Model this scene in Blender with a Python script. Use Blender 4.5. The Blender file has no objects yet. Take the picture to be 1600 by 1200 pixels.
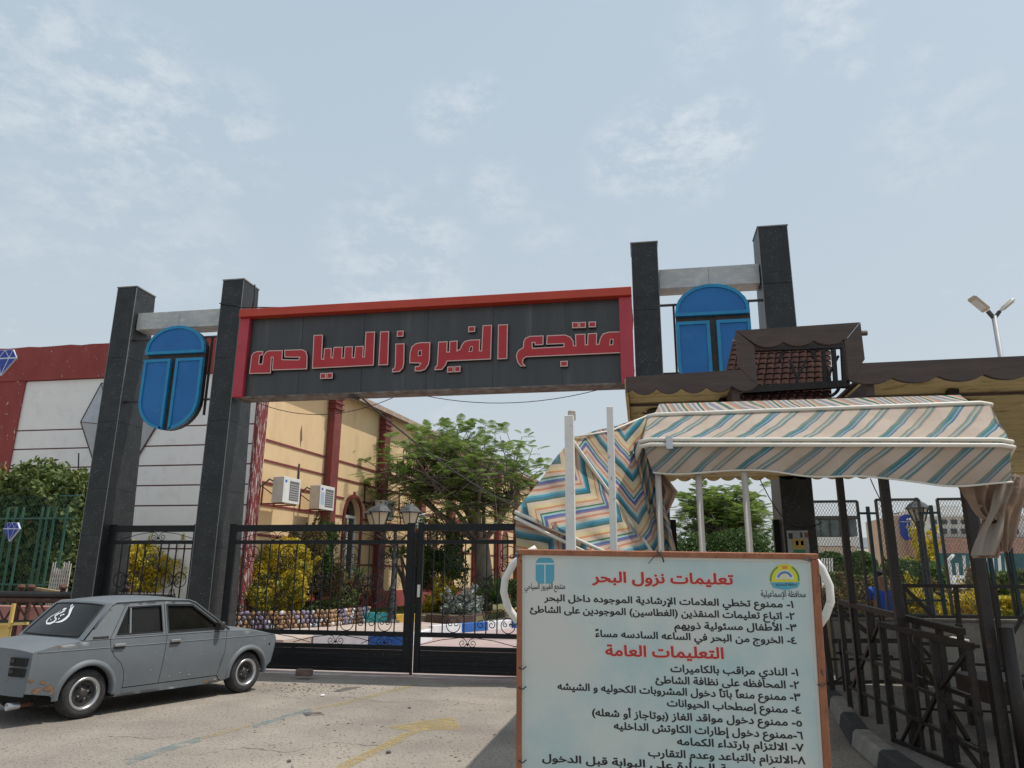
import bpy, bmesh, math, random, unicodedata
import numpy as np
from mathutils import Vector, Matrix, geometry
random.seed(7); rng = np.random.default_rng(7)
S = bpy.context.scene; COL = S.collection
# ------------------------------------------------------------------ camera
F = 1148.0; EYE = 1.6
YAW, PIT, ROL = math.radians(10.0), math.radians(14.64), math.radians(0.4)
fw = Vector((-math.sin(YAW)*math.cos(PIT), math.cos(YAW)*math.cos(PIT), math.sin(PIT)))
r0 = Vector((math.cos(YAW), math.sin(YAW), 0)); u0 = r0.cross(fw)
rt = r0*math.cos(ROL)+u0*math.sin(ROL); up = u0*math.cos(ROL)-r0*math.sin(ROL)
cd = bpy.data.cameras.new("camera"); cam = bpy.data.objects.new("camera", cd); COL.objects.link(cam)
cd.sensor_width = 36; cd.lens = F/1600*36; cd.clip_end = 3000; cd.clip_start = 0.05
M = Matrix((rt, up, -fw)).transposed().to_4x4(); M.translation = (0, 0, EYE); cam.matrix_world = M
S.camera = cam
# ------------------------------------------------------------------ sun, sky, exposure
SUN = Vector((0.46, 0.085, 1.0)).normalized()
sl = bpy.data.lights.new("sun", 'SUN'); sl.energy = 3.0; sl.angle = math.radians(0.6); sl.color = (1, .955, .88)
so = bpy.data.objects.new("sun", sl); COL.objects.link(so); so.rotation_euler = SUN.to_track_quat('Z', 'Y').to_euler()
W = bpy.data.worlds.new("World"); S.world = W; W.use_nodes = True
nt = W.node_tree; N = nt.nodes; L = nt.links; N.clear()
sky = N.new("ShaderNodeTexSky"); sky.sky_type = 'NISHITA'; sky.sun_disc = False
sky.sun_elevation = math.asin(SUN.z); sky.sun_rotation = math.atan2(SUN.x, SUN.y)
sky.dust_density = 6.0; sky.air_density = 1.0; sky.ozone_density = 1.5; sky.altitude = 10
tc = N.new("ShaderNodeTexCoord"); sep = N.new("ShaderNodeSeparateXYZ"); L.new(tc.outputs['Generated'], sep.inputs[0])
hr = N.new("ShaderNodeValToRGB"); L.new(sep.outputs['Z'], hr.inputs[0])       # pale dusty haze colour by height
e = hr.color_ramp.elements
e[0].position = 0.0; e[0].color = (5.85, 6.2, 6.35, 1); e[1].position = 0.75; e[1].color = (4.35, 5.4, 6.3, 1)
a = e.new(0.3); a.color = (5.1, 5.9, 6.5, 1)
hz = N.new("ShaderNodeMixRGB"); hz.inputs[0].default_value = 0.82; L.new(sky.outputs[0], hz.inputs[1]); L.new(hr.outputs[0], hz.inputs[2])
mp = N.new("ShaderNodeMapping"); mp.inputs['Scale'].default_value = (1.0, 1.0, 1.9); mp.inputs['Location'].default_value = (3.3, 1.7, 0.4)
L.new(tc.outputs['Generated'], mp.inputs[0])
n1 = N.new("ShaderNodeTexNoise"); n1.inputs['Scale'].default_value = 9; n1.inputs['Detail'].default_value = 9; n1.inputs['Roughness'].default_value = .62
n2 = N.new("ShaderNodeTexNoise"); n2.inputs['Scale'].default_value = 2.6; n2.inputs['Detail'].default_value = 3
L.new(mp.outputs[0], n1.inputs[0]); L.new(mp.outputs[0], n2.inputs[0])
c1 = N.new("ShaderNodeMapRange"); c1.inputs[1].default_value = .52; c1.inputs[2].default_value = .72; L.new(n1.outputs[0], c1.inputs[0])
c2 = N.new("ShaderNodeMapRange"); c2.inputs[1].default_value = .50; c2.inputs[2].default_value = .72; L.new(n2.outputs[0], c2.inputs[0])
cm = N.new("ShaderNodeMath"); cm.operation = 'MULTIPLY'; L.new(c1.outputs[0], cm.inputs[0]); L.new(c2.outputs[0], cm.inputs[1])
def dirv(x, y): return (fw + rt*((x-800)/F) + up*((600-y)/F)).normalized()
acc = cm.outputs[0]
for (px, py, rad, st) in ((60, 60, 7, .9), (30, 140, 6, .9), (200, 175, 9, 1.1), (345, 215, 7, .8), (160, 300, 8, .7), (60, 350, 6, .5), (745, 157, 3, 1.0), (690, 178, 3.4, .9), (1050, 225, 6.5, 1.2), (980, 250, 5, .9), (1125, 205, 4.5, 1.1), (1080, 275, 4, .7), (780, 295, 4, .7), (690, 300, 3, .5), (620, 405, 9, .9), (850, 370, 4, .5), (1285, 25, 5, .9), (1440, 215, 6, .5), (1100, 70, 5, .5), (280, 380, 7, .5), (1520, 160, 4, .4)):
    dp = N.new("ShaderNodeVectorMath"); dp.operation = 'DOT_PRODUCT'; L.new(tc.outputs['Generated'], dp.inputs[0]); dp.inputs[1].default_value = dirv(px, py)
    mr = N.new("ShaderNodeMapRange"); mr.interpolation_type = 'SMOOTHSTEP'; mr.inputs[1].default_value = math.cos(math.radians(rad*.82)); mr.inputs[2].default_value = math.cos(math.radians(rad*.1)); mr.inputs[4].default_value = st*.46; L.new(dp.outputs['Value'], mr.inputs[0])
    mu = N.new("ShaderNodeMath"); mu.operation = 'MAXIMUM'; L.new(acc, mu.inputs[0]); L.new(mr.outputs[0], mu.inputs[1]); acc = mu.outputs[0]
n3 = N.new("ShaderNodeTexNoise"); n3.inputs['Scale'].default_value = 19; n3.inputs['Detail'].default_value = 10; n3.inputs['Roughness'].default_value = .66; L.new(mp.outputs[0], n3.inputs[0])
c3_ = N.new("ShaderNodeMapRange"); c3_.inputs[1].default_value = .44; c3_.inputs[2].default_value = .63; L.new(n3.outputs[0], c3_.inputs[0])
cm2 = N.new("ShaderNodeMath"); cm2.operation = 'MULTIPLY'; L.new(acc, cm2.inputs[0]); L.new(c3_.outputs[0], cm2.inputs[1]); cm = cm2
cs = N.new("ShaderNodeMath"); cs.operation = 'MULTIPLY'; cs.inputs[1].default_value = .75; L.new(cm.outputs[0], cs.inputs[0])
cl = N.new("ShaderNodeMixRGB"); cl.inputs[2].default_value = (7.4, 7.8, 8.0, 1); L.new(cs.outputs[0], cl.inputs[0]); L.new(hz.outputs[0], cl.inputs[1])
bg = N.new("ShaderNodeBackground"); bg.inputs[1].default_value = .1; L.new(cl.outputs[0], bg.inputs[0])
wo = N.new("ShaderNodeOutputWorld"); L.new(bg.outputs[0], wo.inputs[0])
S.view_settings.view_transform = 'Standard'; S.view_settings.look = 'None'; S.view_settings.exposure = 0.22; S.view_settings.gamma = 1
try: S.view_settings.use_curve_mapping = False
except Exception: pass
S.cycles.max_bounces = 6; S.cycles.transparent_max_bounces = 12
# ------------------------------------------------------------------ rays of the photograph -> places at real distances
def ray(x, y): return fw + rt*((x-800)/F) + up*((600-y)/F)
C0 = Vector((0, 0, EYE))
def PY(x, y, Y): d = ray(x, y); return C0 + d*(Y/d.y)
def PX(x, y, X): d = ray(x, y); return C0 + d*(X/d.x)
def PZ(x, y, Z=0.): d = ray(x, y); return C0 + d*((Z-EYE)/d.z)
# ------------------------------------------------------------------ materials
MATS = {}
def mat(name, c, c2=None, scale=4., rough=.75, metal=0., bump=0., bscale=40., detail=6, lo=.35, hi=.65, c3=None, s3=30., l3=.6, h3=.68, trans=0., spec=.5, stretch=None, coat=0.):
    if name in MATS: return MATS[name]
    m = bpy.data.materials.new(name); m.use_nodes = True; t = m.node_tree; n = t.nodes; l = t.links; b = n["Principled BSDF"]
    b.inputs['Roughness'].default_value = rough; b.inputs['Metallic'].default_value = metal; b.inputs['Specular IOR Level'].default_value = spec
    b.inputs['Coat Weight'].default_value = coat
    col = (*c, 1); b.inputs['Base Color'].default_value = col
    src = None
    g = n.new("ShaderNodeNewGeometry"); pos = g.outputs['Position']
    if stretch:
        mp = n.new("ShaderNodeMapping"); mp.inputs['Scale'].default_value = stretch; l.new(pos, mp.inputs[0]); pos = mp.outputs[0]
    if c2:
        no = n.new("ShaderNodeTexNoise"); no.inputs['Scale'].default_value = scale; no.inputs['Detail'].default_value = detail; no.inputs['Roughness'].default_value = .6
        l.new(pos, no.inputs[0]); r = n.new("ShaderNodeMapRange"); r.inputs[1].default_value = lo; r.inputs[2].default_value = hi; l.new(no.outputs[0], r.inputs[0])
        x = n.new("ShaderNodeMixRGB"); x.inputs[1].default_value = col; x.inputs[2].default_value = (*c2, 1); l.new(r.outputs[0], x.inputs[0]); src = x.outputs[0]
    if c3:
        no = n.new("ShaderNodeTexNoise"); no.inputs['Scale'].default_value = s3; no.inputs['Detail'].default_value = 4; l.new(pos, no.inputs[0])
        r = n.new("ShaderNodeMapRange"); r.inputs[1].default_value = l3; r.inputs[2].default_value = h3; l.new(no.outputs[0], r.inputs[0])
        x = n.new("ShaderNodeMixRGB"); x.inputs[2].default_value = (*c3, 1)
        if src: l.new(src, x.inputs[1])
        else: x.inputs[1].default_value = col
        l.new(r.outputs[0], x.inputs[0]); src = x.outputs[0]
    if src: l.new(src, b.inputs['Base Color'])
    if bump:
        no = n.new("ShaderNodeTexNoise"); no.inputs['Scale'].default_value = bscale; no.inputs['Detail'].default_value = 5; l.new(pos, no.inputs[0])
        bm = n.new("ShaderNodeBump"); bm.inputs['Strength'].default_value = bump; bm.inputs['Distance'].default_value = .02; l.new(no.outputs[0], bm.inputs['Height']); l.new(bm.outputs[0], b.inputs['Normal'])
    if trans:
        tr = n.new("ShaderNodeBsdfTranslucent"); tr.inputs[0].default_value = col
        if src: l.new(src, tr.inputs[0])
        ms = n.new("ShaderNodeMixShader"); ms.inputs[0].default_value = trans; l.new(b.outputs[0], ms.inputs[1]); l.new(tr.outputs[0], ms.inputs[2])
        l.new(ms.outputs[0], n['Material Output'].inputs[0])
    MATS[name] = m; return m
def granite():
    m = mat('granite', (.016, .018, .020), (.030, .033, .034), scale=3.0, rough=.42, spec=.35, bump=.05, bscale=60)
    t = m.node_tree; n = t.nodes; l = t.links; b = n["Principled BSDF"]; src = b.inputs['Base Color'].links[0].from_socket
    g = n.new("ShaderNodeNewGeometry")
    for sc, th, cc in ((24, .19, (.19, .20, .21)), (60, .26, (.09, .095, .10))):
        v = n.new("ShaderNodeTexVoronoi"); v.inputs['Scale'].default_value = sc; l.new(g.outputs['Position'], v.inputs['Vector'])
        r = n.new("ShaderNodeMapRange"); r.inputs[1].default_value = th; r.inputs[2].default_value = th-.07; l.new(v.outputs['Distance'], r.inputs[0])
        wn = n.new("ShaderNodeTexNoise"); wn.inputs['Scale'].default_value = 5; l.new(g.outputs['Position'], wn.inputs[0])
        w = n.new("ShaderNodeMapRange"); w.inputs[1].default_value = .38; w.inputs[2].default_value = .6; l.new(wn.outputs[0], w.inputs[0])
        mu = n.new("ShaderNodeMath"); mu.operation = 'MULTIPLY'; l.new(r.outputs[0], mu.inputs[0]); l.new(w.outputs[0], mu.inputs[1])
        x = n.new("ShaderNodeMixRGB"); x.inputs[2].default_value = (*cc, 1); l.new(mu.outputs[0], x.inputs[0]); l.new(src, x.inputs[1]); src = x.outputs[0]
    l.new(src, b.inputs['Base Color']); return m
G = granite()
def stripes(name, kx, ky, amp, per, base, bands, period, dirt=.25, trans=.35):
    """printed awning cloth: bands across v = kx*U + ky*V + amp*pingpong(U, per)"""
    m = bpy.data.materials.new(name); m.use_nodes = True; t = m.node_tree; n = t.nodes; l = t.links; b = n["Principled BSDF"]
    b.inputs['Roughness'].default_value = .85; b.inputs['Specular IOR Level'].default_value = .2
    uv = n.new("ShaderNodeUVMap"); s = n.new("ShaderNodeSeparateXYZ")
    wn = n.new("ShaderNodeTexNoise"); wn.inputs['Scale'].default_value = 2.2; l.new(uv.outputs[0], wn.inputs[0])
    wa = n.new("ShaderNodeVectorMath"); wa.operation = 'SCALE'; wa.inputs[3].default_value = .03; l.new(wn.outputs['Color'], wa.inputs[0])
    ad = n.new("ShaderNodeVectorMath"); l.new(uv.outputs[0], ad.inputs[0]); l.new(wa.outputs[0], ad.inputs[1]); l.new(ad.outputs[0], s.inputs[0])
    def mth(op, a, b_=None):
        x = n.new("ShaderNodeMath"); x.operation = op
        for i, q in enumerate((a, b_)):
            if q is None: continue
            if isinstance(q, (int, float)): x.inputs[i].default_value = q
            else: l.new(q, x.inputs[i])
        return x.outputs[0]
    pp = mth('PINGPONG', s.outputs[0], per)
    v = mth('ADD', mth('ADD', mth('MULTIPLY', s.outputs[0], kx), mth('MULTIPLY', s.outputs[1], ky)), mth('MULTIPLY', pp, amp))
    v = mth('ADD', v, 50.0); fr = mth('FRACT', mth('DIVIDE', v, period))
    cr = n.new("ShaderNodeValToRGB"); cr.color_ramp.interpolation = 'CONSTANT'; l.new(fr, cr.inputs[0])
    el = cr.color_ramp.elements; el[0].position = 0; el[0].color = (*base, 1); el[1].position = bands[0][0]; el[1].color = (*bands[0][1], 1)
    for p, c in bands[1:]: q = el.new(p); q.color = (*c, 1)
    no = n.new("ShaderNodeTexNoise"); no.inputs['Scale'].default_value = 3; no.inputs['Detail'].default_value = 8; l.new(uv.outputs[0], no.inputs[0])
    r = n.new("ShaderNodeMapRange"); r.inputs[1].default_value = .4; r.inputs[2].default_value = .7; r.inputs[4].default_value = dirt*2; l.new(no.outputs[0], r.inputs[0])
    x = n.new("ShaderNodeMixRGB"); x.inputs[2].default_value = (.42, .31, .23, 1); l.new(r.outputs[0], x.inputs[0]); l.new(cr.outputs[0], x.inputs[1])
    l.new(x.outputs[0], b.inputs['Base Color'])
    tr = n.new("ShaderNodeBsdfTranslucent"); l.new(x.outputs[0], tr.inputs[0]); ms = n.new("ShaderNodeMixShader"); ms.inputs[0].default_value = trans
    bn = n.new("ShaderNodeTexNoise"); bn.inputs['Scale'].default_value = 5; bn.inputs['Detail'].default_value = 3; l.new(uv.outputs[0], bn.inputs[0])
    bu = n.new("ShaderNodeBump"); bu.inputs['Strength'].default_value = .5; bu.inputs['Distance'].default_value = .05; l.new(bn.outputs[0], bu.inputs['Height']); l.new(bu.outputs[0], b.inputs['Normal'])
    l.new(b.outputs[0], ms.inputs[1]); l.new(tr.outputs[0], ms.inputs[2]); l.new(ms.outputs[0], n['Material Output'].inputs[0])
    return m
def worn(name, c, cov=.5, soft=.12, scale=14.):
    """worn road paint: a sheet whose chipped places let the road show"""
    m = mat(name, c, tuple(q*.75 for q in c), scale=3, rough=.9)
    t = m.node_tree; n = t.nodes; l = t.links; b = n["Principled BSDF"]
    g = n.new("ShaderNodeNewGeometry"); no = n.new("ShaderNodeTexNoise"); no.inputs['Scale'].default_value = scale; no.inputs['Detail'].default_value = 9; no.inputs['Roughness'].default_value = .7
    l.new(g.outputs['Position'], no.inputs[0]); r = n.new("ShaderNodeMapRange"); r.inputs[1].default_value = cov-soft; r.inputs[2].default_value = cov+soft; r.inputs[4].default_value = .8
    l.new(no.outputs[0], r.inputs[0]); l.new(r.outputs[0], b.inputs['Alpha']); return m
# ------------------------------------------------------------------ mesh building
WO = {}   # world origin of each root
def link(o): COL.objects.link(o); return o
def tag(o, label=None, cat=None, group=None, kind=None):
    for k, v in (('label', label), ('category', cat), ('group', group), ('kind', kind)):
        if v: o[k] = v
    return o
def thing(name, label, cat, loc=(0, 0, 0), group=None, kind=None, rz=0):
    o = link(bpy.data.objects.new(name, None)); o.location = loc; o.rotation_euler = (0, 0, rz); o.empty_display_size = .2
    WO[o.name] = Vector(loc); return tag(o, label, cat, group, kind)
class MB:
    def __init__(s): s.v = []; s.f = []; s.uv = None
    def add(s, vs, fs):
        k = len(s.v); s.v += [tuple(p) for p in vs]; s.f += [tuple(i+k for i in f) for f in fs]; return s
    def box(s, x0, x1, y0, y1, z0, z1):
        return s.add([(x, y, z) for z in (z0, z1) for y in (y0, y1) for x in (x0, x1)], [(0, 2, 3, 1), (4, 5, 7, 6), (0, 1, 5, 4), (2, 6, 7, 3), (0, 4, 6, 2), (1, 3, 7, 5)])
    def hexa(s, b, t):  # bottom 4, top 4
        return s.add(list(b)+list(t), [(3, 2, 1, 0), (4, 5, 6, 7), (0, 1, 5, 4), (1, 2, 6, 5), (2, 3, 7, 6), (3, 0, 4, 7)])
    def obox(s, c, ax, ay, az, hx, hy, hz):
        c = Vector(c); ax, ay, az = Vector(ax).normalized(), Vector(ay).normalized(), Vector(az).normalized()
        P = [c+ax*(hx*i)+ay*(hy*j)+az*(hz*k) for k in (-1, 1) for j in (-1, 1) for i in (-1, 1)]
        return s.add(P, [(0, 2, 3, 1), (4, 5, 7, 6), (0, 1, 5, 4), (2, 6, 7, 3), (0, 4, 6, 2), (1, 3, 7, 5)])
    def bar(s, a, b, w, h=None):
        a, b = Vector(a), Vector(b); d = (b-a); 
        if d.length < 1e-6: return s
        u = d.normalized(); ref = Vector((0, 0, 1)) if abs(u.z) < .9 else Vector((0, 1, 0)); q = u.cross(ref).normalized(); r = u.cross(q)
        return s.obox((a+b)/2, u, q, r, d.length/2, w/2, (h or w)/2)
    def tube(s, pts, r, n=8, cap=True, closed=False):
        pts = [Vector(p) for p in pts]; m = len(pts); k = len(s.v); R_ = r if isinstance(r, (list, tuple)) else [r]*m
        nrm = None
        for i, p in enumerate(pts):
            t = (pts[(i+1) % m]-pts[i-1]) if closed else (pts[min(i+1, m-1)]-pts[max(i-1, 0)])
            if t.length < 1e-9: t = Vector((0, 0, 1))
            t.normalize()
            if nrm is None: ref = Vector((0, 0, 1)) if abs(t.z) < .9 else Vector((1, 0, 0)); nrm = t.cross(ref).normalized()
            nrm = (nrm - t*nrm.dot(t)); nrm = nrm.normalized() if nrm.length > 1e-6 else t.orthogonal().normalized()
            b = t.cross(nrm)
            for j in range(n):
                a = 2*math.pi*j/n; s.v.append(tuple(p+(nrm*math.cos(a)+b*math.sin(a))*R_[i]))
        mm = m if closed else m-1
        for i in range(mm):
            for j in range(n):
                i2 = (i+1) % m; s.f.append((k+i*n+j, k+i*n+(j+1) % n, k+i2*n+(j+1) % n, k+i2*n+j))
        if cap and not closed: s.f.append(tuple(k+j for j in range(n))[::-1]); s.f.append(tuple(k+(m-1)*n+j for j in range(n)))
        return s
    def lathe(s, c, axis, prof, n=20):  # prof: (radius, distance along axis)
        c = Vector(c); a = Vector(axis).normalized(); q = a.orthogonal().normalized(); r = a.cross(q); k = len(s.v); m = len(prof)
        for (R_, h) in prof:
            for j in range(n):
                t = 2*math.pi*j/n; s.v.append(tuple(c+a*h+(q*math.cos(t)+r*math.sin(t))*R_))
        for i in range(m-1):
            for j in range(n): s.f.append((k+i*n+j, k+i*n+(j+1) % n, k+(i+1)*n+(j+1) % n, k+(i+1)*n+j))
        return s
    def prism(s, pts, off):  # 3D polygon pushed by vector off
        pts = [Vector(p) for p in pts]; off = Vector(off); m = len(pts); k = len(s.v)
        tri = geometry.tessellate_polygon([pts]); s.v += [tuple(p) for p in pts]+[tuple(p+off) for p in pts]
        for t in tri: s.f.append(tuple(k+i for i in t)); s.f.append(tuple(k+m+i for i in t[::-1]))
        for i in range(m): s.f.append((k+i, k+(i+1) % m, k+m+(i+1) % m, k+m+i))
        return s
    def prismh(s, loops, off):  # with holes
        loops = [[Vector(p) for p in L_] for L_ in loops]; off = Vector(off); k = len(s.v); flat = [p for L_ in loops for p in L_]; m = len(flat)
        tri = geometry.tessellate_polygon(loops); s.v += [tuple(p) for p in flat]+[tuple(p+off) for p in flat]
        for t in tri: s.f.append(tuple(k+i for i in t)); s.f.append(tuple(k+m+i for i in t[::-1]))
        o = 0
        for L_ in loops:
            q = len(L_)
            for i in range(q): s.f.append((k+o+i, k+o+(i+1) % q, k+m+o+(i+1) % q, k+m+o+i))
            o += q
        return s
    def grid(s, fn, nu, nv, uvfn=None):
        k = len(s.v)
        for j in range(nv+1):
            for i in range(nu+1):
                s.v.append(tuple(fn(i/nu, j/nv)))
                if uvfn:
                    if s.uv is None: s.uv = {}
                    s.uv[k+j*(nu+1)+i] = uvfn(i/nu, j/nv)
        for j in range(nv):
            for i in range(nu): a = k+j*(nu+1)+i; s.f.append((a, a+1, a+nu+2, a+nu+1))
        return s
    def build(s, name, m, parent=None, smooth=False, bevel=0, label=None, cat=None, group=None, kind=None, root=None, thick=0, fix=True):
        me = bpy.data.meshes.new(name); V = np.array(s.v, dtype=float)
        if parent is not None: wo = WO[parent.name]
        elif root is not None: wo = Vector(root)
        else: wo = Vector(((V[:, 0].min()+V[:, 0].max())/2, (V[:, 1].min()+V[:, 1].max())/2, V[:, 2].min()))
        me.from_pydata([tuple(p) for p in (V-np.array(wo))], [], s.f)
        if s.uv:
            ul = me.uv_layers.new(name='UVMap')
            for lp in me.loops: ul.data[lp.index].uv = s.uv.get(lp.vertex_index, (0, 0))
        if fix and len(s.f) < 60000:
            bm = bmesh.new(); bm.from_mesh(me); bmesh.ops.recalc_face_normals(bm, faces=bm.faces)
            if bevel: bmesh.ops.bevel(bm, geom=[e for e in bm.edges if len(e.link_faces) == 2 and e.calc_face_angle(0) > .6], offset=bevel, segments=1, affect='EDGES', clamp_overlap=True)
            bm.to_mesh(me); bm.free()
        if smooth:
            me.polygons.foreach_set('use_smooth', [True]*len(me.polygons))
            if smooth != 'all':
                try: me.set_sharp_from_angle(angle=math.radians(38))
                except Exception: pass
        me.materials.append(m); o = link(bpy.data.objects.new(name, me))
        if parent is not None: o.parent = parent; WO[o.name] = wo
        else: o.location = wo; WO[o.name] = Vector(wo)
        if thick: q = o.modifiers.new('t', 'SOLIDIFY'); q.thickness = thick
        return tag(o, label, cat, group, kind)
def kids(o): return [c for c in bpy.data.objects if c.parent == o]
def copy_tree(o, loc, rz=0, label=None, scale=None, childmap=None):
    if childmap is None:
        childmap = {}
        for c in bpy.data.objects:
            if c.parent: childmap.setdefault(c.parent.name, []).append(c)
    def rec(x, par):
        c = x.copy(); COL.objects.link(c)
        if par: c.parent = par
        WO[c.name] = Vector(loc)
        for y in childmap.get(x.name, []): rec(y, c)
        return c
    c = rec(o, None); c.location = loc; c.rotation_euler = (0, 0, rz)
    if scale: c.scale = scale if isinstance(scale, (tuple, list)) else (scale,)*3
    if label: c['label'] = label
    return c
def piece(me, name, parent, loc, rot=(0, 0, 0), scale=(1, 1, 1)):
    o = link(bpy.data.objects.new(name, me)); o.parent = parent; o.location = Vector(loc)-WO[parent.name]; o.rotation_euler = rot; o.scale = scale; WO[o.name] = WO[parent.name]; return o
def rand_unit(n):
    v = rng.normal(size=(n, 3)); return v/np.linalg.norm(v, axis=1)[:, None]
def leaves(P, size, up_bias=.3, long=2.0, jitter=.4):
    """diamond leaves at points P -> MB"""
    n = len(P); nr = rand_unit(n); nr[:, 2] += up_bias; nr /= np.linalg.norm(nr, axis=1)[:, None]
    a = np.cross(nr, rand_unit(n)); a /= np.linalg.norm(a, axis=1)[:, None]; b = np.cross(nr, a)
    s = size*(1+jitter*(rng.random(n)*2-1)); L_ = (s*long/2)[:, None]*a; W_ = (s/2)[:, None]*b; fold = nr*(s*.15)[:, None]
    V = np.stack([P-L_, P+W_+fold, P+L_, P-W_+fold], 1).reshape(-1, 3); m = MB(); m.v = V.tolist(); m.f = [(4*i, 4*i+1, 4*i+2, 4*i+3) for i in range(n)]
    return m
def blob_points(n, c, r, lumps=9, hollow=.55, sq=2.0):
    """points in a lumpy bush: several overlapping ellipsoids"""
    c = np.array(c); r = np.array(r); out = []
    lumps = int(lumps*2); cs = rng.uniform(-.68, .68, (lumps, 3))*r + c; rs = r*rng.uniform(.22, .52, (lumps, 1))
    for i in range(lumps):
        u = rand_unit(n//lumps)*(hollow+(1-hollow)*rng.random((n//lumps, 1))**.6); out.append(cs[i]+u*rs[i])
    P = np.concatenate(out); k = len(P)//7; s0 = c+rand_unit(14)*r*.75; d0 = (s0-c)/np.linalg.norm(s0-c, axis=1)[:, None]+np.array([0, 0, .7]); i_ = rng.integers(0, 14, k); t_ = rng.random((k, 1)); P[:k] = s0[i_]+d0[i_]*t_*r.max()*.38+rng.normal(0, .025, (k, 3))+rng.normal(0, .05, (k, 3))*(1-t_); return P
# ------------------------------------------------------------------ common materials
road_m = mat('dusty_asphalt', (.255, .222, .192), (.385, .335, .285), scale=.55, rough=.95, bump=.9, bscale=60, lo=.36, hi=.62, detail=9, c3=(.12, .105, .095), s3=36, l3=.57, h3=.66, spec=.2)
pave_m = mat('pink_paving', (.42, .33, .29), (.50, .42, .36), scale=2, rough=.9, bump=.3, c3=(.35, .27, .24), s3=20)
conc_m = mat('grey_concrete', (.16, .145, .13), (.23, .21, .185), scale=3, rough=.9, bump=.4, c3=(.11, .10, .09), s3=25)
pinkc_m = mat('pinkish_concrete', (.34, .25, .24), (.42, .37, .34), scale=1.2, rough=.9, bump=.3)
marble_m = mat('veined_marble', (.46, .46, .44), (.38, .39, .39), scale=2.2, rough=.4, bump=.03, stretch=(1, 1, 2), c3=(.52, .52, .50), s3=6, l3=.48, h3=.66)
blk = mat('black_gate_paint', (.006, .007, .009), (.012, .012, .013), scale=8, rough=.5, spec=.3, bump=.15, bscale=25, c3=(.07, .055, .045), s3=18, l3=.68, h3=.74)
iron = mat('dark_brown_iron', (.011, .008, .007), (.020, .013, .010), scale=6, rough=.5, bump=.25, bscale=40, c3=(.06, .03, .02), s3=14, l3=.64, h3=.72)
rustm = mat('rusty_pipe', (.13, .045, .028), (.05, .03, .026), scale=5, rough=.8, bump=.4, c3=(.22, .10, .06), s3=20)
white_m = mat('white_wall_paint', (.80, .785, .76), (.84, .825, .80), scale=.8, rough=.9, bump=.15, bscale=18, c3=(.72, .69, .66), s3=3, l3=.55, h3=.8)
redw_m = mat('dark_red_wall_paint', (.25, .045, .040), (.30, .060, .052), scale=1.2, rough=.85, bump=.25, bscale=15, c3=(.60, .50, .47), s3=6, l3=.66, h3=.72, stretch=(1.6, 1.6, .8))
redp_m = mat('red_trim_paint', (.15, .030, .028), (.20, .042, .038), scale=3, rough=.7, bump=.2, bscale=20, c3=(.58, .36, .33), s3=26, l3=.68, h3=.74)
yel_m = mat('yellow_ochre_wall', (.66, .47, .26), (.72, .53, .31), scale=.7, rough=.92, bump=.35, bscale=14, c3=(.56, .40, .24), s3=1.6, l3=.56, h3=.8, stretch=(1, 1, .35))
whitep = mat('white_metal_paint', (.66, .64, .60), (.74, .72, .68), scale=6, rough=.5, bump=.15, c3=(.33, .27, .22), s3=20, l3=.66, h3=.74)
green_f = mat('green_fence_paint', (.022, .085, .060), (.035, .12, .085), scale=5, rough=.55)
lead = mat('leaf_dark', (.040, .088, .020), (.080, .145, .032), scale=1.6, rough=.6, trans=.32, lo=.3, hi=.7, c3=(.13, .20, .045), s3=5, l3=.55, h3=.7)
leaft = mat('leaf_feathery', (.12, .19, .04), (.18, .26, .06), scale=1.3, rough=.6, trans=.45, lo=.3, hi=.7, c3=(.25, .32, .09), s3=4, l3=.52, h3=.7)
leafh = mat('leaf_hedge', (.085, .13, .03), (.15, .19, .05), scale=2.2, rough=.65, trans=.2, lo=.3, hi=.7, c3=(.20, .16, .05), s3=4, l3=.6, h3=.72)
leafy = mat('leaf_yellow', (.58, .44, .03), (.22, .24, .03), scale=2.6, rough=.6, trans=.3, lo=.42, hi=.66, c3=(.70, .56, .06), s3=9, l3=.55, h3=.66)
leafd = mat('leaf_dry', (.20, .13, .055), (.12, .12, .035), scale=3, rough=.8, trans=.2, c3=(.30, .16, .07), s3=7)
leafs = mat('leaf_silver', (.42, .44, .42), (.28, .32, .27), scale=8, rough=.8)
bark = mat('grey_bark', (.13, .105, .085), (.22, .18, .145), scale=7, rough=.95, bump=.9, bscale=14, stretch=(1, 1, .4))
glass_d = mat('dark_window_glass', (.02, .024, .028), rough=.06, spec=.8)
darkv = mat('dark_void', (.008, .008, .008), rough=.9)
wirem = mat('black_cable', (.02, .02, .02), rough=.6)
# ------------------------------------------------------------------ ground and road
m = MB(); m.grid(lambda u, v: (-300+600*u, -60+660*v, 0), 30, 30)
m.build('ground', road_m, kind='structure', fix=False)
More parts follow.
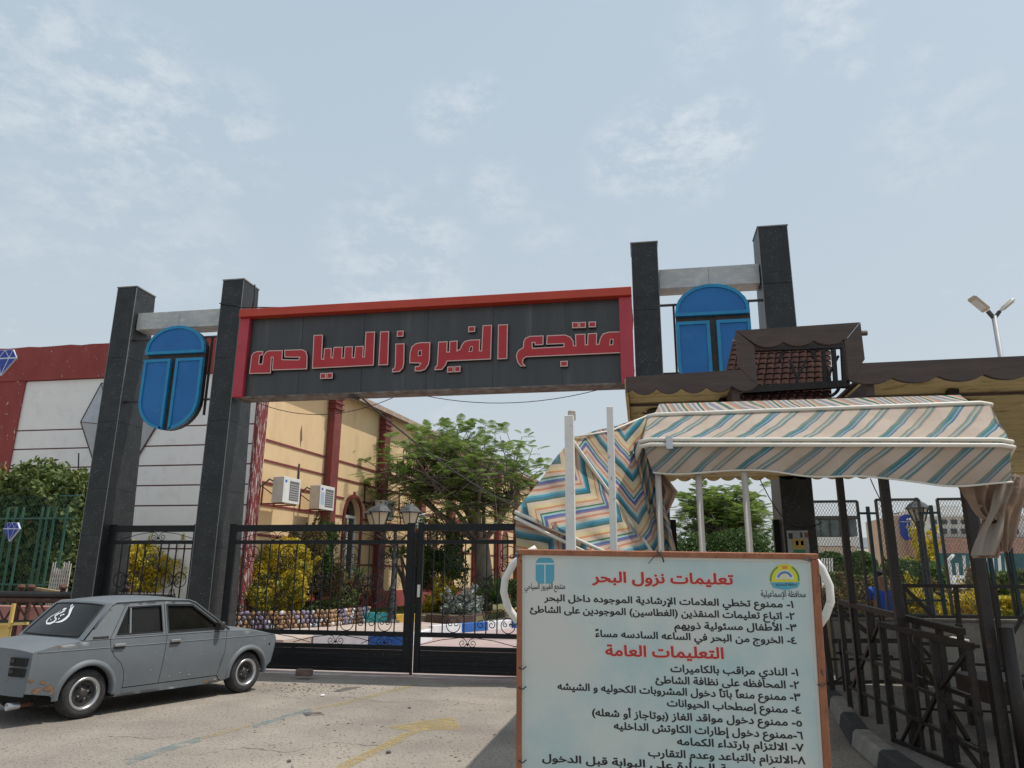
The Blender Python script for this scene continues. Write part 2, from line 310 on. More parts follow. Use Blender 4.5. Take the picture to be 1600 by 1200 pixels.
# threshold strip below the gates, garden pavement
m = MB(); m.box(-7.3, .1, 11.95, 13.0, -.02, .05); m.build('gate_threshold', pinkc_m, kind='structure', bevel=.01)
yp_m = worn('worn_yellow_paint', (.50, .37, .12), cov=.505, soft=.12, scale=16)
yl_m = worn('faded_yellow_line', (.46, .37, .17), cov=.53, soft=.12, scale=12)
bl_m = worn('faded_blue_line', (.22, .30, .30), cov=.52, soft=.14, scale=6)
def sheet(px, z, name, m_, lab=None):
    P = [PZ(x, y, z) for x, y in px]; mm = MB(); mm.add(P, [tuple(range(len(P)))]); o = mm.build(name, m_, kind='structure'); return o
arr = [(530, 1193), (585, 1168), (628, 1146), (648, 1142), (600, 1137), (660, 1126), (708, 1120), (722, 1141), (690, 1140), (655, 1142), (628, 1158), (588, 1177), (545, 1200), (520, 1203)]
P = [PZ(x, y, .004) for x, y in arr]; mm = MB(); mm.v = [tuple(p) for p in P]; mm.f = [tuple(t) for t in geometry.tessellate_polygon([P])]; mm.build('arrow_marking', yp_m, kind='structure')
sheet([(530, 1098), (630, 1072), (655, 1069), (640, 1075), (545, 1099), (487, 1110), (485, 1107)], .004, 'yellow_marking', yl_m)
sheet([(312, 1151), (352, 1141), (392, 1132), (394, 1135), (356, 1145), (316, 1155)], .004, 'yellow_marking', yl_m)
sheet([(394, 1132), (440, 1118), (485, 1106), (487, 1112), (440, 1124), (396, 1138)], .0045, 'blue_marking', bl_m)
sheet([(190, 1187), (250, 1168), (312, 1151), (315, 1158), (255, 1176), (200, 1195)], .0045, 'blue_marking', bl_m)
dark_m = mat('oil_dark_road', (.10, .09, .08), (.14, .12, .105), scale=6, rough=.9)
sheet([(520, 1080), (540, 1074), (566, 1073), (548, 1077), (530, 1081)], .004, 'cover_plate', dark_m)
sheet([(472, 1113), (500, 1112), (508, 1117), (478, 1119)], .004, 'tar_patch', worn('tar', (.09, .08, .07), .47, .1, 8))
# litter and stones
def small(px, py, r, name, lab, cat, m_, flat=.6, g=None):
    c = PZ(px, py, 0); bm = bmesh.new(); bmesh.ops.create_icosphere(bm, subdivisions=2, radius=r)
    for v in bm.verts: v.co *= 1+random.uniform(-.16, .16); v.co.z = v.co.z*flat+r*flat*.9
    me = bpy.data.meshes.new(name); bm.to_mesh(me); bm.free(); me.materials.append(m_); o = link(bpy.data.objects.new(name, me)); o.location = c; return tag(o, lab, cat, g)
brk = mat('broken_brick', (.17, .10, .085), (.24, .17, .15), scale=20, rough=.95, bump=.6)
cq = PZ(475, 1056, .05); mm = MB(); mm.box(cq.x-.13, cq.x+.12, cq.y-.05, cq.y+.08, .05, .15)
mm.build('brick_stop', brk, bevel=.012, label='broken red brick left on the concrete strip below the closed gate leaf', cat='brick')
small(504, 1088, .03, 'paper_scrap', 'crumpled white paper scrap lying on the dusty road', 'litter', mat('paper', (.8, .8, .8)), .5)
small(607, 1177, .025, 'road_stone', 'small dark stone beside the shaft of the yellow arrow', 'stone', dark_m, .6)
small(640, 1107, .018, 'road_stone', 'tiny dark stone above the head of the yellow arrow', 'stone', dark_m, .6)
small(452, 1191, .02, 'road_stone', 'small stone on bare road between blue line and arrow tail', 'stone', dark_m, .6)
mm = MB(); pts = []
for k in range(1500):
    x = random.uniform(-9, 3); y = random.uniform(5.0, 11.8); r = random.uniform(.003, .010)*(1 if random.random() < .97 else 1.8)
    q = len(mm.v); mm.v += [(x-r, y, .0), (x, y-r, .0), (x+r, y, .0), (x, y+r, .0), (x, y, r*.9)]; mm.f += [(q, q+1, q+4), (q+1, q+2, q+4), (q+2, q+3, q+4), (q+3, q, q+4)]
mm.build('gravel', mat('grit', (.16, .13, .11), (.30, .26, .22), scale=30, rough=.95), kind='stuff', fix=False, label='loose grit scattered over the road', cat='grit')
mm = MB()
for k in range(420):
    u = random.random(); c = PZ(395+random.gauss(90, 60), 1068+abs(random.gauss(0, 9)), 0) if u < .7 else PZ(random.uniform(380, 800), random.uniform(1066, 1190), 0)
    r = random.uniform(.008, .028); a = random.random()*6.28; d = Vector((math.cos(a), math.sin(a), 0))*r; e_ = Vector((-d.y, d.x, 0))*random.uniform(.3, .8); q = len(mm.v); h_ = random.uniform(.003, .012)
    mm.v += [tuple(c-d), tuple(c+e_+Vector((0, 0, h_))), tuple(c+d), tuple(c-e_+Vector((0, 0, .002)))]; mm.f.append((q, q+1, q+2, q+3))
mm.build('debris', mat('dry_litter', (.13, .085, .05), (.22, .17, .12), scale=9, rough=.95), kind='stuff', fix=False, label='dry leaves and dirt blown against the concrete strip', cat='litter')
crk = mat('road_crack', (.15, .13, .115), rough=.95)
for pts in (((300, 1180), (380, 1168), (450, 1175), (520, 1160), (600, 1166)), ((430, 1085), (470, 1092), (540, 1088), (610, 1098), (700, 1094), (780, 1104)), ((90, 1165), (170, 1150), (250, 1154), (330, 1138))):
    P = []
    for a, b in zip(pts[:-1], pts[1:]):
        for i in range(10): t = i/10; P.append(PZ(a[0]+(b[0]-a[0])*t+random.uniform(-2, 2), a[1]+(b[1]-a[1])*t+random.uniform(-1.2, 1.2), .003))
    m = MB()
    for i, p in enumerate(P): w = random.uniform(.002, .007); m.v += [(p.x, p.y-w, .003), (p.x, p.y+w, .003)]
    for i in range(len(P)-1): m.f.append((2*i, 2*i+1, 2*i+3, 2*i+2))
    m.build('road_crack', crk, kind='structure', fix=False)
# ------------------------------------------------------------------ granite pillars
capm = mat('pillar_edge', (.16, .165, .16), (.22, .22, .21), scale=10, rough=.5)
def pillar(name, x0, x1, H_, label, joints, y0=12.0):
    yb = lambda z: y0+.95-.055*z if True else 0
    t = thing(name, label, 'pillar', ((x0+x1)/2, y0+.45, 0), 'granite gate pillars')
    m = MB(); c = .02
    m.hexa([(x0+c, y0+c, 0), (x1-c, y0+c, 0), (x1-c, yb(0)-c, 0), (x0+c, yb(0)-c, 0)], [(x0+c, y0+c, H_-.02), (x1-c, y0+c, H_-.02), (x1-c, yb(H_)-c, H_-.02), (x0+c, yb(H_)-c, H_-.02)])
    m.build('core', capm, t)
    zs = [0]+joints+[H_]; g = .003
    for a, b in zip(zs[:-1], zs[1:]):
        a_, b_ = a+g, b-g
        f = MB().box(x0+.001, x1-.001, y0, y0+.018, a_, b_); f.build('granite_slab', G, t, bevel=.002)
        for xs, xe in ((x0, x0+.018), (x1-.018, x1)):
            ya = y0+.02
            s = MB(); s.hexa([(xs, ya, a_), (xe, ya, a_), (xe, yb(a)-.002, a_), (xs, yb(a)-.002, a_)], [(xs, ya, b_), (xe, ya, b_), (xe, yb(b)-.002, b_), (xs, yb(b)-.002, b_)]); s.build('granite_slab', G, t)
        s = MB(); s.hexa([(x0+.02, yb(a)-.018, a_), (x1-.02, yb(a)-.018, a_), (x1-.02, yb(a), a_), (x0+.02, yb(a), a_)], [(x0+.02, yb(b)-.018, b_), (x1-.02, yb(b)-.018, b_), (x1-.02, yb(b), b_), (x0+.02, yb(b), b_)]); s.build('granite_slab', G, t)
    for xe in (x0-.002, x1-.008): MB().box(xe, xe+.010, y0-.003, y0+.010, .02, H_-.01).build('edge_strip', capm, t)
    m = MB().box(x0-.012, x1+.012, y0-.012, yb(H_)+.012, H_-.0, H_+.022); m.build('cap', capm, t)
    return t
pillar('gate_pillar', -10.02, -9.60, 7.04, 'outermost granite pillar beside the green hedge fence, carrying one end of marble lintel', [1.15, 2.25, 3.1, 4.35, 5.6])
pillar('gate_pillar', -7.76, -7.33, 7.05, 'granite pillar at the end of the red framed name sign', [.95, 2.05, 3.05, 4.3, 5.5])
pillar('gate_pillar', -.02, .43, 7.24, 'granite pillar between the red name sign and blue shutter emblem', [1.2, 2.4, 3.6, 4.8, 6.0])
pillar('gate_pillar', 2.12, 2.60, 7.38, 'granite pillar rising behind the stepped brown wooden fascia, poster fixed low', [1.2, 2.4, 3.6, 4.7, 6.35])
def lintel(x0, x1, z0, z1, y0, y1, label):
    t = thing('marble_lintel', label, 'lintel', ((x0+x1)/2, y0, z0), 'marble lintels between pillars')
    MB().box(x0, x1, y0+.02, y1-.02, z0+.02, z1-.02).build('core', capm, t)
    n = 2; w = (x1-x0)/n
    for i in range(n):
        MB().box(x0+i*w+.002, x0+(i+1)*w-.002, y0, y0+.018, z0, z1).build('marble_slab', marble_m, t, bevel=.002)
        MB().box(x0+i*w+.002, x0+(i+1)*w-.002, y0+.02, y1, z0, z0+.018).build('marble_slab', marble_m, t)
        MB().box(x0+i*w+.002, x0+(i+1)*w-.002, y0+.02, y1, z1-.018, z1).build('marble_slab', marble_m, t)
lintel(-9.59, -7.77, 6.19, 6.53, 12.12, 12.48, 'grey marble lintel above the blue emblem of the red sign side')
lintel(.44, 2.11, 6.42, 6.77, 12.12, 12.48, 'grey marble lintel above the blue emblem beside the wooden roof')
# ------------------------------------------------------------------ blue shutter emblems
blue_m = mat('blue_panel', (.004, .115, .36), (.006, .15, .42), scale=1.4, rough=.5, bump=.03, bscale=6, c3=(.03, .20, .42), s3=5, l3=.6, h3=.8)
bluee_m = mat('blue_rim', (.006, .20, .42), (.01, .25, .46), scale=4, rough=.45)
steel_m = mat('brown_steel_frame', (.035, .028, .026), (.07, .045, .035), scale=10, rough=.6)
def emblem(xc, z0, z1, w, y, label, x0, x1, zbars, tilt=0):
    t = thing('emblem_sign', label, 'emblem', (xc, y, z0), 'blue shutter emblems')
    r = w/2; zc1 = z1-r*.78; zc0 = z0+r*.95; zs = zc1-.08
    def arc(cx, cz, rx, rz, a0, a1, n=14): return [(cx+rx*math.cos(math.radians(a0+(a1-a0)*i/n)), cz+rz*math.sin(math.radians(a0+(a1-a0)*i/n))) for i in range(n+1)]
    top = arc(xc, zc1, r, z1-zc1, 0, 180)+[(xc-r, zs), (xc+r, zs)]
    gap = .055
    Lf = arc(xc, zc0, r*1.0, zc0-z0, 180, 266)+[(xc-gap, z0+.03), (xc-gap, zs-.1), (xc-r, zs-.1)]
    Rt = [(2*xc-a, b) for a, b in Lf][::-1]
    out = arc(xc, zc1, r*.98, (z1-zc1)*.98, 0, 180, 18)+arc(xc, zc0, r*.98, (zc0-z0)*.98, 180, 360, 18)
    m = MB().prism([(a, y+.06, b) for a, b in out], (0, .12, 0)); m.build('backing', steel_m, t)
    def inset(pl, d):
        c = np.mean(pl, axis=0); n = len(pl); o = []
        for i in range(n):
            p0, p, p2 = np.array(pl[i-1]), np.array(pl[i]), np.array(pl[(i+1) % n]); e1 = p-p0; e2 = p2-p
            if np.linalg.norm(e1) < 1e-5: e1 = e2
            if np.linalg.norm(e2) < 1e-5: e2 = e1
            n1_ = np.array([-e1[1], e1[0]])/np.linalg.norm(e1); n2_ = np.array([-e2[1], e2[0]])/np.linalg.norm(e2); b = n1_+n2_; b /= max(np.linalg.norm(b), .3)
            k = d/max(.45, np.dot(b, n1_)); o.append(tuple(p+b*k))
        return o
    for pl in (top, Lf, Rt):
        ar = sum(pl[i][0]*pl[(i+1) % len(pl)][1]-pl[(i+1) % len(pl)][0]*pl[i][1] for i in range(len(pl)))
        if ar < 0: pl = pl[::-1]
        inn = inset(pl, .055)
        m = MB(); q = len(pl)
        for L_ in (pl, inn):
            for yy in (y-.02, y+.055): m.v += [(a, yy, b) for a, b in L_]
        for i in range(q):
            j = (i+1) % q; m.f += [(i, j, 2*q+j, 2*q+i), (i, j, q+j, q+i), (2*q+i, 2*q+j, 3*q+j, 3*q+i), (q+i, q+j, 3*q+j, 3*q+i)]
        o = m.build('rim', bluee_m, t)
        MB().prism([(a, y, b) for a, b in inset(pl, .05)], (0, .05, 0)).build('blue_panel', blue_m, o)
    m = MB()
    for zb in zbars: m.bar((x0, y+.16, zb), (x1, y+.16, zb), .035); m.build('bracket_bar', steel_m, t); m = MB()
    for xx in (xc-r*1.02, xc+r*1.02): MB().bar((xx, y+.2, z0+.3), (xx, y+.2, zbars[0]), .035).build('bracket_post', steel_m, t)
    return t
E0 = PY(270, 508, 12.05); 
emblem(-8.60, 4.16, 6.18, 1.22, 12.0, 'blue oval shutter emblem hanging between the two pillars beyond the car', -9.6, -7.76, (5.98, 4.75))
emblem(1.28, 4.42, 6.40, 1.21, 12.0, 'blue arched shutter emblem partly hidden by the wooden roof', .43, 2.12, (6.12, 4.9))
# ------------------------------------------------------------------ the name sign
sign_g = mat('sign_dark_panel', (.042, .043, .046), (.058, .059, .060), scale=1.2, rough=.38, bump=.05, bscale=3, c3=(.10, .10, .10), s3=1.8, l3=.6, h3=.8, stretch=(3, 1, .25))
sred = mat('sign_red_cap', (.46, .040, .016), (.52, .055, .022), scale=2, rough=.45)
spink = mat('sign_red_side', (.42, .030, .050), (.48, .045, .062), scale=2, rough=.45)  # pinker red than the cap, tint of the light put into the colour
lrim = mat('letter_rim', (.68, .47, .43), rough=.5); lred = mat('letter_red', (.42, .012, .018), (.46, .02, .025), scale=4, rough=.35)
ls_m = mat('letter_side', (.06, .03, .028), rough=.6)
SY = 12.0
sg = thing('name_sign', 'long dark sign with red frame and red Arabic letters spanning the gate', 'sign', (-3.6, SY, 4.74))
x0, x1, z0, z1 = -7.24, -.06, 4.74, 6.22
npan = 6; w = (x1-x0)/npan
for i in range(npan): MB().box(x0+i*w+.003, x0+(i+1)*w-.003, SY, SY+.02, z0, z1).build('dark_panel', sign_g, sg)
MB().box(x0+.02, x1-.02, SY+.025, SY+.34, z0+.02, z1).build('box', mat('sign_body', (.16, .155, .15), (.24, .23, .21), scale=5, rough=.8), sg)
MB().box(x0, x1, SY-.02, SY+.36, z0-.035, z0-.005).build('bottom_flange', mat('rusted_flange', (.22, .20, .18), (.10, .06, .045), scale=6, rough=.8), sg)
MB().box(x0-.02, x1+.02, SY-.17, SY+.36, z1+.005, z1+.155).build('cap', sred, sg, bevel=.006)
MB().box(x0-.03, x0+.17, SY-.10, SY-.004, z0-.03, z1).build('side_frame', spink, sg, bevel=.005)
MB().box(x1-.20, x1+.02, SY-.10, SY-.004, z0-.03, z1).build('side_frame', spink, sg, bevel=.005)
def z4(p): return (360+p[0]/4.615, 440+p[1]/4.615)
def z5(p): return (660+p[0]/4.571, 440+p[1]/4.571)
def inset2(pl, d):
    pl = [np.array(p, float) for p in pl]; n = len(pl); ar = sum(pl[i][0]*pl[(i+1) % n][1]-pl[(i+1) % n][0]*pl[i][1] for i in range(n)); sg_ = 1 if ar > 0 else -1; o = []
    for i in range(n):
        e1 = pl[i]-pl[i-1]; e2 = pl[(i+1) % n]-pl[i]; e1 = e1/np.linalg.norm(e1); e2 = e2/np.linalg.norm(e2)
        a_ = np.array([-e1[1], e1[0]])*sg_; b_ = np.array([-e2[1], e2[0]])*sg_; b = a_+b_; L2 = np.linalg.norm(b); b = b/L2 if L2 > .2 else a_
        o.append(pl[i]+b*d/max(.5, float(np.dot(b, a_))))
    return o
def letter(cv, loops, nm='letter'):
    LY = SY-.07
    L3 = [[PY(*cv(p), LY) for p in lp] for lp in loops]
    xz = [[(p.x, p.z) for p in lp] for lp in L3]; d = .017
    inn = [inset2(xz[0], d)]+[inset2(h, -d*.8) for h in xz[1:]]
    o = MB().prismh([[(a, LY+.004, b) for a, b in lp] for lp in xz], (0, .062, 0)).build(nm, ls_m, sg)
    MB().prismh([[(a, LY, b) for a, b in lp] for lp in xz], (0, .004, 0)).build('letter_rim', lrim, o)
    MB().prismh([[(a, LY-.003, b) for a, b in lp] for lp in inn], (0, .0028, 0)).build('letter_face', lred, o)
letter(z4, [[(135, 665), (150, 535), (165, 512), (190, 502), (238, 500), (234, 530), (213, 533), (207, 592), (229, 592), (236, 535), (252, 508), (280, 496), (378, 494), (374, 560), (490, 562), (497, 548), (390, 546), (388, 492), (515, 488), (545, 500), (556, 535), (553, 632), (300, 640), (306, 548), (297, 548), (291, 662)]])
letter(z4, [[(600, 385), (667, 382), (660, 555), (670, 557), (676, 480), (730, 478), (728, 545), (735, 548), (742, 478), (752, 470), (810, 470), (806, 548), (818, 548), (824, 468), (884, 466), (880, 545), (892, 545), (900, 466), (962, 463), (957, 540), (965, 540), (975, 362), (1043, 360), (1033, 605), (588, 628)]])
letter(z4, [[(648, 660), (690, 658), (689, 700), (646, 702)]], 'letter_dot'); letter(z4, [[(694, 658), (738, 656), (736, 698), (692, 700)]], 'letter_dot')
letter(z4, [[(1080, 360), (1145, 357), (1137, 602), (1066, 604)]])
letter(z4, [[(1202, 355), (1250, 353), (1247, 396), (1199, 398)]], 'letter_dot')
letter(z4, [[(1190, 447), (1256, 445), (1253, 590), (1245, 625), (1220, 650), (1165, 655), (1168, 628), (1182, 622), (1186, 595)]])
letter(z4, [[(1442, 436), (1438, 560), (1430, 600), (1405, 635), (1370, 647), (1328, 647), (1330, 610), (1358, 608), (1368, 590), (1290, 588), (1292, 520), (1305, 470), (1335, 445), (1375, 437)], [(1360, 500), (1375, 498), (1374, 530), (1357, 532)]])
letter(z5, [[(113, 430), (180, 425), (177, 500), (190, 500), (193, 425), (252, 420), (250, 490), (268, 480), (280, 450), (300, 425), (340, 415), (413, 412), (410, 492), (420, 492), (430, 312), (497, 308), (490, 555), (178, 570), (165, 600), (140, 630), (85, 633), (90, 608), (103, 598)], [(345, 465), (355, 465), (352, 495), (336, 497)]])
letter(z5, [[(178, 607), (223, 605), (222, 647), (176, 650)]], 'letter_dot'); letter(z5, [[(228, 605), (273, 602), (271, 645), (227, 647)]], 'letter_dot')
letter(z5, [[(328, 320), (378, 318), (376, 358), (326, 362)]], 'letter_dot')
letter(z5, [[(540, 307), (611, 304), (606, 552), (535, 555)]])
letter(z5, [[(1422, 355), (1423, 510), (740, 540), (722, 555), (718, 580), (740, 605), (700, 605), (680, 580), (668, 540), (672, 510), (690, 485), (718, 470), (720, 430), (735, 402), (765, 388), (866, 384), (864, 452), (802, 455), (800, 436), (786, 437), (788, 473), (1008, 462), (1008, 445), (884, 450), (888, 384), (1020, 378), (1060, 395), (1080, 425), (1082, 455), (1093, 455), (1090, 375), (1165, 372), (1166, 448), (1177, 448), (1180, 370), (1248, 366), (1246, 445), (1258, 445), (1270, 400), (1290, 370), (1330, 358)], [(1345, 415), (1360, 413), (1357, 447), (1340, 450)]])
for q in ([(1068, 290), (1116, 289), (1116, 332), (1070, 333)], [(1120, 289), (1168, 287), (1168, 330), (1120, 332)], [(1187, 286), (1240, 284), (1240, 325), (1187, 327)], [(985, 567), (1038, 565), (1038, 605), (985, 608)]): letter(z5, [q], 'letter_dot')
MB().bar((-5.05+.0, SY-.03, z0-.06), (-4.9, SY+.1, z0-.10), .05).build('bracket', steel_m, sg)
# ------------------------------------------------------------------ wrought iron gates
def spiral(cx, cz, r, a0, turns, dirn=1, r1=.25, n=16):
    return [(cx+(r*(1-(1-r1)*i/n))*math.cos(a0+dirn*turns*2*math.pi*i/n), cz+(r*(1-(1-r1)*i/n))*math.sin(a0+dirn*turns*2*math.pi*i/n)) for i in range(n+1)]
def to3(pl, y): return [(a, y, b) for a, b in pl]
def scroll_part(t, x, y, strokes, r=.0075):
    m = MB()
    for st in strokes: m.tube(to3([(x+a, b) for a, b in st], y), r, 5, cap=False)
    m.build('scroll', blk, t, smooth='all')
def mirror(st): return [[(-a, b) for a, b in s] for s in st]
def heart(zt):  # strokes relative to x=0; zt top z of bar field (2.14), bottom .72
    h = zt; R_ = []
    R_ += [spiral(0, h-.17, .135, math.pi/2, 1, 1, 1.0, 20)]
    for sgn in (1, -1):
        s = spiral(.052, h-.21, .05, -math.pi/2, 1.3, 1, .25)
        c = [(0, h-.86), (.06, h-.72), (.15, h-.55), (.165, h-.42), (.13, h-.33)]
        s2 = spiral(.085, h-.38, .065, .9, 1.4, 1, .2)
        low = [(0, h-.86), (.03, h-.93), (.08, h-.95)]; s3 = spiral(.10, h-.87, .075, -math.pi/2, 1.3, 1, .22)
        down = [(0, h-.95), (.05, h-1.03), (.14, h-1.1), (.19, h-1.2)]; s4 = spiral(.12, h-1.1, .075, 0, 1.2, 1, .22)
        for q in (s, c, s2, low, s3, down, s4): R_.append([(sgn*a, b) for a, b in q])
    R_.append(spiral(0, h-1.29, .115, math.pi/2, 1, 1, 1.0, 20))
    for sgn in (1, -1): R_.append([(sgn*a, b) for a, b in spiral(.045, h-1.27, .045, math.pi/2, 1.2, -1, .25)])
    return R_
def ring2(zt):
    h = zt-.62; R_ = []
    for sgn in (1, -1):
        for q in (spiral(.125, h, .125, math.pi, 1, 1, 1.0, 20), spiral(.075, h+.05, .05, math.pi*.5, 1.3, 1, .25), spiral(.075, h-.05, .05, -math.pi*.5, 1.3, -1, .25),
                  [(0.02, h-.15), (.10, h-.35), (.02, h-.6)], spiral(.09, h-.66, .07, math.pi*.7, 1.3, -1, .22)):
            R_.append([(sgn*a, b) for a, b in q])
    return R_
def curl2(zm, hw=.5, h=.2):
    R_ = []
    for sgn in (1, -1):
        a = [(.0, zm-h*.42), (.012, zm), (.06, zm+h*.40), (.13, zm+h*.48), (hw*.55, zm+h*.2), (hw, zm-h*.4)]
        s = spiral(.085, zm-h*.12, .065, math.pi, 1.4, 1, .2); b = [(.0, zm-h*.42), (.02, zm-h*.2), (.02, zm-h*.12)]
        for q in (a, s, b): R_.append([(sgn*c, d) for c, d in q])
    return R_
def gate(label, x0, x1, y=12.2, z0=.075, z1=2.44, swl=.13, swr=.13, n=18, hearts=(), rings=(), curls=(), lock=False, right_open=False):
    t = thing('iron_gate', label, 'gate', ((x0+x1)/2, y, z0), 'black iron gates')
    D = .03
    def B(nm, *a): MB().box(*a).build(nm, blk, t, bevel=.004)
    B('stile', x0, x0+swl, y-D, y+D, z0, z1+.02)
    if not right_open: B('stile', x1-swr, x1, y-D, y+D, z0, z1+.02)
    xi0 = x0+swl; xi1 = x1-(0 if right_open else swr)
    for a, b in ((z1-.115, z1), (z1-.33, z1-.265), (.625, .70), (.42, .49), (z0, z0+.05)): B('rail', xi0, xi1, y-D*.9, y+D*.9, a, b)
    ns = 4; zz = np.linspace(z0+.053, .417, ns+1)
    for i in range(ns): B('slat', xi0, xi1, y-.018, y+.012, zz[i]+.0012, zz[i+1]-.0012)
    step = (xi1-xi0)/(n+1)
    for i in range(n):
        if i in hearts: continue
        xx = xi0+step*(i+1); MB().box(xx-.009, xx+.009, y-.009, y+.009, .70, z1-.33).build('bar', blk, t)
    for i in hearts: scroll_part(t, xi0+step*(i+1), y, heart(z1-.33))
    for i in rings: scroll_part(t, xi0+step*(i+1), y+.012, ring2(z1-.33))
    for cx, hw in curls:
        scroll_part(t, cx, y, curl2(z1-.19, hw, .15), .006); scroll_part(t, cx, y, curl2(.56, hw, .14), .006)
    return t
gate('closed black gate leaf with scrollwork directly behind the front of the grey car', -7.20, -3.80, hearts=(1, 5, 12, 16), rings=(3, 9, 14), curls=((-6.3, .75), (-5.1, .75), (-4.25, .4)), n=18)
t = gate('black gate leaf whose far half hides behind the notice board', -3.74, -.06, hearts=(2, 7, 13), rings=(5, 10, 15), curls=((-2.85, .8), (-1.3, .8)), n=18, swl=.10)
MB().box(-3.79, -3.745, 12.14, 12.16, -.0, 2.3).build('meeting_strip', blk, t)
MB().box(-3.70, -3.66, 12.12, 12.165, 1.25, 1.45).build('latch', whitep, t, bevel=.004)
gate('narrow black side gate closing the gap between the two pillars by the emblem', -9.58, -7.77, hearts=(4,), rings=(1, 7), curls=((-8.6, .75),), n=9)
# open side gate posts beyond
for i, (px, lab) in enumerate(((1051, 'short black steel gate post beside granite pillar near the hanging curtain'), (1212, 'short black steel gate post beside the poster pillar'))):
    a = PY(px, 812, 12.4); MB().box(a.x-.05, a.x+.05, 12.35, 12.45, 0, a.z).build('gate_post', blk, bevel=.006, label=lab, cat='post', group='short black gate posts')
# ------------------------------------------------------------------ yellow building with the white facade
A7 = math.radians(7); Wd = Vector((math.sin(A7), math.cos(A7), 0)); Wn = Vector((math.cos(A7), -math.sin(A7), 0)); W0 = Vector((-11.0, 19.9, 0))
def wp(s_, o, z): return W0+Wd*s_+Wn*o+Vector((0, 0, z))          # along the wall, out of the wall, up
def wbox(m, s0, s1, o0, o1, z0, z1):
    return m.hexa([wp(s0, o0, z0), wp(s0, o1, z0), wp(s1, o1, z0), wp(s1, o0, z0)], [wp(s0, o0, z1), wp(s0, o1, z1), wp(s1, o1, z1), wp(s1, o0, z1)])
def wpix(x, y, o=0.):
    r = ray(x, y); q = W0+Wn*o; t = (q.x*Wn.x+q.y*Wn.y)/(r.x*Wn.x+r.y*Wn.y); p = C0+r*t; return ((p-W0).x*Wd.x+(p-W0).y*Wd.y, p.z)
LEN = 46.0; EZ = 7.80
yb = thing('yellow_building', 'long yellow ochre building with dark red pilasters and arched openings behind the gate', 'building', tuple(W0))
openings = [(5.62, 1.15, .95, 4.30, 'door'), (13.0, .9, 1.9, 4.1, 'w'), (16.3, .9, 1.9, 4.1, 'w'), (20.0, .9, 1.9, 4.1, 'w'), (24.0, .9, 1.9, 4.1, 'w'), (28.0, .9, 1.9, 4.1, 'w')]
# wall face with arched holes
def archpts(sc, w, z0, z1, n=8):
    r = w/2; zc = z1-r*1.15; return [(sc-r, z0), (sc-r, zc)]+[(sc-r*math.cos(math.pi*i/n), zc+r*1.15*math.sin(math.pi*i/n)) for i in range(1, n)]+[(sc+r, zc), (sc+r, z0)]
loops = [[(0, 0), (LEN, 0), (LEN, EZ), (0, EZ)]]+[archpts(a, w, z0, z1) for a, w, z0, z1, k in openings]
m = MB().prismh([[wp(a, 0, b) for a, b in lp] for lp in loops], -Wn*.30); m.build('wall', yel_m, yb)
m = MB(); m.hexa([wp(0, -.3, 0), wp(0, -.32, 0), wp(0, -9, 0), wp(0.01, -9, 0)], [wp(0, -.3, EZ), wp(0, -.32, EZ), wp(0, -9, EZ), wp(0.01, -9, EZ)])
m = MB(); wbox(m, .3, LEN, -9, -.35, 0, EZ-.1); m.build('core', yel_m, yb)
m = MB(); wbox(m, .0, LEN, .002, .05, .0, 1.02); m.build('plinth', redw_m, yb, bevel=.01)
m = MB(); wbox(m, .0, LEN, -9, .38, EZ, EZ+.10); m.build('eave', mat('eave_board', (.42, .34, .27), (.50, .42, .33), scale=4, rough=.8), yb)
m = MB(); wbox(m, .0, LEN, .382, .42, EZ-.04, EZ+.14); m.build('gutter', mat('eave_edge', (.33, .22, .17), (.42, .33, .27), scale=5, rough=.8), yb)
m = MB(); wbox(m, .0, LEN, .25, .30, EZ-.05, EZ-.005); m.build('eave_batten', mat('eave_edge', (.2, .2, .2)), yb)
pil = [3.70, 7.55, 11.3, 14.9, 18.5, 22.2, 26, 29.8, 33.6, 37.4, 41.2, 45]
for s_ in pil:
    m = MB(); wbox(m, s_-.24, s_+.24, .055, .30, .5, EZ-.02); o = m.build('pilaster', redp_m, yb, bevel=.015)
    for zz in (7.15, 7.35, 7.55):
        m = MB(); wbox(m, s_-.29, s_+.29, .05, .35, zz, zz+.06); m.build('pilaster_band', redp_m, o)
    m = MB(); wbox(m, s_-.32, s_+.32, .05, .38, .3, .62); m.build('pilaster_foot', redw_m, o)
ends = [0.15]+sum([[p-.24, p+.24] for p in pil], [])
for zz in (5.48, 4.87, 4.22, 3.58, 2.7, 1.95):
    for a, b in zip(ends[0::2], ends[1::2]):
        segs = [(a, b)]
        for sc, w, z0, z1, k in openings:
            if zz < z1+.1 and zz > z0-.1:
                ns = []
                for u, v in segs:
                    if sc-w/2-.1 > u and sc+w/2+.1 < v: ns += [(u, sc-w/2-.1), (sc+w/2+.1, v)]
                    else: ns.append((u, v))
                segs = ns
        for u, v in segs: m = MB(); wbox(m, u, v, .002, .025, zz-.035, zz+.035); m.build('string_line', redp_m, yb)
upvc = mat('white_window_frame', (.66, .67, .66), rough=.4)
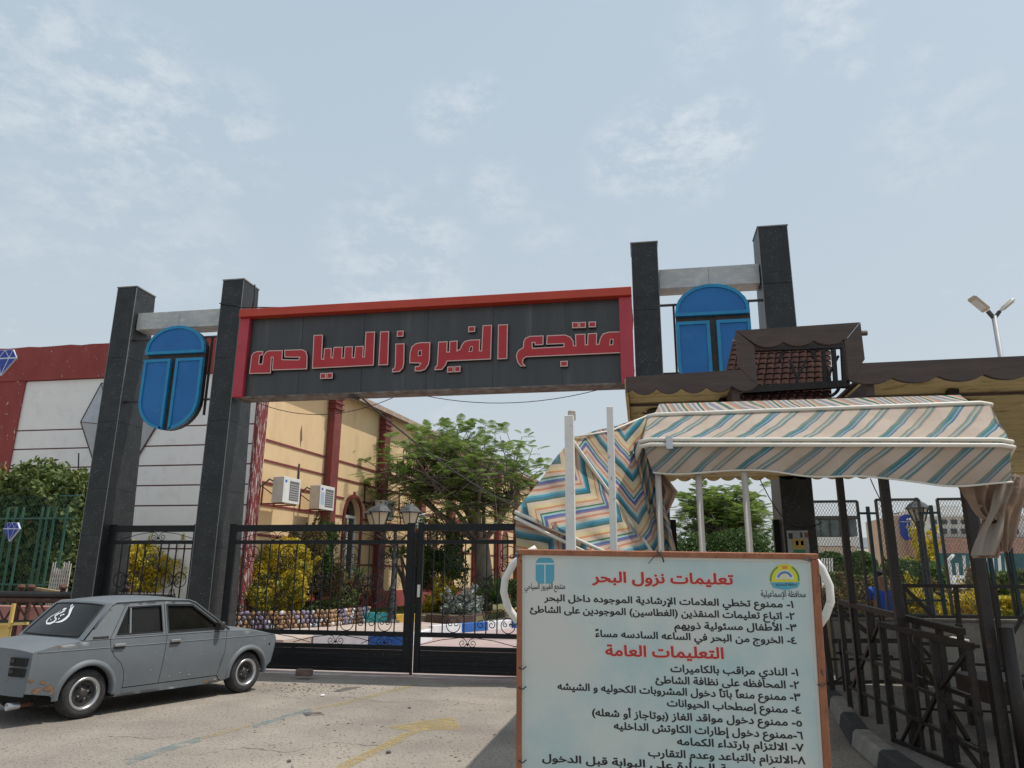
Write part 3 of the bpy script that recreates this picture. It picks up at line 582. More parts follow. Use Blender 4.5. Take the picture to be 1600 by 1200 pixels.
for sc, w, z0, z1, k in openings:
    ap = archpts(sc, w, z0, z1, 12); outer = archpts(sc, w+.24, z0, z1+.13, 12)
    f = MB().prism([wp(a, .003, b) for a, b in outer+ap[::-1]], Wn*.06).build('arch_surround', redp_m, yb)
    g_ = MB().prism([wp(a, -.22, b) for a, b in ap], -Wn*.02).build('pane', glass_d, yb)
    zc = z1-w/2*1.15
    for (a, b, c, d) in ((sc-w/2, sc-w/2+.07, z0, zc), (sc+w/2-.07, sc+w/2, z0, zc), (sc-.04, sc+.04, z0, zc), (sc-w/2, sc+w/2, zc-.05, zc+.05), (sc-w/2, sc+w/2, z0, z0+.25 if k == 'door' else z0+.07)):
        m = MB(); wbox(m, a+.001, b-.001, -.215, -.16, c, d); m.build('window_frame', upvc, yb)
    m = MB(); wbox(m, sc-w/2-.2, sc+w/2+.2, .062, .14, z0-.10, z0); m.build('sill', redp_m, yb)
    m = MB(); m.tube([wp(sc, .04, z1+.12), wp(sc, .04, z1+.22)], .04, 6); m.build('finial', redp_m, yb)
# peeling corner column
peel = mat('peeling_red_white', (.17, .028, .03), (.50, .45, .43), scale=10, rough=.8, lo=.54, hi=.60, stretch=(2.4, 2.4, .32), bump=.3)
m = MB(); wbox(m, -.42, -.004, -.05, .10, 0, EZ-.2); m.build('corner_column', peel, yb, bevel=.01)
# white facade
FY = 19.9
wf = thing('white_facade', 'tall white rendered facade with dark red parapet and grooved bands behind the pillars', 'building', (-15, FY, 0))
PZ0, PZ1 = 7.58, 8.70
XL = -34.0; XR = -11.05
grooves = [5.95, 5.35, 4.75, 4.15, 3.55, 2.95, 2.3]
zs = [PZ0]+grooves+[0]
for a, b in zip(zs[:-1], zs[1:]):
    MB().box(XL, XR, FY, FY+.3, b+.022, a-.022).build('render_band', white_m, wf)
MB().box(XL, XR, FY+.02, FY+.29, 0, PZ0).build('groove_backing', mat('groove_red_brown', (.13, .06, .05)), wf)
m = MB(); n_ = 60
top = [(XL+(XR-XL)*i/n_, PZ1+random.uniform(-.02, .02)) for i in range(n_+1)]
MB().prism([(a, FY-.10, b) for a, b in [(XL, PZ0)]+top+[(XR, PZ0)]], (0, .45, 0)).build('parapet', redw_m, wf)
e = PY(42, 597, FY).x; e2 = PY(24, 735, FY).x
MB().prism([(XL, FY-.06, PZ0-.003), (e, FY-.06, PZ0-.003), (e-.06, FY-.06, 4.15), (XL, FY-.06, 4.15)], (0, .05, 0)).build('red_panel', redw_m, wf)
m = MB().tube([PY(122, 750, FY-.3), PY(123, 708, FY-.3)], .02, 6); m.build('antenna_pole', steel_m, wf)
# gem signs and relief
gemb = mat('gem_blue', (.012, .03, .26), (.02, .05, .34), scale=5, rough=.35); geml = mat('gem_line', (.62, .68, .80), rough=.5)
def gem(name, label, c, w, h, depth, body, line, grp, nrm=Vector((0, -1, 0)), lw=.02, relief=0.):
    t = thing(name, label, 'gem sign' if relief == 0 else 'ornament', tuple(c), grp); ax = Vector((1, 0, 0)); c = Vector(c)
    P = lambda a, b, d=0: c+ax*(a*w/2)+Vector((0, 0, b*h))+nrm*(depth+d)
    top = [(-.62, 1), (.62, 1)]; out = [(-.62, 1), (.62, 1), (1, .68), (0, 0), (-1, .68)]
    if relief == 0:
        MB().prism([P(a, b) for a, b in out], -nrm*depth).build('gem_body', line, t)
        k = 1-2.2*lw/w; cx, cz = 0, .62
        facets = [[(-.62, 1), (-1, .68), (-.42, .68)], [(-.62, 1), (-.42, .68), (0, 1)], [(0, 1), (-.42, .68), (.42, .68)], [(0, 1), (.42, .68), (.62, 1)], [(.62, 1), (.42, .68), (1, .68)], [(-1, .68), (0, 0), (-.42, .68)], [(-.42, .68), (0, 0), (.42, .68)], [(.42, .68), (0, 0), (1, .68)]]
        for f in facets:
            mx = sum(p[0] for p in f)/3; mz = sum(p[1] for p in f)/3; q = [(mx+(a-mx)*.84, mz+(b-mz)*.84) for a, b in f]
            MB().prism([P(a, b, .001) for a, b in q], nrm*.004).build('facet', body, t)
    else:
        ap = P(0, .62, relief)
        for i in range(5):
            a, b = out[i], out[(i+1) % 5]; MB().add([P(*a, -.0), P(*b, -.0), ap], [(0, 1, 2)]).build('facet', body, t)
        for i in range(5): MB().bar(P(*out[i]), P(*out[(i+1) % 5]), .03).build('edge_strip', line, t); MB().bar(P(*out[i]), ap, .02).build('edge_strip', line, t)
    return t
c = PY(3, 588, FY-.1); gem('gem_sign', 'blue gem sign with pale lines fixed on the dark red parapet', (c.x, FY-.10, c.z), .95, .88, .06, gemb, geml, 'blue gem signs')
silver = mat('silver_sheet', (.38, .40, .43), (.46, .48, .51), scale=2, rough=.5, metal=.15)
c = PY(170, 791, FY); gem('gem_relief', 'big silver faceted gem relief on the white facade, half hidden by a granite pillar', (c.x, FY-.01, c.z), 2.75, 3.85, .03, silver, steel_m, None, relief=.5)
# dark round stain
# air conditioners on brackets
acw = mat('ac_white', (.70, .70, .68), (.62, .61, .58), scale=5, rough=.5); acb = mat('ac_beige', (.50, .45, .37), (.58, .53, .45), scale=5, rough=.6); grl = mat('ac_grille', (.13, .14, .14), rough=.6)
badge = mat('badge_blue', (.05, .12, .45)); paper = mat('label_blue', (.35, .45, .60))
def ac(s0, z0, label, ln=.86, h=.72, dp=.36, off=.42, labelled=False):
    t = thing('air_conditioner', label, 'air conditioner', tuple(wp(s0, 0, z0)), 'air conditioners on the yellow wall')
    m = MB(); wbox(m, s0, s0+ln, off, off+dp, z0+.03, z0+h); b = m.build('casing', acb, t, bevel=.015)
    m = MB(); wbox(m, s0-.005, s0+ln+.005, off+dp+.001, off+dp+.02, z0+.03, z0+h); f = m.build('front_panel', acw, t, bevel=.006)
    m = MB(); wbox(m, s0+ln*.36, s0+ln*.92, off+dp+.021, off+dp+.026, z0+.12, z0+h-.10); g_ = m.build('grille', grl, t)
    for i in range(7):
        zz = z0+.15+i*(h-.3)/7; m = MB(); wbox(m, s0+ln*.37, s0+ln*.91, off+dp+.027, off+dp+.034, zz, zz+.035); m.build('louvre', mat('ac_louvre', (.34, .34, .33), rough=.6), g_)
    m = MB(); wbox(m, s0+.06, s0+.16, off+dp+.021, off+dp+.024, z0+h-.16, z0+h-.09); m.build('badge', badge, t)
    if labelled: m = MB(); wbox(m, s0+.05, s0+.25, off+dp+.021, off+dp+.024, z0+.18, z0+h-.22); m.build('energy_label', paper, t)
    for s_ in (s0+.12, s0+ln-.12):
        m = MB(); m.bar(wp(s_, 0, z0+.01), wp(s_, off+dp, z0+.01), .035); m.bar(wp(s_, .02, z0-.0), wp(s_, .02, z0+.55), .03); m.bar(wp(s_, .02, z0+.5), wp(s_, off+dp-.05, z0+.04), .025); m.build('bracket', redp_m, t)
    m = MB(); m.tube([wp(s0+.1, off+.1, z0+h*.75), wp(s0-.05, off-.08, z0+h*.9), wp(s0-.12, .1, z0+h*.6), wp(s0-.1, .04, z0+h*1.1), wp(s0-.1, .03, z0+1.45)], .028, 6); m.build('pipe', wirem, t, smooth='all')
    return t
for px, py, hh, lab, l2 in ((431, 787, .78, 'white air conditioner nearest the peeling corner column, small blue badge', 0), (489, 797, .78, 'air conditioner with a pale blue label in front of the first red pilaster', 1), (590, 812, .72, 'beige air conditioner behind the leaves beside the arched door', 0)):
    s_, z_ = wpix(px, py, .42+.1); ac(s_-.1, z_, lab, h=hh, labelled=bool(l2))
s_, z_ = wpix(640, 832, .5); ac(s_, 3.4, 'small distant air conditioner glimpsed between lantern and tree crown')
# crack / dark mark
MB().prism([wp(a, .004, b) for a, b in ((1.9, 6.05), (1.97, 6.3), (2.02, 6.0), (2.06, 5.8), (2.0, 5.75), (1.98, 5.55), (1.93, 5.8))], Wn*.003).build('stain', mat('stain', (.18, .12, .07)), yb)
# ------------------------------------------------------------------ garden: raised bed, pebble wall, kerbs
soil = mat('garden_soil', (.16, .12, .07), (.12, .15, .05), scale=2.5, rough=.95, bump=.5)
wl = [PZ(*q, .20) for q in ((352, 984), (440, 983), (520, 979), (578, 972))]
te = [PZ(*q, .20) for q in ((566, 973), (612, 973), (652, 972))]; t3 = [PZ(*q, .20) for q in ((664, 972), (700, 975), (740, 974), (765, 968))]; t4 = [PZ(*q, .20) for q in ((765, 967), (812, 961), (850, 958))]
m = MB(); bed = [(-30, 18.4), (wl[0].x-1.2, 18.4)]+[(p.x-.08, p.y+.25) for p in wl]+[(p.x, p.y+.12) for p in te[1:]+t3+t4[1:]]+[(0, 50), (0, 60), (-8, 60), (-30, 40)]
m.prism([(a, b, .38) for a, b in bed], (0, 0, -.37)); m.build('garden_bed', soil, kind='structure')
gm = MB(); P = []
for k in range(26000):
    s_ = random.uniform(3, 34); o_ = random.uniform(.3, 2.8); q = wp(s_, o_, .39); P.append(tuple(q))
P = np.array(P); g_ = leaves(P, .05, .0, 2.6); g_.build('lawn_grass', mat('lawn', (.10, .14, .035), (.22, .22, .07), scale=1.2, rough=.8, trans=.2), kind='stuff', fix=False, label='short grass strip at the foot of the yellow building', cat='grass')
# inner pavement raised .15 behind the blue and white kerb
kp = [PZ(*q) for q in ((488, 1009), (575, 1009), (645, 1010), (676, 1001))]
in_pts = [(p.x, p.y) for p in kp]
k2 = [PZ(*q) for q in ((676, 993), (722, 989), (800, 982), (860, 978))]; k2p = [(p.x, p.y) for p in k2]
pv = MB(); poly = [(-30, 16.0), (in_pts[0][0]-.25, 16.0)]+[(a-.02, b+.10) for a, b in in_pts]+[(k2p[0][0]-.05, k2p[0][1]+.10)]+[(a, b+.1) for a, b in k2p[1:]]+[(0, 36), (0, 60), (-30, 60)]
pv.prism([(a, b, .20) for a, b in poly], (0, 0, -.18)); pv.build('inner_pavement', pave_m, kind='structure')
dr = MB(); dr.add([(-30, 13.0, .006), (8, 13.0, .006), (8, 60, .006), (-30, 60, .006)], [(0, 1, 2, 3)]); dr.build('inner_driveway', mat('inner_driveway', (.38, .27, .26), (.44, .35, .32), scale=.8, rough=.9), kind='structure')
kblue = mat('kerb_blue', (.012, .085, .34), (.02, .12, .40), scale=5, rough=.6, c3=(.35, .37, .42), s3=16, l3=.66, h3=.72); kwhite = mat('kerb_white', (.74, .74, .76), (.62, .62, .64), scale=4, rough=.7)
kteal = mat('kerb_teal', (.02, .24, .26), (.03, .32, .33), scale=4, rough=.7, c3=(.25, .3, .28), s3=10); kyel = mat('kerb_yellow', (.58, .36, .04), (.66, .45, .07), scale=4, rough=.7, c3=(.35, .2, .08), s3=9); kdark = mat('kerb_brown', (.06, .035, .03), (.10, .06, .05), scale=5, rough=.8)
kerb = thing('kerb', None, None, (in_pts[0][0], in_pts[0][1], 0), kind='structure')
def kerbrun(par, pts, cols, ln, h, w, z=0, start=0, top=None):
    k = start
    for a, b in zip(pts[:-1], pts[1:]):
        a, b = Vector((*a, 0)), Vector((*b, 0)); d = b-a; n = max(1, round(d.length/ln)); u = d.normalized(); nrm = Vector((-u.y, u.x, 0))
        for i in range(n):
            p, q = a+d*(i/n)+u*.006, a+d*((i+1)/n)-u*.006
            m = MB(); m.hexa([p+Vector((0, 0, z)), q+Vector((0, 0, z)), q+nrm*w+Vector((0, 0, z)), p+nrm*w+Vector((0, 0, z))], [p+nrm*.01+Vector((0, 0, z+h)), q+nrm*.01+Vector((0, 0, z+h)), q+nrm*w+Vector((0, 0, z+h)), p+nrm*w+Vector((0, 0, z+h))])
            m.build('kerb_stone', cols[k % len(cols)], par, bevel=.012); k += 1
kerbrun(kerb, in_pts, [kwhite, kblue, kwhite, kblue], 1.15, .28, .18)
kerbrun(kerb, k2p, [kwhite, kblue], 1.15, .26, .18)
bk = thing('bed_edging', 'low turquoise and yellow painted edging along the lawn below the yellow wall', 'edging', (-8.6, 27, .1))

kerbrun(bk, [(te[0].x, te[0].y), (te[1].x, te[1].y)], [kteal], 1.6, .34, .15, .15); kerbrun(bk, [(te[1].x, te[1].y), (te[2].x, te[2].y)], [kyel], 1.6, .34, .15, .1)

kerbrun(bk, [(p.x, p.y) for p in t3], [kdark], 1.2, .34, .15, .1); kerbrun(bk, [(p.x, p.y) for p in t4], [kyel], 1.6, .34, .15, .1)
# pebble wall
pw = thing('pebble_wall', 'low garden wall of painted blue and brown pebbles behind the gate', 'wall', (-10.5, 20, .1))
pebm = []
for i in range(5):
    bm = bmesh.new(); bmesh.ops.create_icosphere(bm, subdivisions=1, radius=1)
    for v in bm.verts: v.co *= 1+random.uniform(-.12, .12)
    for f in bm.faces: f.smooth = True
    me = bpy.data.meshes.new('pebble'); bm.to_mesh(me); bm.free(); pebm.append(me)
pcol = [mat('pebble_brown', (.30, .17, .09), (.42, .27, .15), scale=8, rough=.6), mat('pebble_blue', (.22, .27, .38), (.40, .45, .55), scale=8, rough=.6), mat('pebble_violet', (.17, .15, .24), (.28, .25, .34), scale=8, rough=.6), mat('pebble_white', (.62, .62, .64), rough=.6)]
PM = [[me.copy() for me in pebm] for c in pcol]
for ms_, c in zip(PM, pcol):
    for me in ms_: me.materials.append(c)
np_ = 0
for a, b in zip(wl[:-1], wl[1:]):
    d = b-a; u = d.normalized(); nrm = Vector((-u.y, u.x, 0))
    MB().hexa([a+nrm*.06, b+nrm*.06, b+nrm*.22, a+nrm*.22], [a+nrm*.06+Vector((0, 0, .42)), b+nrm*.06+Vector((0, 0, .42)), b+nrm*.22+Vector((0, 0, .42)), a+nrm*.22+Vector((0, 0, .42))]).build('mortar_core', kdark, pw)
    s_ = 0
    while s_ < d.length:
        for r_ in range(4):
            if np_ >= 298: break
            R_ = random.uniform(.055, .085); ci = int((s_+r_*.13)/.62) % 2 if random.random() < .75 else 3
            ci = (0 if ci == 0 else (1 if int(s_) % 2 else 2)) if ci != 3 else random.choice((0, 3))
            piece(PM[ci][random.randrange(5)], 'pebble', pw, a+u*(s_+random.uniform(-.02, .02)+(r_ % 2)*.06)+nrm*.05+Vector((0, 0, .06+r_*.115)), (random.random()*3, random.random()*3, 0), (R_, R_*.8, R_*.85)); np_ += 1
        s_ += .145
# ------------------------------------------------------------------ plants
def bush(name, label, c, r, n, size, m_, stem=True, group=None, cat='bush', long=1.8, lumps=9, bias=.3, core=True):
    t = thing(name, label, cat, (c[0], c[1], c[2]-r[2]), group)
    P = blob_points(int(n*1.35), c, r, lumps); P = P[P[:, 2] > c[2]-r[2]*1.02]
    leaves(P, size*.85, bias, long).build('foliage', m_, t, fix=False)
    if stem:
        m = MB()
        for i in range(7):
            a = random.random()*6.28; e_ = (c[0]+math.cos(a)*r[0]*.5, c[1]+math.sin(a)*r[1]*.5, c[2]+r[2]*random.uniform(-.1, .5)); m.tube([(c[0]+math.cos(a)*.05, c[1]+math.sin(a)*.05, c[2]-r[2]), ((c[0]+e_[0])/2, (c[1]+e_[1])/2, c[2]-r[2]*.3), e_], [.03, .02, .008], 5)
        m.build('stem', bark, t)
    return t
def spot(px, py, Y): p = PY(px, py, Y); return (p.x, p.y, p.z)
def fan(name, label, base, n, L_, w, m_, cat, droop=.5, trunkh=0):
    t = thing(name, label, cat, base); m = MB(); b = Vector(base)+Vector((0, 0, trunkh))
    for i in range(n):
        a = random.random()*6.28; el = random.uniform(.25, 1.35); l_ = L_*random.uniform(.7, 1.1); d = Vector((math.cos(a)*math.cos(el), math.sin(a)*math.cos(el), math.sin(el))); sd = d.cross(Vector((0, 0, 1))).normalized()
        pts = [b+d*(l_*k/5)-Vector((0, 0, droop*(k/5)**2*l_)) for k in range(6)]; k0 = len(m.v)
        for k, p in enumerate(pts): ww = w*(1-abs(k/5-.35)*1.3); m.v += [tuple(p-sd*ww), tuple(p+sd*ww)]
        for k in range(5): m.f.append((k0+2*k, k0+2*k+1, k0+2*k+3, k0+2*k+2))
    m.build('leaf_blades', m_, t, fix=False)
    if trunkh: MB().tube([base, tuple(b)], .05, 6).build('stem', bark, t)
    return t
# bushes in front of the white wall, seen through the side gate and left leaf
bush('yellow_bush', 'bright yellow green bush behind the closed gate leaf, beside the front of the car', spot(432, 905, 20.6), (1.15, .6, 1.15), 15000, .06, leafy)
bush('yellow_bush', 'smaller yellow green bush below the dry bush, seen through the closed gate leaf', spot(392, 925, 20.0), (.8, .5, .95), 9000, .055, leafy)
bush('cypress_shrub', 'narrow green cypress shrub behind the tall yellow bush', spot(425, 850, 21.6), (.40, .3, 1.0), 4500, .05, leafh, bias=.6)
bush('conical_cypress', 'slender conical cypress standing before the red plinth of the yellow wall', spot(505, 865, 22.6), (.42, .4, 1.35), 6500, .05, lead, bias=.6)
bush('dry_bush', 'brown drying bush between the yellow bush and the slender cypress', spot(468, 885, 22.0), (.8, .6, 1.25), 8000, .06, leafd)
bush('dry_bush', 'pinkish brown leggy shrub in front of the slender cypress', spot(523, 905, 22.8), (.35, .35, .9), 2400, .05, leafd)
bush('yellow_bush', 'yellow bush seen through the narrow side gate between two pillars', spot(262, 895, 20.2), (1.0, .6, .9), 7000, .055, leafy)
bush('green_bush', 'green leafy bush seen through the narrow side gate near the farther pillar', spot(215, 895, 19.2), (.6, .6, .85), 4000, .06, leafy)
bush('dry_bush', 'reddish brown bush in the middle of the narrow side gate view', spot(243, 860, 20.6), (.55, .5, .8), 3200, .06, leafd)
bush('green_bush', 'small grey green bush seen through the side gate beside the end pillar', spot(300, 890, 21), (.4, .4, .9), 2500, .05, leafs)
bush('clipped_hedge_bush', 'dark green low bush row growing under the air conditioners', spot(455, 838, 25), (1.4, .5, .35), 4000, .05, leafd)
fan('spiky_plant', 'small spiky green plant beside the slender cypress', spot(560, 905, 24), 60, 1.1, .02, lead, 'plant')
bush('red_shrub', 'small reddish leaved shrub above the pebble wall', spot(556, 925, 23.5), (.5, .4, .45), 2500, .045, mat('leaf_red', (.16, .045, .035), (.10, .09, .03), scale=4, rough=.7, trans=.2))
bush('green_bush', 'low green ground plant along the top of the pebble wall', spot(470, 946, 22.4), (1.8, .4, .22), 4500, .045, leafh)
# frangipani beside the lamp
fr = thing('frangipani_tree', 'young frangipani with long pale leaves beside the garden lantern post', 'tree', spot(628, 962, 27))
b0 = Vector(spot(640, 960, 27)); m = MB(); tips = []
for k in range(9):
    a = k*.7; t1 = b0+Vector((math.cos(a)*.35, math.sin(a)*.35, 1.3)); t2 = t1+Vector((math.cos(a+.5)*.5, math.sin(a+.5)*.5, .8)); m.tube([b0, t1, t2], [.07, .05, .03], 6); tips.append(t2)
m.build('branch', bark, fr); m = MB()
for t_ in tips:
    for i in range(22):
        a = random.random()*6.28; el = random.uniform(-.3, 1.1); d = Vector((math.cos(a)*math.cos(el), math.sin(a)*math.cos(el), math.sin(el))); sd = d.cross(Vector((0, 0, 1))).normalized()*.05; p = t_+d*.05; k0 = len(m.v)
        m.v += [tuple(p), tuple(p+d*.2-sd), tuple(p+d*.45-Vector((0, 0, .06))), tuple(p+d*.2+sd)]; m.f.append((k0, k0+1, k0+2, k0+3))
m.build('foliage', mat('leaf_frangipani', (.16, .24, .05), (.09, .15, .035), scale=3, rough=.55, trans=.3), fr, fix=False)
# behind the other leaf
bush('dark_shrub', 'tall dark green shrub behind the gate next to the meeting stiles', spot(692, 868, 27), (1.05, .8, 1.25), 7000, .06, lead)
bush('round_yellow_bush', 'round yellow green bush in the planter before the dark shrub', spot(688, 935, 25.5), (.6, .5, .55), 4500, .05, leafy)
bush('silver_bush', 'silvery white leaved bush spilling over the brown planter', spot(722, 945, 24.6), (.65, .5, .45), 3500, .06, leafs, long=3)
fan('yucca_plant', 'big dark spiky yucca at the foot of the shade tree', spot(775, 945, 25.4), 170, 1.5, .03, lead, 'plant', .25)
fan('yucca_plant', 'smaller spiky plant between silver bush and yucca', spot(745, 940, 25.8), 70, 1.0, .025, leafh, 'plant', .3)
bush('dark_shrub', 'low blue green shrub near the board side of the gate', spot(815, 930, 26), (.7, .6, .6), 3000, .06, lead)
bush('red_shrub', 'small pink flowering plant above the round yellow bush', spot(680, 915, 27), (.6, .4, .35), 1500, .045, mat('leaf_pink', (.45, .12, .12), (.12, .15, .04), scale=9, rough=.7))
# ------------------------------------------------------------------ shade trees
def feather_tree(name, label, base, crown_c, R_, nl, tips_n, fr_n, leafm, seed, fork=2.6, trunk_r=.28, lowfrac=-.35):
    rs = random.Random(seed); t = thing(name, label, 'tree', base); b = Vector(base); cc = Vector(crown_c); tr = MB()
    fk = b+Vector(((cc.x-b.x)*.15, 0, fork)); tr.tube([b, b+Vector((.03, 0, fork*.5)), fk], [trunk_r*1.15, trunk_r, trunk_r*.95], 10); tr.build('trunk', bark, t, smooth='all')
    br = MB(); tips = []
    for i in range(nl):
        a = 2*math.pi*i/nl+rs.uniform(-.3, .3); rr = rs.uniform(.25, .62); zz = rs.uniform(lowfrac*.4, .45)
        e1 = cc+Vector((math.cos(a)*R_[0]*rr, math.sin(a)*R_[1]*rr, R_[2]*zz)); mid = fk.lerp(e1, .5)+Vector((rs.uniform(-.3, .3), rs.uniform(-.3, .3), -R_[2]*.12)); br.tube([fk-Vector((0, 0, .15)), mid, e1], [trunk_r*.5, trunk_r*.26, trunk_r*.12], 7)
        for j in range(tips_n):
            a2 = rs.uniform(0, 6.28); f = rs.random()**.5; z2 = rs.uniform(lowfrac, 1)
            k = math.sqrt(max(.05, 1-max(0, z2)**2*.8)); e2 = cc+Vector((math.cos(a2)*R_[0]*f*k, math.sin(a2)*R_[1]*f*k, R_[2]*z2))
            e2 = e1.lerp(e2, .75); e2 += Vector((rs.gauss(0, .15), rs.gauss(0, .15), rs.gauss(0, .12))); m2 = e1.lerp(e2, .5)+Vector((rs.uniform(-.2, .2), rs.uniform(-.2, .2), rs.uniform(-.1, .2)))
            br.tube([mid.lerp(e1, rs.uniform(.35, 1)), m2, e2], [trunk_r*.09, trunk_r*.05, .010], 4, cap=False); tips.append((e2, (e2-m2).normalized())); tips.append((m2, (e2-e1).normalized()))
    br.build('branches', bark, t, smooth='all')
    lf = MB(); V = lf.v; Fc = lf.f
    for p, d in tips:
        for q in range(fr_n):
            a = rs.uniform(0, 6.28); el = rs.uniform(-.15, .75); ax = (Vector((math.cos(a)*math.cos(el), math.sin(a)*math.cos(el), math.sin(el)))+d*.5).normalized(); l_ = rs.uniform(.32, .62); sd = ax.cross(Vector((0, 0, 1))).normalized(); nr = sd.cross(ax)
            o = p+Vector((rs.gauss(0, .1), rs.gauss(0, .1), rs.gauss(0, .06)))
            nn = 7
            for k in range(nn):
                u = (k+.6)/nn; c = o+ax*(l_*u)-Vector((0, 0, .30*l_*u*u)); w = .17*math.sin(math.pi*min(1, u*.85+.12)); th = l_/nn*.30
                for sg_ in (1, -1):
                    tip = c+sd*(sg_*w)+ax*(w*.35)-Vector((0, 0, w*.25)); k0 = len(V)
                    V.append(tuple(c-ax*th)); V.append(tuple(c+ax*th)); V.append(tuple(tip+ax*th*.5)); V.append(tuple(tip-ax*th*.7)); Fc.append((k0, k0+1, k0+2, k0+3))
    lf.build('crown', leafm, t, fix=False); return t
feather_tree('poinciana_tree', 'broad feathery shade tree with forked trunk behind the black gate', (-5.75, 27, .4), (-6.75, 27, 4.85), (5.0, 3.0, 2.75), 9, 32, 4, leaft, 3, fork=2.5, trunk_r=.30, lowfrac=-.75)
feather_tree('poinciana_tree', 'feathery green tree seen under the wooden roof between two granite pillars', (3.4, 31, 0), (3.3, 31, 3.7), (3.0, 2.4, 1.75), 8, 22, 5, leaft, 9, fork=1.8, trunk_r=.22, lowfrac=-.7)
bush('green_bush', 'dense rounded green bushes filling the base of the farther feathery tree', spot(1120, 868, 29), (2.4, .9, .95), 9000, .07, lead, lumps=14)
# garden lantern post
lg = mat('lantern_iron', (.020, .022, .024), (.05, .05, .05), scale=10, rough=.5); lgl = mat('lantern_glass', (.50, .44, .32), rough=.4)
def lantern(t, c, r=.24, h=.45, m_=lg):
    c = Vector(c); o = MB().lathe(c, (0, 0, 1), [(.05, -.05), (r*.5, .02), (r*.55, .04)], 6).build('lantern_base', m_, t)
    g_ = MB().lathe(c, (0, 0, 1), [(r*.5, .04), (r*.93, h*.72)], 6).build('lantern_glass', lgl, t)
    for i in range(6):
        a = 2*math.pi*i/6; q = Vector((1, 0, 0)); axx = Vector((0, 0, 1)).orthogonal().normalized(); ay = Vector((0, 0, 1)).cross(axx); d = axx*math.cos(a)+ay*math.sin(a)
        MB().bar(c+d*r*.52+Vector((0, 0, .04)), c+d*r*.97+Vector((0, 0, h*.72)), .022).build('lantern_rib', m_, g_)
    MB().lathe(c, (0, 0, 1), [(r*1.18, h*.70), (r*1.22, h*.76), (r*.8, h*.98), (r*.35, h*1.12), (.03, h*1.16), (.03, h*1.28), (0, h*1.3)], 6).build('lantern_roof', mat('lantern_roof', (.025, .027, .03), (.10, .105, .105), scale=14, rough=.7), t)
lp = PZ(611, 978, .1); lt = thing('garden_lamp', 'black garden lamp post with three hexagonal lanterns behind the gate', 'lamp', tuple(lp))
Ztop = PY(611, 826, lp.y).z
MB().lathe(lp, (0, 0, 1), [(.26, 0), (.26, .12), (.17, .2), (.14, .7), (.10, 1.0), (.085, 1.05), (.12, 1.1), (.07, 1.2), (.06, Ztop-1.2), (.085, Ztop-1.15), (.06, Ztop-1.1), (.05, Ztop-.1)], 12).build('post', lg, lt, smooth=True)
for a in (math.pi*.97, math.pi*1.37, -.6):
    d = Vector((math.cos(a), math.sin(a), 0))*.72; pts = [Vector((lp.x, lp.y, Ztop-.55)), Vector((lp.x, lp.y, Ztop-.35))+d*.5, Vector((lp.x, lp.y, Ztop-.15))+d]; MB().tube(pts, .025, 6).build('arm', lg, lt)
    lantern(lt, Vector((lp.x, lp.y, Ztop+.0))+d, .32, .62)
# ------------------------------------------------------------------ hedge fence on the far side of the outer pillar
HX0, HX1 = -17.5, -12.75
hd = thing('hedge', 'tall shaggy green hedge growing behind the green wire fence beside the end pillar', 'hedge', (-14, 15, 0))
n = 34000; P = np.stack([rng.uniform(HX0-2, HX1, n), 15.0+rng.uniform(-.05, 1.0, n)**1.0, np.zeros(n)], 1)
topz = 3.95+.16*np.sin(P[:, 0]*2.1)+.13*np.sin(P[:, 0]*5.3+1)+np.where(P[:, 0] > -12.1, .1, 0)
P[:, 2] = topz*(rng.random(n)**.75)+rng.normal(0, .05, n); P[:, 1] += .12*np.sin(P[:, 0]*3+P[:, 2]*4)+.1*np.sin(P[:, 2]*7+P[:, 0]*6)
sel = P[:, 0] > -15.0
leaves(P[sel], .085, .3, 1.7).build('foliage', leafh, hd, fix=False)
leaves(P[~sel], .085, .3, 1.7).build('foliage', leafy if False else mat('leaf_yellowing', (.20, .19, .03), (.09, .12, .025), scale=2.4, rough=.6, trans=.25, lo=.42, hi=.6), hd, fix=False)
MB().box(HX0-2, HX1, 15.55, 15.75, 0, 3.5).build('inner_twigs', mat('twigs_dark', (.03, .035, .015), (.06, .05, .03), scale=12, rough=.95), hd)  # solid dark box added inside the leaves to block light, no real twigs
FYg = 14.3
wf_ = thing('wire_fence', 'dark green wire mesh fence with steel posts in front of the hedge', 'fence', (-14, FYg, .4))
for px in (4, 16, 28, 58, 67, 78, 97):
    p = PY(px, 850, FYg); MB().tube([(p.x, FYg, .1), (p.x, FYg, 3.0)], .028, 6).build('fence_post', green_f, wf_)
zt = PY(60, 795, FYg).z
xa = PY(122, 800, FYg).x; xb = -18.0
for z_ in (zt+.28, 2.75, 1.35): MB().bar((PY(90, 800, FYg).x if z_ > zt+.2 else xb, FYg, z_), (xa, FYg, z_), .035).build('fence_rail', green_f, wf_)
def wiremesh(x0, x1, z0, z1, y, cw, ch, th, along=Vector((1, 0, 0)), org=None):
    m = MB(); nx = int(round((x1-x0)/cw)); nz = int(round((z1-z0)/ch)); org = org or Vector((0, y, 0))
    for i in range(nx):
        for k in range(nz*2):
            za = z0+(z1-z0)*k/(nz*2); zb = z0+(z1-z0)*(k+1)/(nz*2); s1 = .5*cw*(1 if k % 2 else 0)
            for sgn in (1, -1):
                a = x0+(i+.5)*cw+sgn*(.5*cw-s1)-0; b = x0+(i+.5)*cw+sgn*s1
                pa = org+along*a+Vector((0, 0, za)); pb = org+along*b+Vector((0, 0, zb)); w = along*th; k0 = len(m.v)
                m.v += [tuple(pa-w), tuple(pa+w), tuple(pb+w), tuple(pb-w)]; m.f.append((k0, k0+1, k0+2, k0+3))
    return m
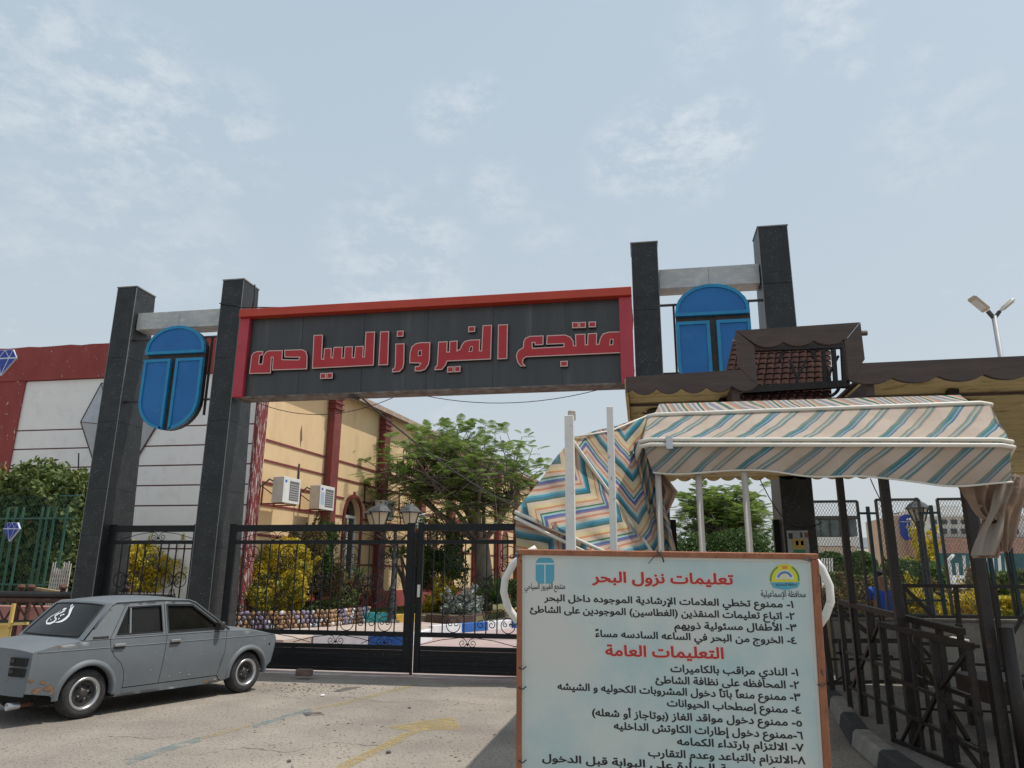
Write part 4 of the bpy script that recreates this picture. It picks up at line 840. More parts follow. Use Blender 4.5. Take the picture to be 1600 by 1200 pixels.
wiremesh(xb, xa, .2, zt+.3, FYg+.02, .085, .12, .0035).build('wire_mesh', green_f, wf_, fix=False, kind='stuff')
a, b = PY(84, 900, FYg-.02), PY(112, 900, FYg-.02); tz = PY(98, 888, FYg).z
wm = thing('white_lattice', 'small whitewashed wire lattice standing against the green fence by the end pillar', 'lattice', (a.x, FYg-.1, .9))
wiremesh(a.x, b.x, 1.0, tz, FYg-.1, .055, .085, .008).build('wire_mesh', mat('whitewash', (.62, .60, .55), (.45, .42, .38), scale=9, rough=.9), wm, fix=False, kind='stuff')
for i in range(9): x_ = a.x+(b.x-a.x)*i/8; MB().bar((x_, FYg-.11, .9), (x_+.02, FYg-.11, tz+random.uniform(-.05, .15)), .018).build('lattice_strip', MATS['whitewash'], wm)
c = PY(14, 846, FYg-.25); gem('gem_sign', 'blue gem sign with white lines hung on the green wire fence', (c.x, FYg-.2, c.z), .40, .40, .05, gemb, geml, 'blue gem signs', lw=.01)
# low red wall and rusty barrier behind the car
rw = mat('faded_red_render', (.42, .20, .17), (.34, .14, .12), scale=2, rough=.9, bump=.2)
MB().box(-20, -9.9, 13.6, 13.8, 0, .95).build('low_wall', rw, label='low faded red wall under the green fence behind the car', cat='wall', bevel=.02)
rb = thing('rusty_barrier', 'rusty round pipe barrier with crossed braces standing behind the grey car', 'barrier', (-11, 12.9, 0))
for (pa, pb, r, m_) in (((-30, 934), (150, 924), .062, iron), ((-30, 940), (130, 936), .05, rustm), ((-30, 976), (140, 968), .035, iron)):
    a, b = PY(*pa, 12.7), PY(*pb, 12.7); z_ = (a.z+b.z)/2; MB().tube([(a.x, 12.7, z_), (b.x+1.6, 12.7, z_)], r, 10).build('rail', m_, rb, smooth='all')
zt_ = PY(60, 930, 12.7).z
for px in (26, 42, 92, 140, 193): p = PY(px, 950, 12.75); MB().tube([(p.x, 12.78, 0), (p.x, 12.78, zt_+.12)], .045, 8).build('post', rustm, rb, smooth=True); MB().lathe((p.x, 12.78, zt_+.12), (0, 0, 1), [(.07, 0), (.075, .03), (.05, .07), (0, .08)], 10).build('post_cap', rustm, rb, smooth=True)
for pa, pb in (((-5, 945), (8, 975)), ((22, 945), (5, 972)), ((28, 945), (46, 975)), ((50, 940), (62, 965)), ((64, 945), (80, 975))):
    MB().bar(PY(*pa, 12.72), PY(*pb, 12.72), .025).build('brace', rustm, rb)
a, b = PY(58, 920, 13.0), PY(110, 928, 13.0)
MB().bar(a, b, .07, .05).build('timber_batten', mat('raw_batten', (.45, .30, .15), (.55, .40, .22), scale=6, rough=.8), label='raw timber batten lying along the rusty barrier near the white lattice', cat='timber')
a, b = PY(222, 929, 12.9), PY(268, 929, 12.9)
MB().bar(a, b, .035).build('rust_bar', rustm, label='thin rusty bar showing just above the car roof before the side gate', cat='bar')
ybm = mat('barrier_yellow', (.62, .42, .10), (.70, .50, .16), scale=4, rough=.6, c3=(.3, .2, .1), s3=12)
ybr = thing('yellow_barrier', 'yellow painted steel barrier behind the tail of the grey car', 'barrier', (-10.4, 10.9, 0))
Yb = 10.9; q1, q2, q3 = PY(22, 943, Yb), PY(16, 975, Yb), PY(12, 994, Yb)
MB().bar(q1, Vector((q3.x, Yb, .1)), .045).build('post', ybm, ybr); MB().bar(PY(-25, 977, Yb), PY(44, 974, Yb), .04).build('rail', ybm, ybr)
MB().prism([PY(-25, 979, Yb+.02), PY(14, 978, Yb+.02), PY(10, 1015, Yb+.02), PY(-30, 1018, Yb+.02)], (0, .02, 0)).build('panel', ybm, ybr)
# ------------------------------------------------------------------ the grey car
RW = PZ(122, 1123, 0); FW = PZ(377, 1082, 0)
dirc = (FW-RW).normalized(); WB = 2.44
mid = (RW+FW)/2; rgt = Vector((dirc.y, -dirc.x, 0))
SC = (FW-RW).length/WB; SC = max(SC, .93)
org = mid - dirc*(WB/2+.72)*SC - rgt*.70*SC
car = thing('parked_car', 'old matte grey four door saloon with white script on its rear window', 'car', tuple(org))
car.rotation_euler = (0, 0, 0)
def cp(x, y, z): return org+dirc*(x*SC)+rgt*(y*SC)+Vector((0, 0, z*SC))
def carpaint():
    m = mat('primer_grey', (.128, .144, .158), (.150, .166, .180), scale=2.2, rough=.54, bump=.10, bscale=9, c3=(.155, .168, .172), s3=11, l3=.6, h3=.72, spec=.45)
    return m
CP = carpaint()
def carrust():
    m = mat('primer_rusty', (.128, .144, .158), (.146, .162, .176), scale=2.2, rough=.55, bump=.12, bscale=9, c3=(.17, .105, .07), s3=7, l3=.645, h3=.66); return m
CR = carrust()
rub = mat('tyre_rubber', (.022, .022, .024), (.045, .043, .042), scale=12, rough=.85, bump=.2); chrome = mat('brushed_rim', (.52, .53, .54), rough=.32, metal=.8); darkm = mat('dark_steel', (.022, .022, .024), (.05, .045, .04), scale=16, rough=.55); blackr = mat('black_rubber', (.012, .012, .013), rough=.6)
cglass = mat('car_glass', (.006, .006, .005), (.014, .013, .010), scale=3, rough=.10, spec=.28)
def wy(x, z):
    pl = 1-.055*abs((x-1.95)/1.95)**3.5; 
    if z > .80: pr = .985-.35*(z-.80)**1.0*.5
    elif z > .60: pr = 1.0-.075*(z-.60)**1.0+0
    else: pr = 1.0-.17*(.60-z)**1.6
    return .795*pl*pr
def pip(p, poly):
    x, y = p; c = False; j = len(poly)-1
    for i in range(len(poly)):
        xi, yi = poly[i]; xj, yj = poly[j]
        if (yi > y) != (yj > y) and x < (xj-xi)*(y-yi)/(yj-yi)+xi: c = not c
        j = i
    return c
def panel(name, poly, m_, side=1, holes=(), fn=None, st=.08, off=0., root=car, shrink=.0035):
    def shr(pl, d): return [tuple(q) for q in inset2(pl, d)]
    poly = shr(poly, shrink); dens = []
    def den(pl):
        o = []
        for i in range(len(pl)):
            a, b = np.array(pl[i]), np.array(pl[(i+1) % len(pl)]); k = max(1, int(np.linalg.norm(b-a)/st))
            o += [tuple(a+(b-a)*j/k) for j in range(k)]
        return o
    loops = [den(poly)]+[den(h) for h in holes]; V = []; E_ = []
    for lp in loops:
        k0 = len(V); V += [Vector(p) for p in lp]; E_ += [(k0+i, k0+(i+1) % len(lp)) for i in range(len(lp))]
    xs = [p[0] for p in poly]; zs_ = [p[1] for p in poly]
    x = min(xs)+st/2
    while x < max(xs):
        z = min(zs_)+st/2
        while z < max(zs_):
            if pip((x, z), poly) and not any(pip((x, z), h) for h in holes): V.append(Vector((x, z)))
            z += st
        x += st
    r = geometry.delaunay_2d_cdt(V, E_, [], 0, 1e-5); m = MB(); f_ = fn or wy
    m.v = [tuple(cp(p.x, side*(f_(p.x, p.y)+off), p.y)) for p in r[0]]
    for t_ in r[2]:
        c = sum((r[0][i] for i in t_), Vector((0, 0)))/len(t_)
        if pip(c, poly) and not any(pip(c, h) for h in holes): m.f.append(tuple(t_))
    return m.build(name, m_, root, smooth='all', thick=0)
def arcw(cx, r, a0, a1, n=16, cz=.285): return [(cx+r*math.cos(math.radians(a0+(a1-a0)*i/n)), cz+r*math.sin(math.radians(a0+(a1-a0)*i/n))) for i in range(n+1)]
RX, FX = .72, .72+WB
quarter = [(.015, .36), (.045, .81), (.30, .865), (.70, .895), (.95, .895), (.965, .78), (1.02, .69), (1.12, .60), (1.17, .50), (1.19, .40), (1.19, .22)]+arcw(RX, .335, -10, 190)+[(.30, .31)]
rdoor = [(.95, .895), (1.75, .895), (1.72, .60), (1.69, .30), (1.19, .30), (1.19, .40), (1.17, .50), (1.12, .60), (1.02, .69), (.965, .78)]
fdoor = [(1.75, .895), (2.73, .895), (2.71, .62), (2.62, .30), (1.69, .30), (1.72, .60)]
fender = [(2.73, .895), (3.20, .875), (3.66, .80), (3.70, .74), (3.62, .40), (3.52, .31)]+arcw(FX, .335, 6, 190)[0:]+[(2.70, .22), (2.62, .30), (2.71, .62)]
for sd in (1, -1):
    panel('rear_quarter', quarter, CR if sd == 1 else CP, sd); d1 = panel('door', rdoor, CP, sd); d2 = panel('door', fdoor, CP, sd); panel('fender', fender, CP, sd)
    panel('sill', [(1.19, .297), (2.62, .297), (2.68, .20), (1.08, .20)], CP, sd)
    for d, hx in ((d1, 1.08), (d2, 1.88)):
        m = MB(); 
        hy = wy(hx, .82)
        for (a, b, z0_, z1_, o0, o1, mm_) in ((hx-.075, hx+.075, .775, .825, .0, .012, darkm), (hx-.08, hx+.06, .805, .835, .006, .035, chrome)):
            m = MB(); P8 = [cp(x, sd*(hy+o), z) for z in (z0_, z1_) for (x, o) in ((a, o0), (b, o0), (b, o1), (a, o1))]; m.hexa(P8[:4], P8[4:]); m.build('handle', mm_, d, bevel=.003)
    # arches
    for cx in (RX, FX):
        ap = arcw(cx, .335, -6, 186, 22); m = MB(); n_ = len(ap)
        for i, (a, b) in enumerate(ap):
            ux, uz = (a-cx)/.335, (b-.285)/.335; y_ = wy(a, b)
            for (dr_, dy) in ((.055, -.002), (.028, .024), (.0, .030), (-.012, .018), (-.012, -.06)): m.v.append(tuple(cp(a+ux*dr_, sd*(y_+dy), b+uz*dr_)))
        for i in range(n_-1):
            for j in range(4): m.f.append((i*5+j, i*5+j+1, (i+1)*5+j+1, (i+1)*5+j))
        m.build('wheel_arch', CP, car, smooth='all')
        hs = MB(); ap = arcw(cx, .345, 4, 180, 18)
        hs.prism([cp(a, sd*(wy(a, min(b, .6))-.05), b) for a, b in ap], -rgt*sd*.22*SC); hs2 = MB()
        for i in range(len(ap)-1):
            a, b = ap[i], ap[i+1]; hs2.add([cp(a[0], sd*.77, a[1]), cp(b[0], sd*.77, b[1]), cp(b[0], sd*.50, b[1]), cp(a[0], sd*.50, a[1])], [(0, 1, 2, 3)])
        hs2.build('wheel_housing', darkv, car)
        # wheel
        wc = cp(cx, sd*.665, .285); ax = rgt*sd; T = MB().lathe(wc, ax, [(s_*SC, h_*SC) for s_, h_ in ((.175, -.10), (.255, -.095), (.278, -.07), (.285, -.03), (.285, .03), (.278, .07), (.262, .092), (.225, .102), (.188, .094), (.178, .08))], 36)
        for v_ in range(0): pass
        w_ = T.build('wheel', rub, car, smooth='all')
        MB().lathe(wc, ax, [(s_*SC, h_*SC) for s_, h_ in ((.190, .090), (.192, .098), (.176, .104), (.160, .098), (.150, .070), (.147, .02))], 36).build('rim', chrome, w_, smooth='all')
        MB().lathe(wc, ax, [(s_*SC, h_*SC) for s_, h_ in ((.147, .04), (.12, .055), (.09, .035), (.055, .045), (.05, .07), (.03, .075), (0, .075))], 24).build('wheel_disc', darkm, w_, smooth='all')
        for k in range(8):
            a = k*math.pi/4; e1 = dirc*math.cos(a)+Vector((0, 0, 1))*math.sin(a); MB().lathe(wc+e1*(.103*SC)+ax*.040*SC, ax, [(.021*SC, 0), (.021*SC, .008*SC), (0, .008*SC)], 8).build('vent_hole', darkv, w_)
        for k in range(4):
            a = k*math.pi/2+.4; e1 = dirc*math.cos(a)+Vector((0, 0, 1))*math.sin(a); MB().lathe(wc+e1*(.062*SC)+ax*.045*SC, ax, [(.011*SC, 0), (.011*SC, .02*SC), (0, .02*SC)], 6).build('wheel_nut', chrome, w_)
# greenhouse side: y by height
def gy(x, z): return .762-.30*max(0, (z-.895))-.06*max(0, z-.895)*abs(x-1.75)
gout = [(.62, .897), (.99, 1.29), (1.06, 1.325), (1.65, 1.345), (2.14, 1.33), (2.23, 1.30), (2.80, .897)]
win_r = [(1.04, .945), (1.22, 1.262), (1.69, 1.275), (1.69, .945)]
win_f = [(1.79, .945), (1.79, 1.275), (2.19, 1.262), (2.58, .985), (2.58, .945)]
for sd in (1, -1):
    panel('window_surround', gout, CP, sd, (win_r, win_f), gy, .06, shrink=0)
    for wv, nm in ((win_r, 1), (win_f, 0)):
        g_ = panel('side_window', wv, cglass, sd, (), gy, .15, -.018, shrink=-.006)
        def ring(pl, r_, o_, m_, nm_): MB().tube([cp(a, sd*(gy(a, b)+o_), b) for a, b in pl], r_, 5, closed=True).build(nm_, m_, g_)
        ring(wv, .0085, .002, blackr, 'seal'); ring(inset2(wv, -.018), .005, .003, darkm if nm == 0 else chrome, 'trim')
        if nm: MB().bar(cp(1.225, sd*(gy(1.39, .95)-.006), .945), cp(1.25, sd*(gy(1.4, 1.26)-.006), 1.262), .02).build('quarter_divider', chrome, g_)
    MB().tube([cp(a, sd*(gy(a, b)+.006), b+.004) for a, b in ((.75, 1.03), (.985, 1.292), (1.06, 1.329), (1.65, 1.349), (2.14, 1.334), (2.24, 1.30), (2.78, .915))], .011, 6).build('drip_rail', CP, car, smooth='all')
    # door shut lines in the window surround
    MB().tube([cp(a, sd*(gy(a, b)+.001), b) for a, b in ((1.74, .90), (1.74, 1.335))], .0035, 4).build('shut_line', darkv, car)
    MB().tube([cp(a, sd*(gy(a, b)+.001), b) for a, b in ((.95, .90), (1.0, .98), (1.19, 1.30))], .0035, 4).build('shut_line', darkv, car)
    m = MB(); P8 = [cp(x, sd*(gy(x, .92)+o), z) for z in (.903, .935) for (x, o) in ((.73, -.01), (.93, -.01), (.93, .006), (.73, .006))]; m.hexa(P8[:4], P8[4:]); m.build('vent_strip', darkm, car)
    # crease line
    pts = [cp(x, sd*(wy(x, .80)+.001), .80) for x in np.linspace(.10, 3.64, 20)]; MB().tube(pts, .004, 5).build('crease_line', mat('primer_edge', (.20, .22, .24), rough=.6), car, smooth='all')
# roof, bonnet, boot
def roof(u, v):
    x = .0; y = (v*2-1); xs = .998+(2.21-.998)*u; yy = y*(gy(xs, 1.33)+.0); zc = 1.317+.030*math.sin(math.pi*u)**.6+(.028+.026*math.sin(math.pi*u)**.7)*(1-abs(y)**2.6); return cp(xs-(.028 if u < .5 else -.05)*(1-abs(y)**2)*abs(u*2-1), yy, zc)
MB().grid(roof, 24, 20).build('roof', CP, car, smooth='all')
def zb(x): return np.interp(x, [.045, .30, .70, 1.12], [.81, .865, .895, .895])
def zh(x): return np.interp(x, [2.60, 2.73, 3.20, 3.66], [.895, .895, .875, .80])
def boot(u, v): x = .05+(.64-.05)*u; y = v*2-1; w = wy(x, .80)*(1 if abs(y) < .001 else 1); w = wy(x, float(zb(x))); return cp(x-.045*(1-abs(y)**5)*(1-u)**3, y*w, float(zb(x))+.035*(1-abs(y)**4)-.012*(1-u)**4)
MB().grid(boot, 14, 20).build('boot_lid', CP, car, smooth='all')
def hood(u, v): x = 2.70+(3.68-2.70)*u; y = v*2-1; w = wy(x, float(zh(x))); return cp(x, y*w, float(zh(x))+.045*(1-abs(y)**4)-.02*u**5)
MB().grid(hood, 16, 20).build('bonnet', CP, car, smooth='all')
MB().tube([cp(.58, y, .9215-.030*abs(y/.62)**4) for y in np.linspace(-.56, .56, 12)][:12], .004, 4).build('shut_line', darkv, car)
# rear face and front face
def rear(u, v): y = u*2-1; z = .33+(.799+.035*(1-abs(y)**4)-.33)*v; x = .016+.034*max(0, (z-.36)/.44); w = wy(.02, min(z, .8)); return cp(x-.045*(1-abs(y)**5), y*w, z+(.0 if v < 1 else .0))
MB().grid(rear, 20, 8).build('rear_panel', CR, car, smooth='all')
def front(u, v): z = .38+(.80-.38)*v; y = u*2-1; return cp(3.62+.08*((z-.38)/.35 if z < .73 else 1-(z-.73)/.1)+.03*(1-abs(y)**4), y*wy(3.66, z), z)
MB().grid(front, 16, 8).build('front_panel', CP, car, smooth='all')
for sd in (1, -1):
    for z_ in (.70, .585):
        m = MB(); P8 = [cp(x, sd*y, z) for z in (z_-.045, z_+.045) for (x, y) in ((-.032, .44), (-.004, .70), (.03, .70), (.01, .44))]; m.hexa(P8[:4], P8[4:]); m.build('lamp_recess', darkv, car)
    MB().lathe(cp(3.74, sd*.52, .62), dirc, [(.10*SC, -.05), (.10*SC, .0), (.0, .02)], 16).build('headlight', mat('lamp_glass', (.55, .57, .6), rough=.1), car, smooth=True)
    m = MB(); m.lathe(cp(3.56, sd*(wy(3.56, .66)+.0), .66), rgt*sd, [(.018, 0), (.012, .006), (0, .006)], 8); m.build('indicator_hole', darkv, car)
# screens
def rw_(u, v, o=0.): y = (u*2-1); z = .905+(1.317-.905)*v+.028*v*(1-abs(y)**2.6); x = .62+(.998-.62)*v-.05*(1-abs(y)**2)*(1-v)-.028*(1-abs(y)**2)*v; w = (.745-.30*(z-.915))*.985; return cp(x-o*.72, y*w, z+o*.69)
MB().grid(lambda u, v: rw_(u, v), 14, 8).build('rear_window_frame', CP, car, smooth='all')
rwg = MB().grid(lambda u, v: rw_(.075+.85*u, .07+.85*v, .008), 14, 8).build('rear_window', cglass, car, smooth='all')
MB().tube([rw_(.075+.85*u, .07+.85*v, .008) for u, v in [(i/8, 0) for i in range(8)]+[(1, i/4) for i in range(4)]+[(1-i/8, 1) for i in range(8)]+[(0, 1-i/4) for i in range(4)]], .011, 5, closed=True).build('seal', blackr, rwg, smooth='all')
def ws_(u, v, o=0.): y = (u*2-1); z = .905+(1.317-.905)*v+.028*v*(1-abs(y)**2.6); x = 2.80-(2.80-2.21)*v+.05*(1-abs(y)**2); w = (.745-.30*(z-.915))*.985; return cp(x+o*.6, y*w, z+o*.8)
MB().grid(lambda u, v: ws_(u, v), 14, 8).build('windscreen_frame', CP, car, smooth='all')
MB().grid(lambda u, v: ws_(.05+.9*u, .06+.88*v, .008), 14, 8).build('windscreen', cglass, car, smooth='all')
# white script sticker on the rear window (right side of the sheet is the near side of the car)
stk = mat('sticker_white', (.78, .79, .80), rough=.5)
def gl(px, py):   # pixel in the 8x close-up of the rear window -> (u, v) on the glass
    A, B, C_, D = (215, 850), (935, 915), (1245, 525), (640, 485); u = v = .5
    for _ in range(14):
        q = [(A[i]*(1-u)+B[i]*u)*(1-v)+(D[i]*(1-u)+C_[i]*u)*v for i in (0, 1)]
        du = [(B[i]-A[i])*(1-v)+(C_[i]-D[i])*v for i in (0, 1)]; dv = [(D[i]-A[i])*(1-u)+(C_[i]-B[i])*u for i in (0, 1)]
        e_ = (px-q[0], py-q[1]); det = du[0]*dv[1]-du[1]*dv[0]; u += (e_[0]*dv[1]-e_[1]*dv[0])/det; v += (du[0]*e_[1]-du[1]*e_[0])/det
    return rw_(.075+.85*u, .07+.85*v, .013)
def stroke(pts, ws):
    m = MB(); n_ = len(pts)
    for i in range(n_):
        a = np.array(pts[max(0, i-1)], float); b = np.array(pts[min(n_-1, i+1)], float); d = b-a; d /= np.linalg.norm(d); nn = np.array([-d[1], d[0]])*ws[i]
        m.v += [tuple(gl(*(np.array(pts[i])+nn))), tuple(gl(*(np.array(pts[i])-nn)))]
    for i in range(n_-1): m.f.append((2*i, 2*i+1, 2*i+3, 2*i+2))
    return m.build('sticker_stroke', stk, rwg, fix=False)
stroke([(885, 545), (862, 575), (845, 620), (825, 665), (790, 700), (745, 728), (700, 740), (650, 742)], [6, 10, 11, 13, 14, 12, 8, 2])
stroke([(870, 520), (862, 535), (845, 545), (850, 570), (838, 590), (825, 640)], [3, 8, 6, 7, 9, 3])
stroke([(720, 588), (690, 615), (655, 635), (600, 660), (560, 690), (535, 725), (545, 752), (590, 755), (640, 735), (668, 705), (665, 680)], [1, 3, 4, 4, 6, 9, 12, 12, 10, 8, 3])
stroke([(790, 572), (760, 578), (740, 590)], [8, 12, 5])
stroke([(775, 600), (745, 610), (715, 628), (680, 640), (645, 665), (650, 690), (670, 700)], [6, 9, 6, 8, 9, 8, 3])
stroke([(770, 648), (755, 645), (742, 655)], [6, 8, 4]); stroke([(735, 650), (722, 660), (718, 672)], [6, 8, 3]); stroke([(712, 690), (700, 700), (695, 712)], [6, 6, 3]); stroke([(600, 700), (590, 708), (598, 716)], [3, 5, 3])
chip = mat('bare_chip', (.42, .40, .37), rough=.7); rustp = mat('rust_patch', (.16, .085, .045), (.26, .17, .10), scale=14, rough=.95, bump=.4)
def patch_on(x, z, r, m_, nm, sd=1, fn=wy, el=.7):
    n_ = 11; P = [cp(x+r*(1+random.uniform(-.35, .35))*math.cos(6.283*i/n_), sd*(fn(x, z)+.0022), z+r*el*(1+random.uniform(-.35, .35))*math.sin(6.283*i/n_)) for i in range(n_)]
    P = [cp(*((p_ - org).dot(dirc)/SC, sd*(fn((p_-org).dot(dirc)/SC, (p_-org).z/SC)+.0025), (p_-org).z/SC)) for p_ in P]; m = MB(); m.add(P, [tuple(range(n_))]); m.build(nm, m_, car, fix=False)
for (x, z, r) in ((.20, .47, .035), (.27, .40, .05), (.14, .385, .045), (.33, .345, .04), (.36, .38, .03), (.07, .50, .03), (2.66, .255, .02), (2.45, .235, .03), (2.52, .24, .02)): patch_on(x, z, r, rustp, 'rust_patch')
for (x, z, r) in ((1.55, .48, .009), (2.0, .40, .010), (2.15, .36, .012), (1.85, .37, .008), (2.3, .62, .006), (3.45, .74, .012), (2.6, .25, .016), (1.02, .75, .006), (.5, .80, .008), (1.6, .70, .006)): patch_on(x, z, r, chip, 'paint_chip')
for sd in (1, -1):
    for z_ in (.70, .585):
        for k in range(1): m = MB(); P8 = [cp(x, sd*y, z) for z in (z_-.010, z_+.030) for (x, y) in ((-.034+.009*k, .455+.078*k), (-.030+.009*k, .525+.078*k), (-.02+.009*k, .525+.078*k), (-.02+.009*k, .455+.078*k))]; m.hexa(P8[:4], P8[4:]); m.build('lamp_segment', mat('lamp_smoked', (.010, .008, .008), rough=.4), car)
# underside, exhaust, mirror, antenna
m = MB(); P8 = [cp(x, y, z) for z in (.19, .40) for (x, y) in ((.25, -.6), (3.3, -.6), (3.3, .6), (.25, .6))]; m.hexa(P8[:4], P8[4:]); m.build('underbody', darkv, car)
m = MB(); P8 = [cp(x, y, z) for z in (.40, .76) for (x, y) in ((.10, -.66), (3.56, -.66), (3.56, .66), (.10, .66))]; m.hexa(P8[:4], P8[4:]); m.build('inner_shell', darkv, car)
m = MB(); P8 = [cp(x, sd_*.66, z) for z in (.22, .9) for (x, sd_) in ((1.1, -1.12), (2.7, -1.12), (2.7, 1.12), (1.1, 1.12))]; m.hexa(P8[:4], P8[4:]); m.build('cabin_tub', darkv, car)
MB().tube([cp(.45, .52, .22), cp(.04, .52, .215)], .030, 12, cap=False).build('exhaust_pipe', rustm, car, smooth='all')
MB().lathe(cp(-.03, .52, .215), dirc, [(.040, .12), (.041, 0), (.034, -.002), (.033, .1)], 16).build('exhaust_tip', chrome, car, smooth='all')
mq = cp(2.58, .80, .975); MB().obox(mq, dirc, rgt, (0, 0, 1), .035, .075, .055).build('wing_mirror', darkm, car, bevel=.018, smooth=True); MB().bar(cp(2.58, .73, .93), mq, .03).build('mirror_stalk', darkm, car)
# ------------------------------------------------------------------ wooden roof over the pedestrian entrance
wood_d = mat('brown_fascia', (.060, .040, .034), (.082, .055, .047), scale=3, rough=.6, bump=.3, bscale=18, stretch=(1, 1, 6), c3=(.10, .07, .06), s3=9, l3=.64, h3=.74)
wood_y = mat('yellow_soffit', (.56, .44, .20), (.64, .52, .27), scale=4, rough=.8, bump=.2, c3=(.36, .26, .11), s3=5, l3=.56, h3=.7)
tile_m = mat('brown_roof_tile', (.030, .012, .009), (.048, .019, .014), scale=6, rough=.85, spec=.08, bump=.2, c3=(.08, .036, .026), s3=14, l3=.62, h3=.72)
RY0, RY1 = 6.0, 12.0
ro = thing('wooden_roof', 'brown scalloped wooden roof with yellow plank ceiling over the walkway', 'roof', (2.5, 9, 3.1))
def fascia(pts_top, pts_bot, y, name='fascia', d=.04): return MB().prism([(a, y, b) for a, b in pts_top+pts_bot[::-1]], (0, d, 0)).build(name, wood_d, ro)
def scal(x0, x1, zb, step, amp):
    o = []; n = max(1, round((x1-x0)/step)); 
    for i in range(n):
        for k in range(7):
            u = k/6; 
            if i and k == 0: continue
            # ogee: bulge down in the middle with points up between
            o.append((x0+(i+u)*(x1-x0)/n, zb-amp*(math.sin(math.pi*u)**.75)+amp*.5))
    return o
xL, xA, xB, xR = PY(978, 600, RY0).x, PY(1154, 576, RY0).x, PY(1352, 569, RY0).x, 6.6
zT, zB_ = 3.235, 3.085
fascia([(xL, zT-.02), (xA+.14, zT+.01)], [(xL, zB_)]+scal(xL+.05, xA+.14, zB_, .22, .045), RY0)
fascia([(xB-.14, zT+.02), (xR, zT+.05)], [(xB-.14, zB_+.02)]+scal(xB-.14, xR, zB_+.02, .34, .045), RY0)
# raised frame
zF = PY(1250, 512, RY0).z; fw_ = .135
MB().prism([(xA, RY0-.004, zT+.03), (xA, RY0-.004, zF), (xA+fw_, RY0-.004, zF-fw_), (xA+fw_, RY0-.004, zT-.12)], (0, .05, 0)).build('frame_board', wood_d, ro)
MB().prism([(xB, RY0-.004, zT+.05), (xB, RY0-.004, zF+.02), (xB-fw_, RY0-.004, zF-fw_), (xB-fw_, RY0-.004, zT-.13)], (0, .05, 0)).build('frame_board', wood_d, ro)
MB().prism([(a, RY0-.004, b) for a, b in [(xA+.002, zF+.001), (xB-.002, zF+.021), (xB-fw_, zF-fw_+.003)]+[(p, q) for p, q in scal(xA+fw_, xB-fw_, zF-fw_, .2, .04)][::-1]], (0, .05, 0)).build('frame_board', wood_d, ro)
for (px, py) in ((1346, 519),): c = PY(px, py, RY0); MB().tube([(c.x, RY0+.03, c.z), (c.x+.05, RY0+.03, c.z)], .022, 8).build('timber_knob', wood_d, ro)
# ceiling planks of both wings, run side to side
def planks(x0, x1, y0, y1, n, z=3.13):
    for i in range(n):
        a = y0+(y1-y0)*i/n; b = y0+(y1-y0)*(i+1)/n; MB().box(x0, x1, a+.004, b-.004, z+.004*(i % 2), z+.03).build('plank', wood_y, ro)
planks(xL+.02, xA-.02, RY0+.05, RY1, 34); planks(xB+.02, xR, RY0+.05, RY1, 34); planks(xA-.018, xB+.018, 8.2, RY1, 22)
MB().box(xL, xA-.0, RY0+.045, RY1, 3.175, 3.20).build('deck', wood_d, ro); MB().box(xB, xR, RY0+.045, RY1, 3.175, 3.20).build('deck', wood_d, ro); MB().box(xA+.001, xB-.001, 8.2, RY1, 3.175, 3.20).build('deck', wood_d, ro)
MB().box(xL-.01, xL+.015, RY0+.045, RY1, 3.09, 3.21).build('edge_board', wood_y, ro)
MB().prism([(a, RY1, b) for a, b in [(xL, 3.22), (xR, 3.22)]+scal(xL, xR, 3.10, .22, .05)[::-1]], (0, .03, 0)).build('back_fascia', wood_y, ro)
for x_ in (xA-.03, xB+.03): MB().box(x_-.03, x_+.03, RY0+.05, 8.2, 3.0, 3.12).build('beam', wood_d, ro)
MB().box(xL+.02, xR, 6.62, 6.65, 3.105, 3.125).build('beam', wood_d, ro)
# tiled dormer seen through the opening
def tiles(p0, du, dv, nu, nv, parent, skip=None):
    p0, du, dv = Vector(p0), Vector(du), Vector(dv); nr = du.cross(dv).normalized(); m = MB(); wu, wv = du.length/nu, dv.length/nv; u_, v_ = du.normalized(), dv.normalized(); k = 6
    for i in range(k+1):
        a = math.pi*i/k; m.v.append(tuple(u_*(-math.cos(a)*wu*.47)+nr*(math.sin(a)*wu*.18))); m.v.append(tuple(u_*(-math.cos(a)*wu*.47)+nr*(math.sin(a)*wu*.18+.018)+v_*wv*1.12-nr*.030))
    for i in range(k): m.f.append((2*i, 2*i+1, 2*i+3, 2*i+2))
    me = bpy.data.meshes.new('roof_tile'); me.from_pydata(m.v, [], m.f); me.materials.append(tile_m)
    for j in range(nv):
        for i in range(nu):
            if skip and skip(i/nu, j/nv): continue
            o = piece(me, 'roof_tile', parent, p0+u_*(wu*(i+.5+random.uniform(-.03, .03)))+v_*(wv*j))
dm = thing('tiled_dormer', 'small brown tiled dormer with iron arch rising through the wooden roof opening', 'dormer', ((xA+xB)/2, 7, 3.1))
a0 = PY(1150, 528, 7.3); a1 = PY(1302, 522, 7.3); b0 = PY(1120, 600, 6.6); b1 = PY(1280, 600, 6.6)
tl, tr_, blq, brq = PY(1147, 526, 7.4), PY(1298, 520, 7.4), PY(1122, 632, 6.4), PY(1272, 632, 6.4)
du = Vector((tr_.x-tl.x, 0, 0)); dv = Vector((0, tl.y-blq.y, tl.z-blq.z))
tiles(blq, du*1.0, dv+Vector((tl.x-blq.x, 0, 0)), 13, 13, dm)
MB().prism([blq+Vector((0, .06, 0)), blq+du+Vector((0, .06, 0)), tr_+Vector((0, .06, 0)), tl+Vector((0, .06, 0))], (0, .03, -.0)).build('tile_boarding', wood_d, dm)
tt = PY(1300, 540, 6.9)
def D(px, py, y=6.5): return PY(px, py, y)
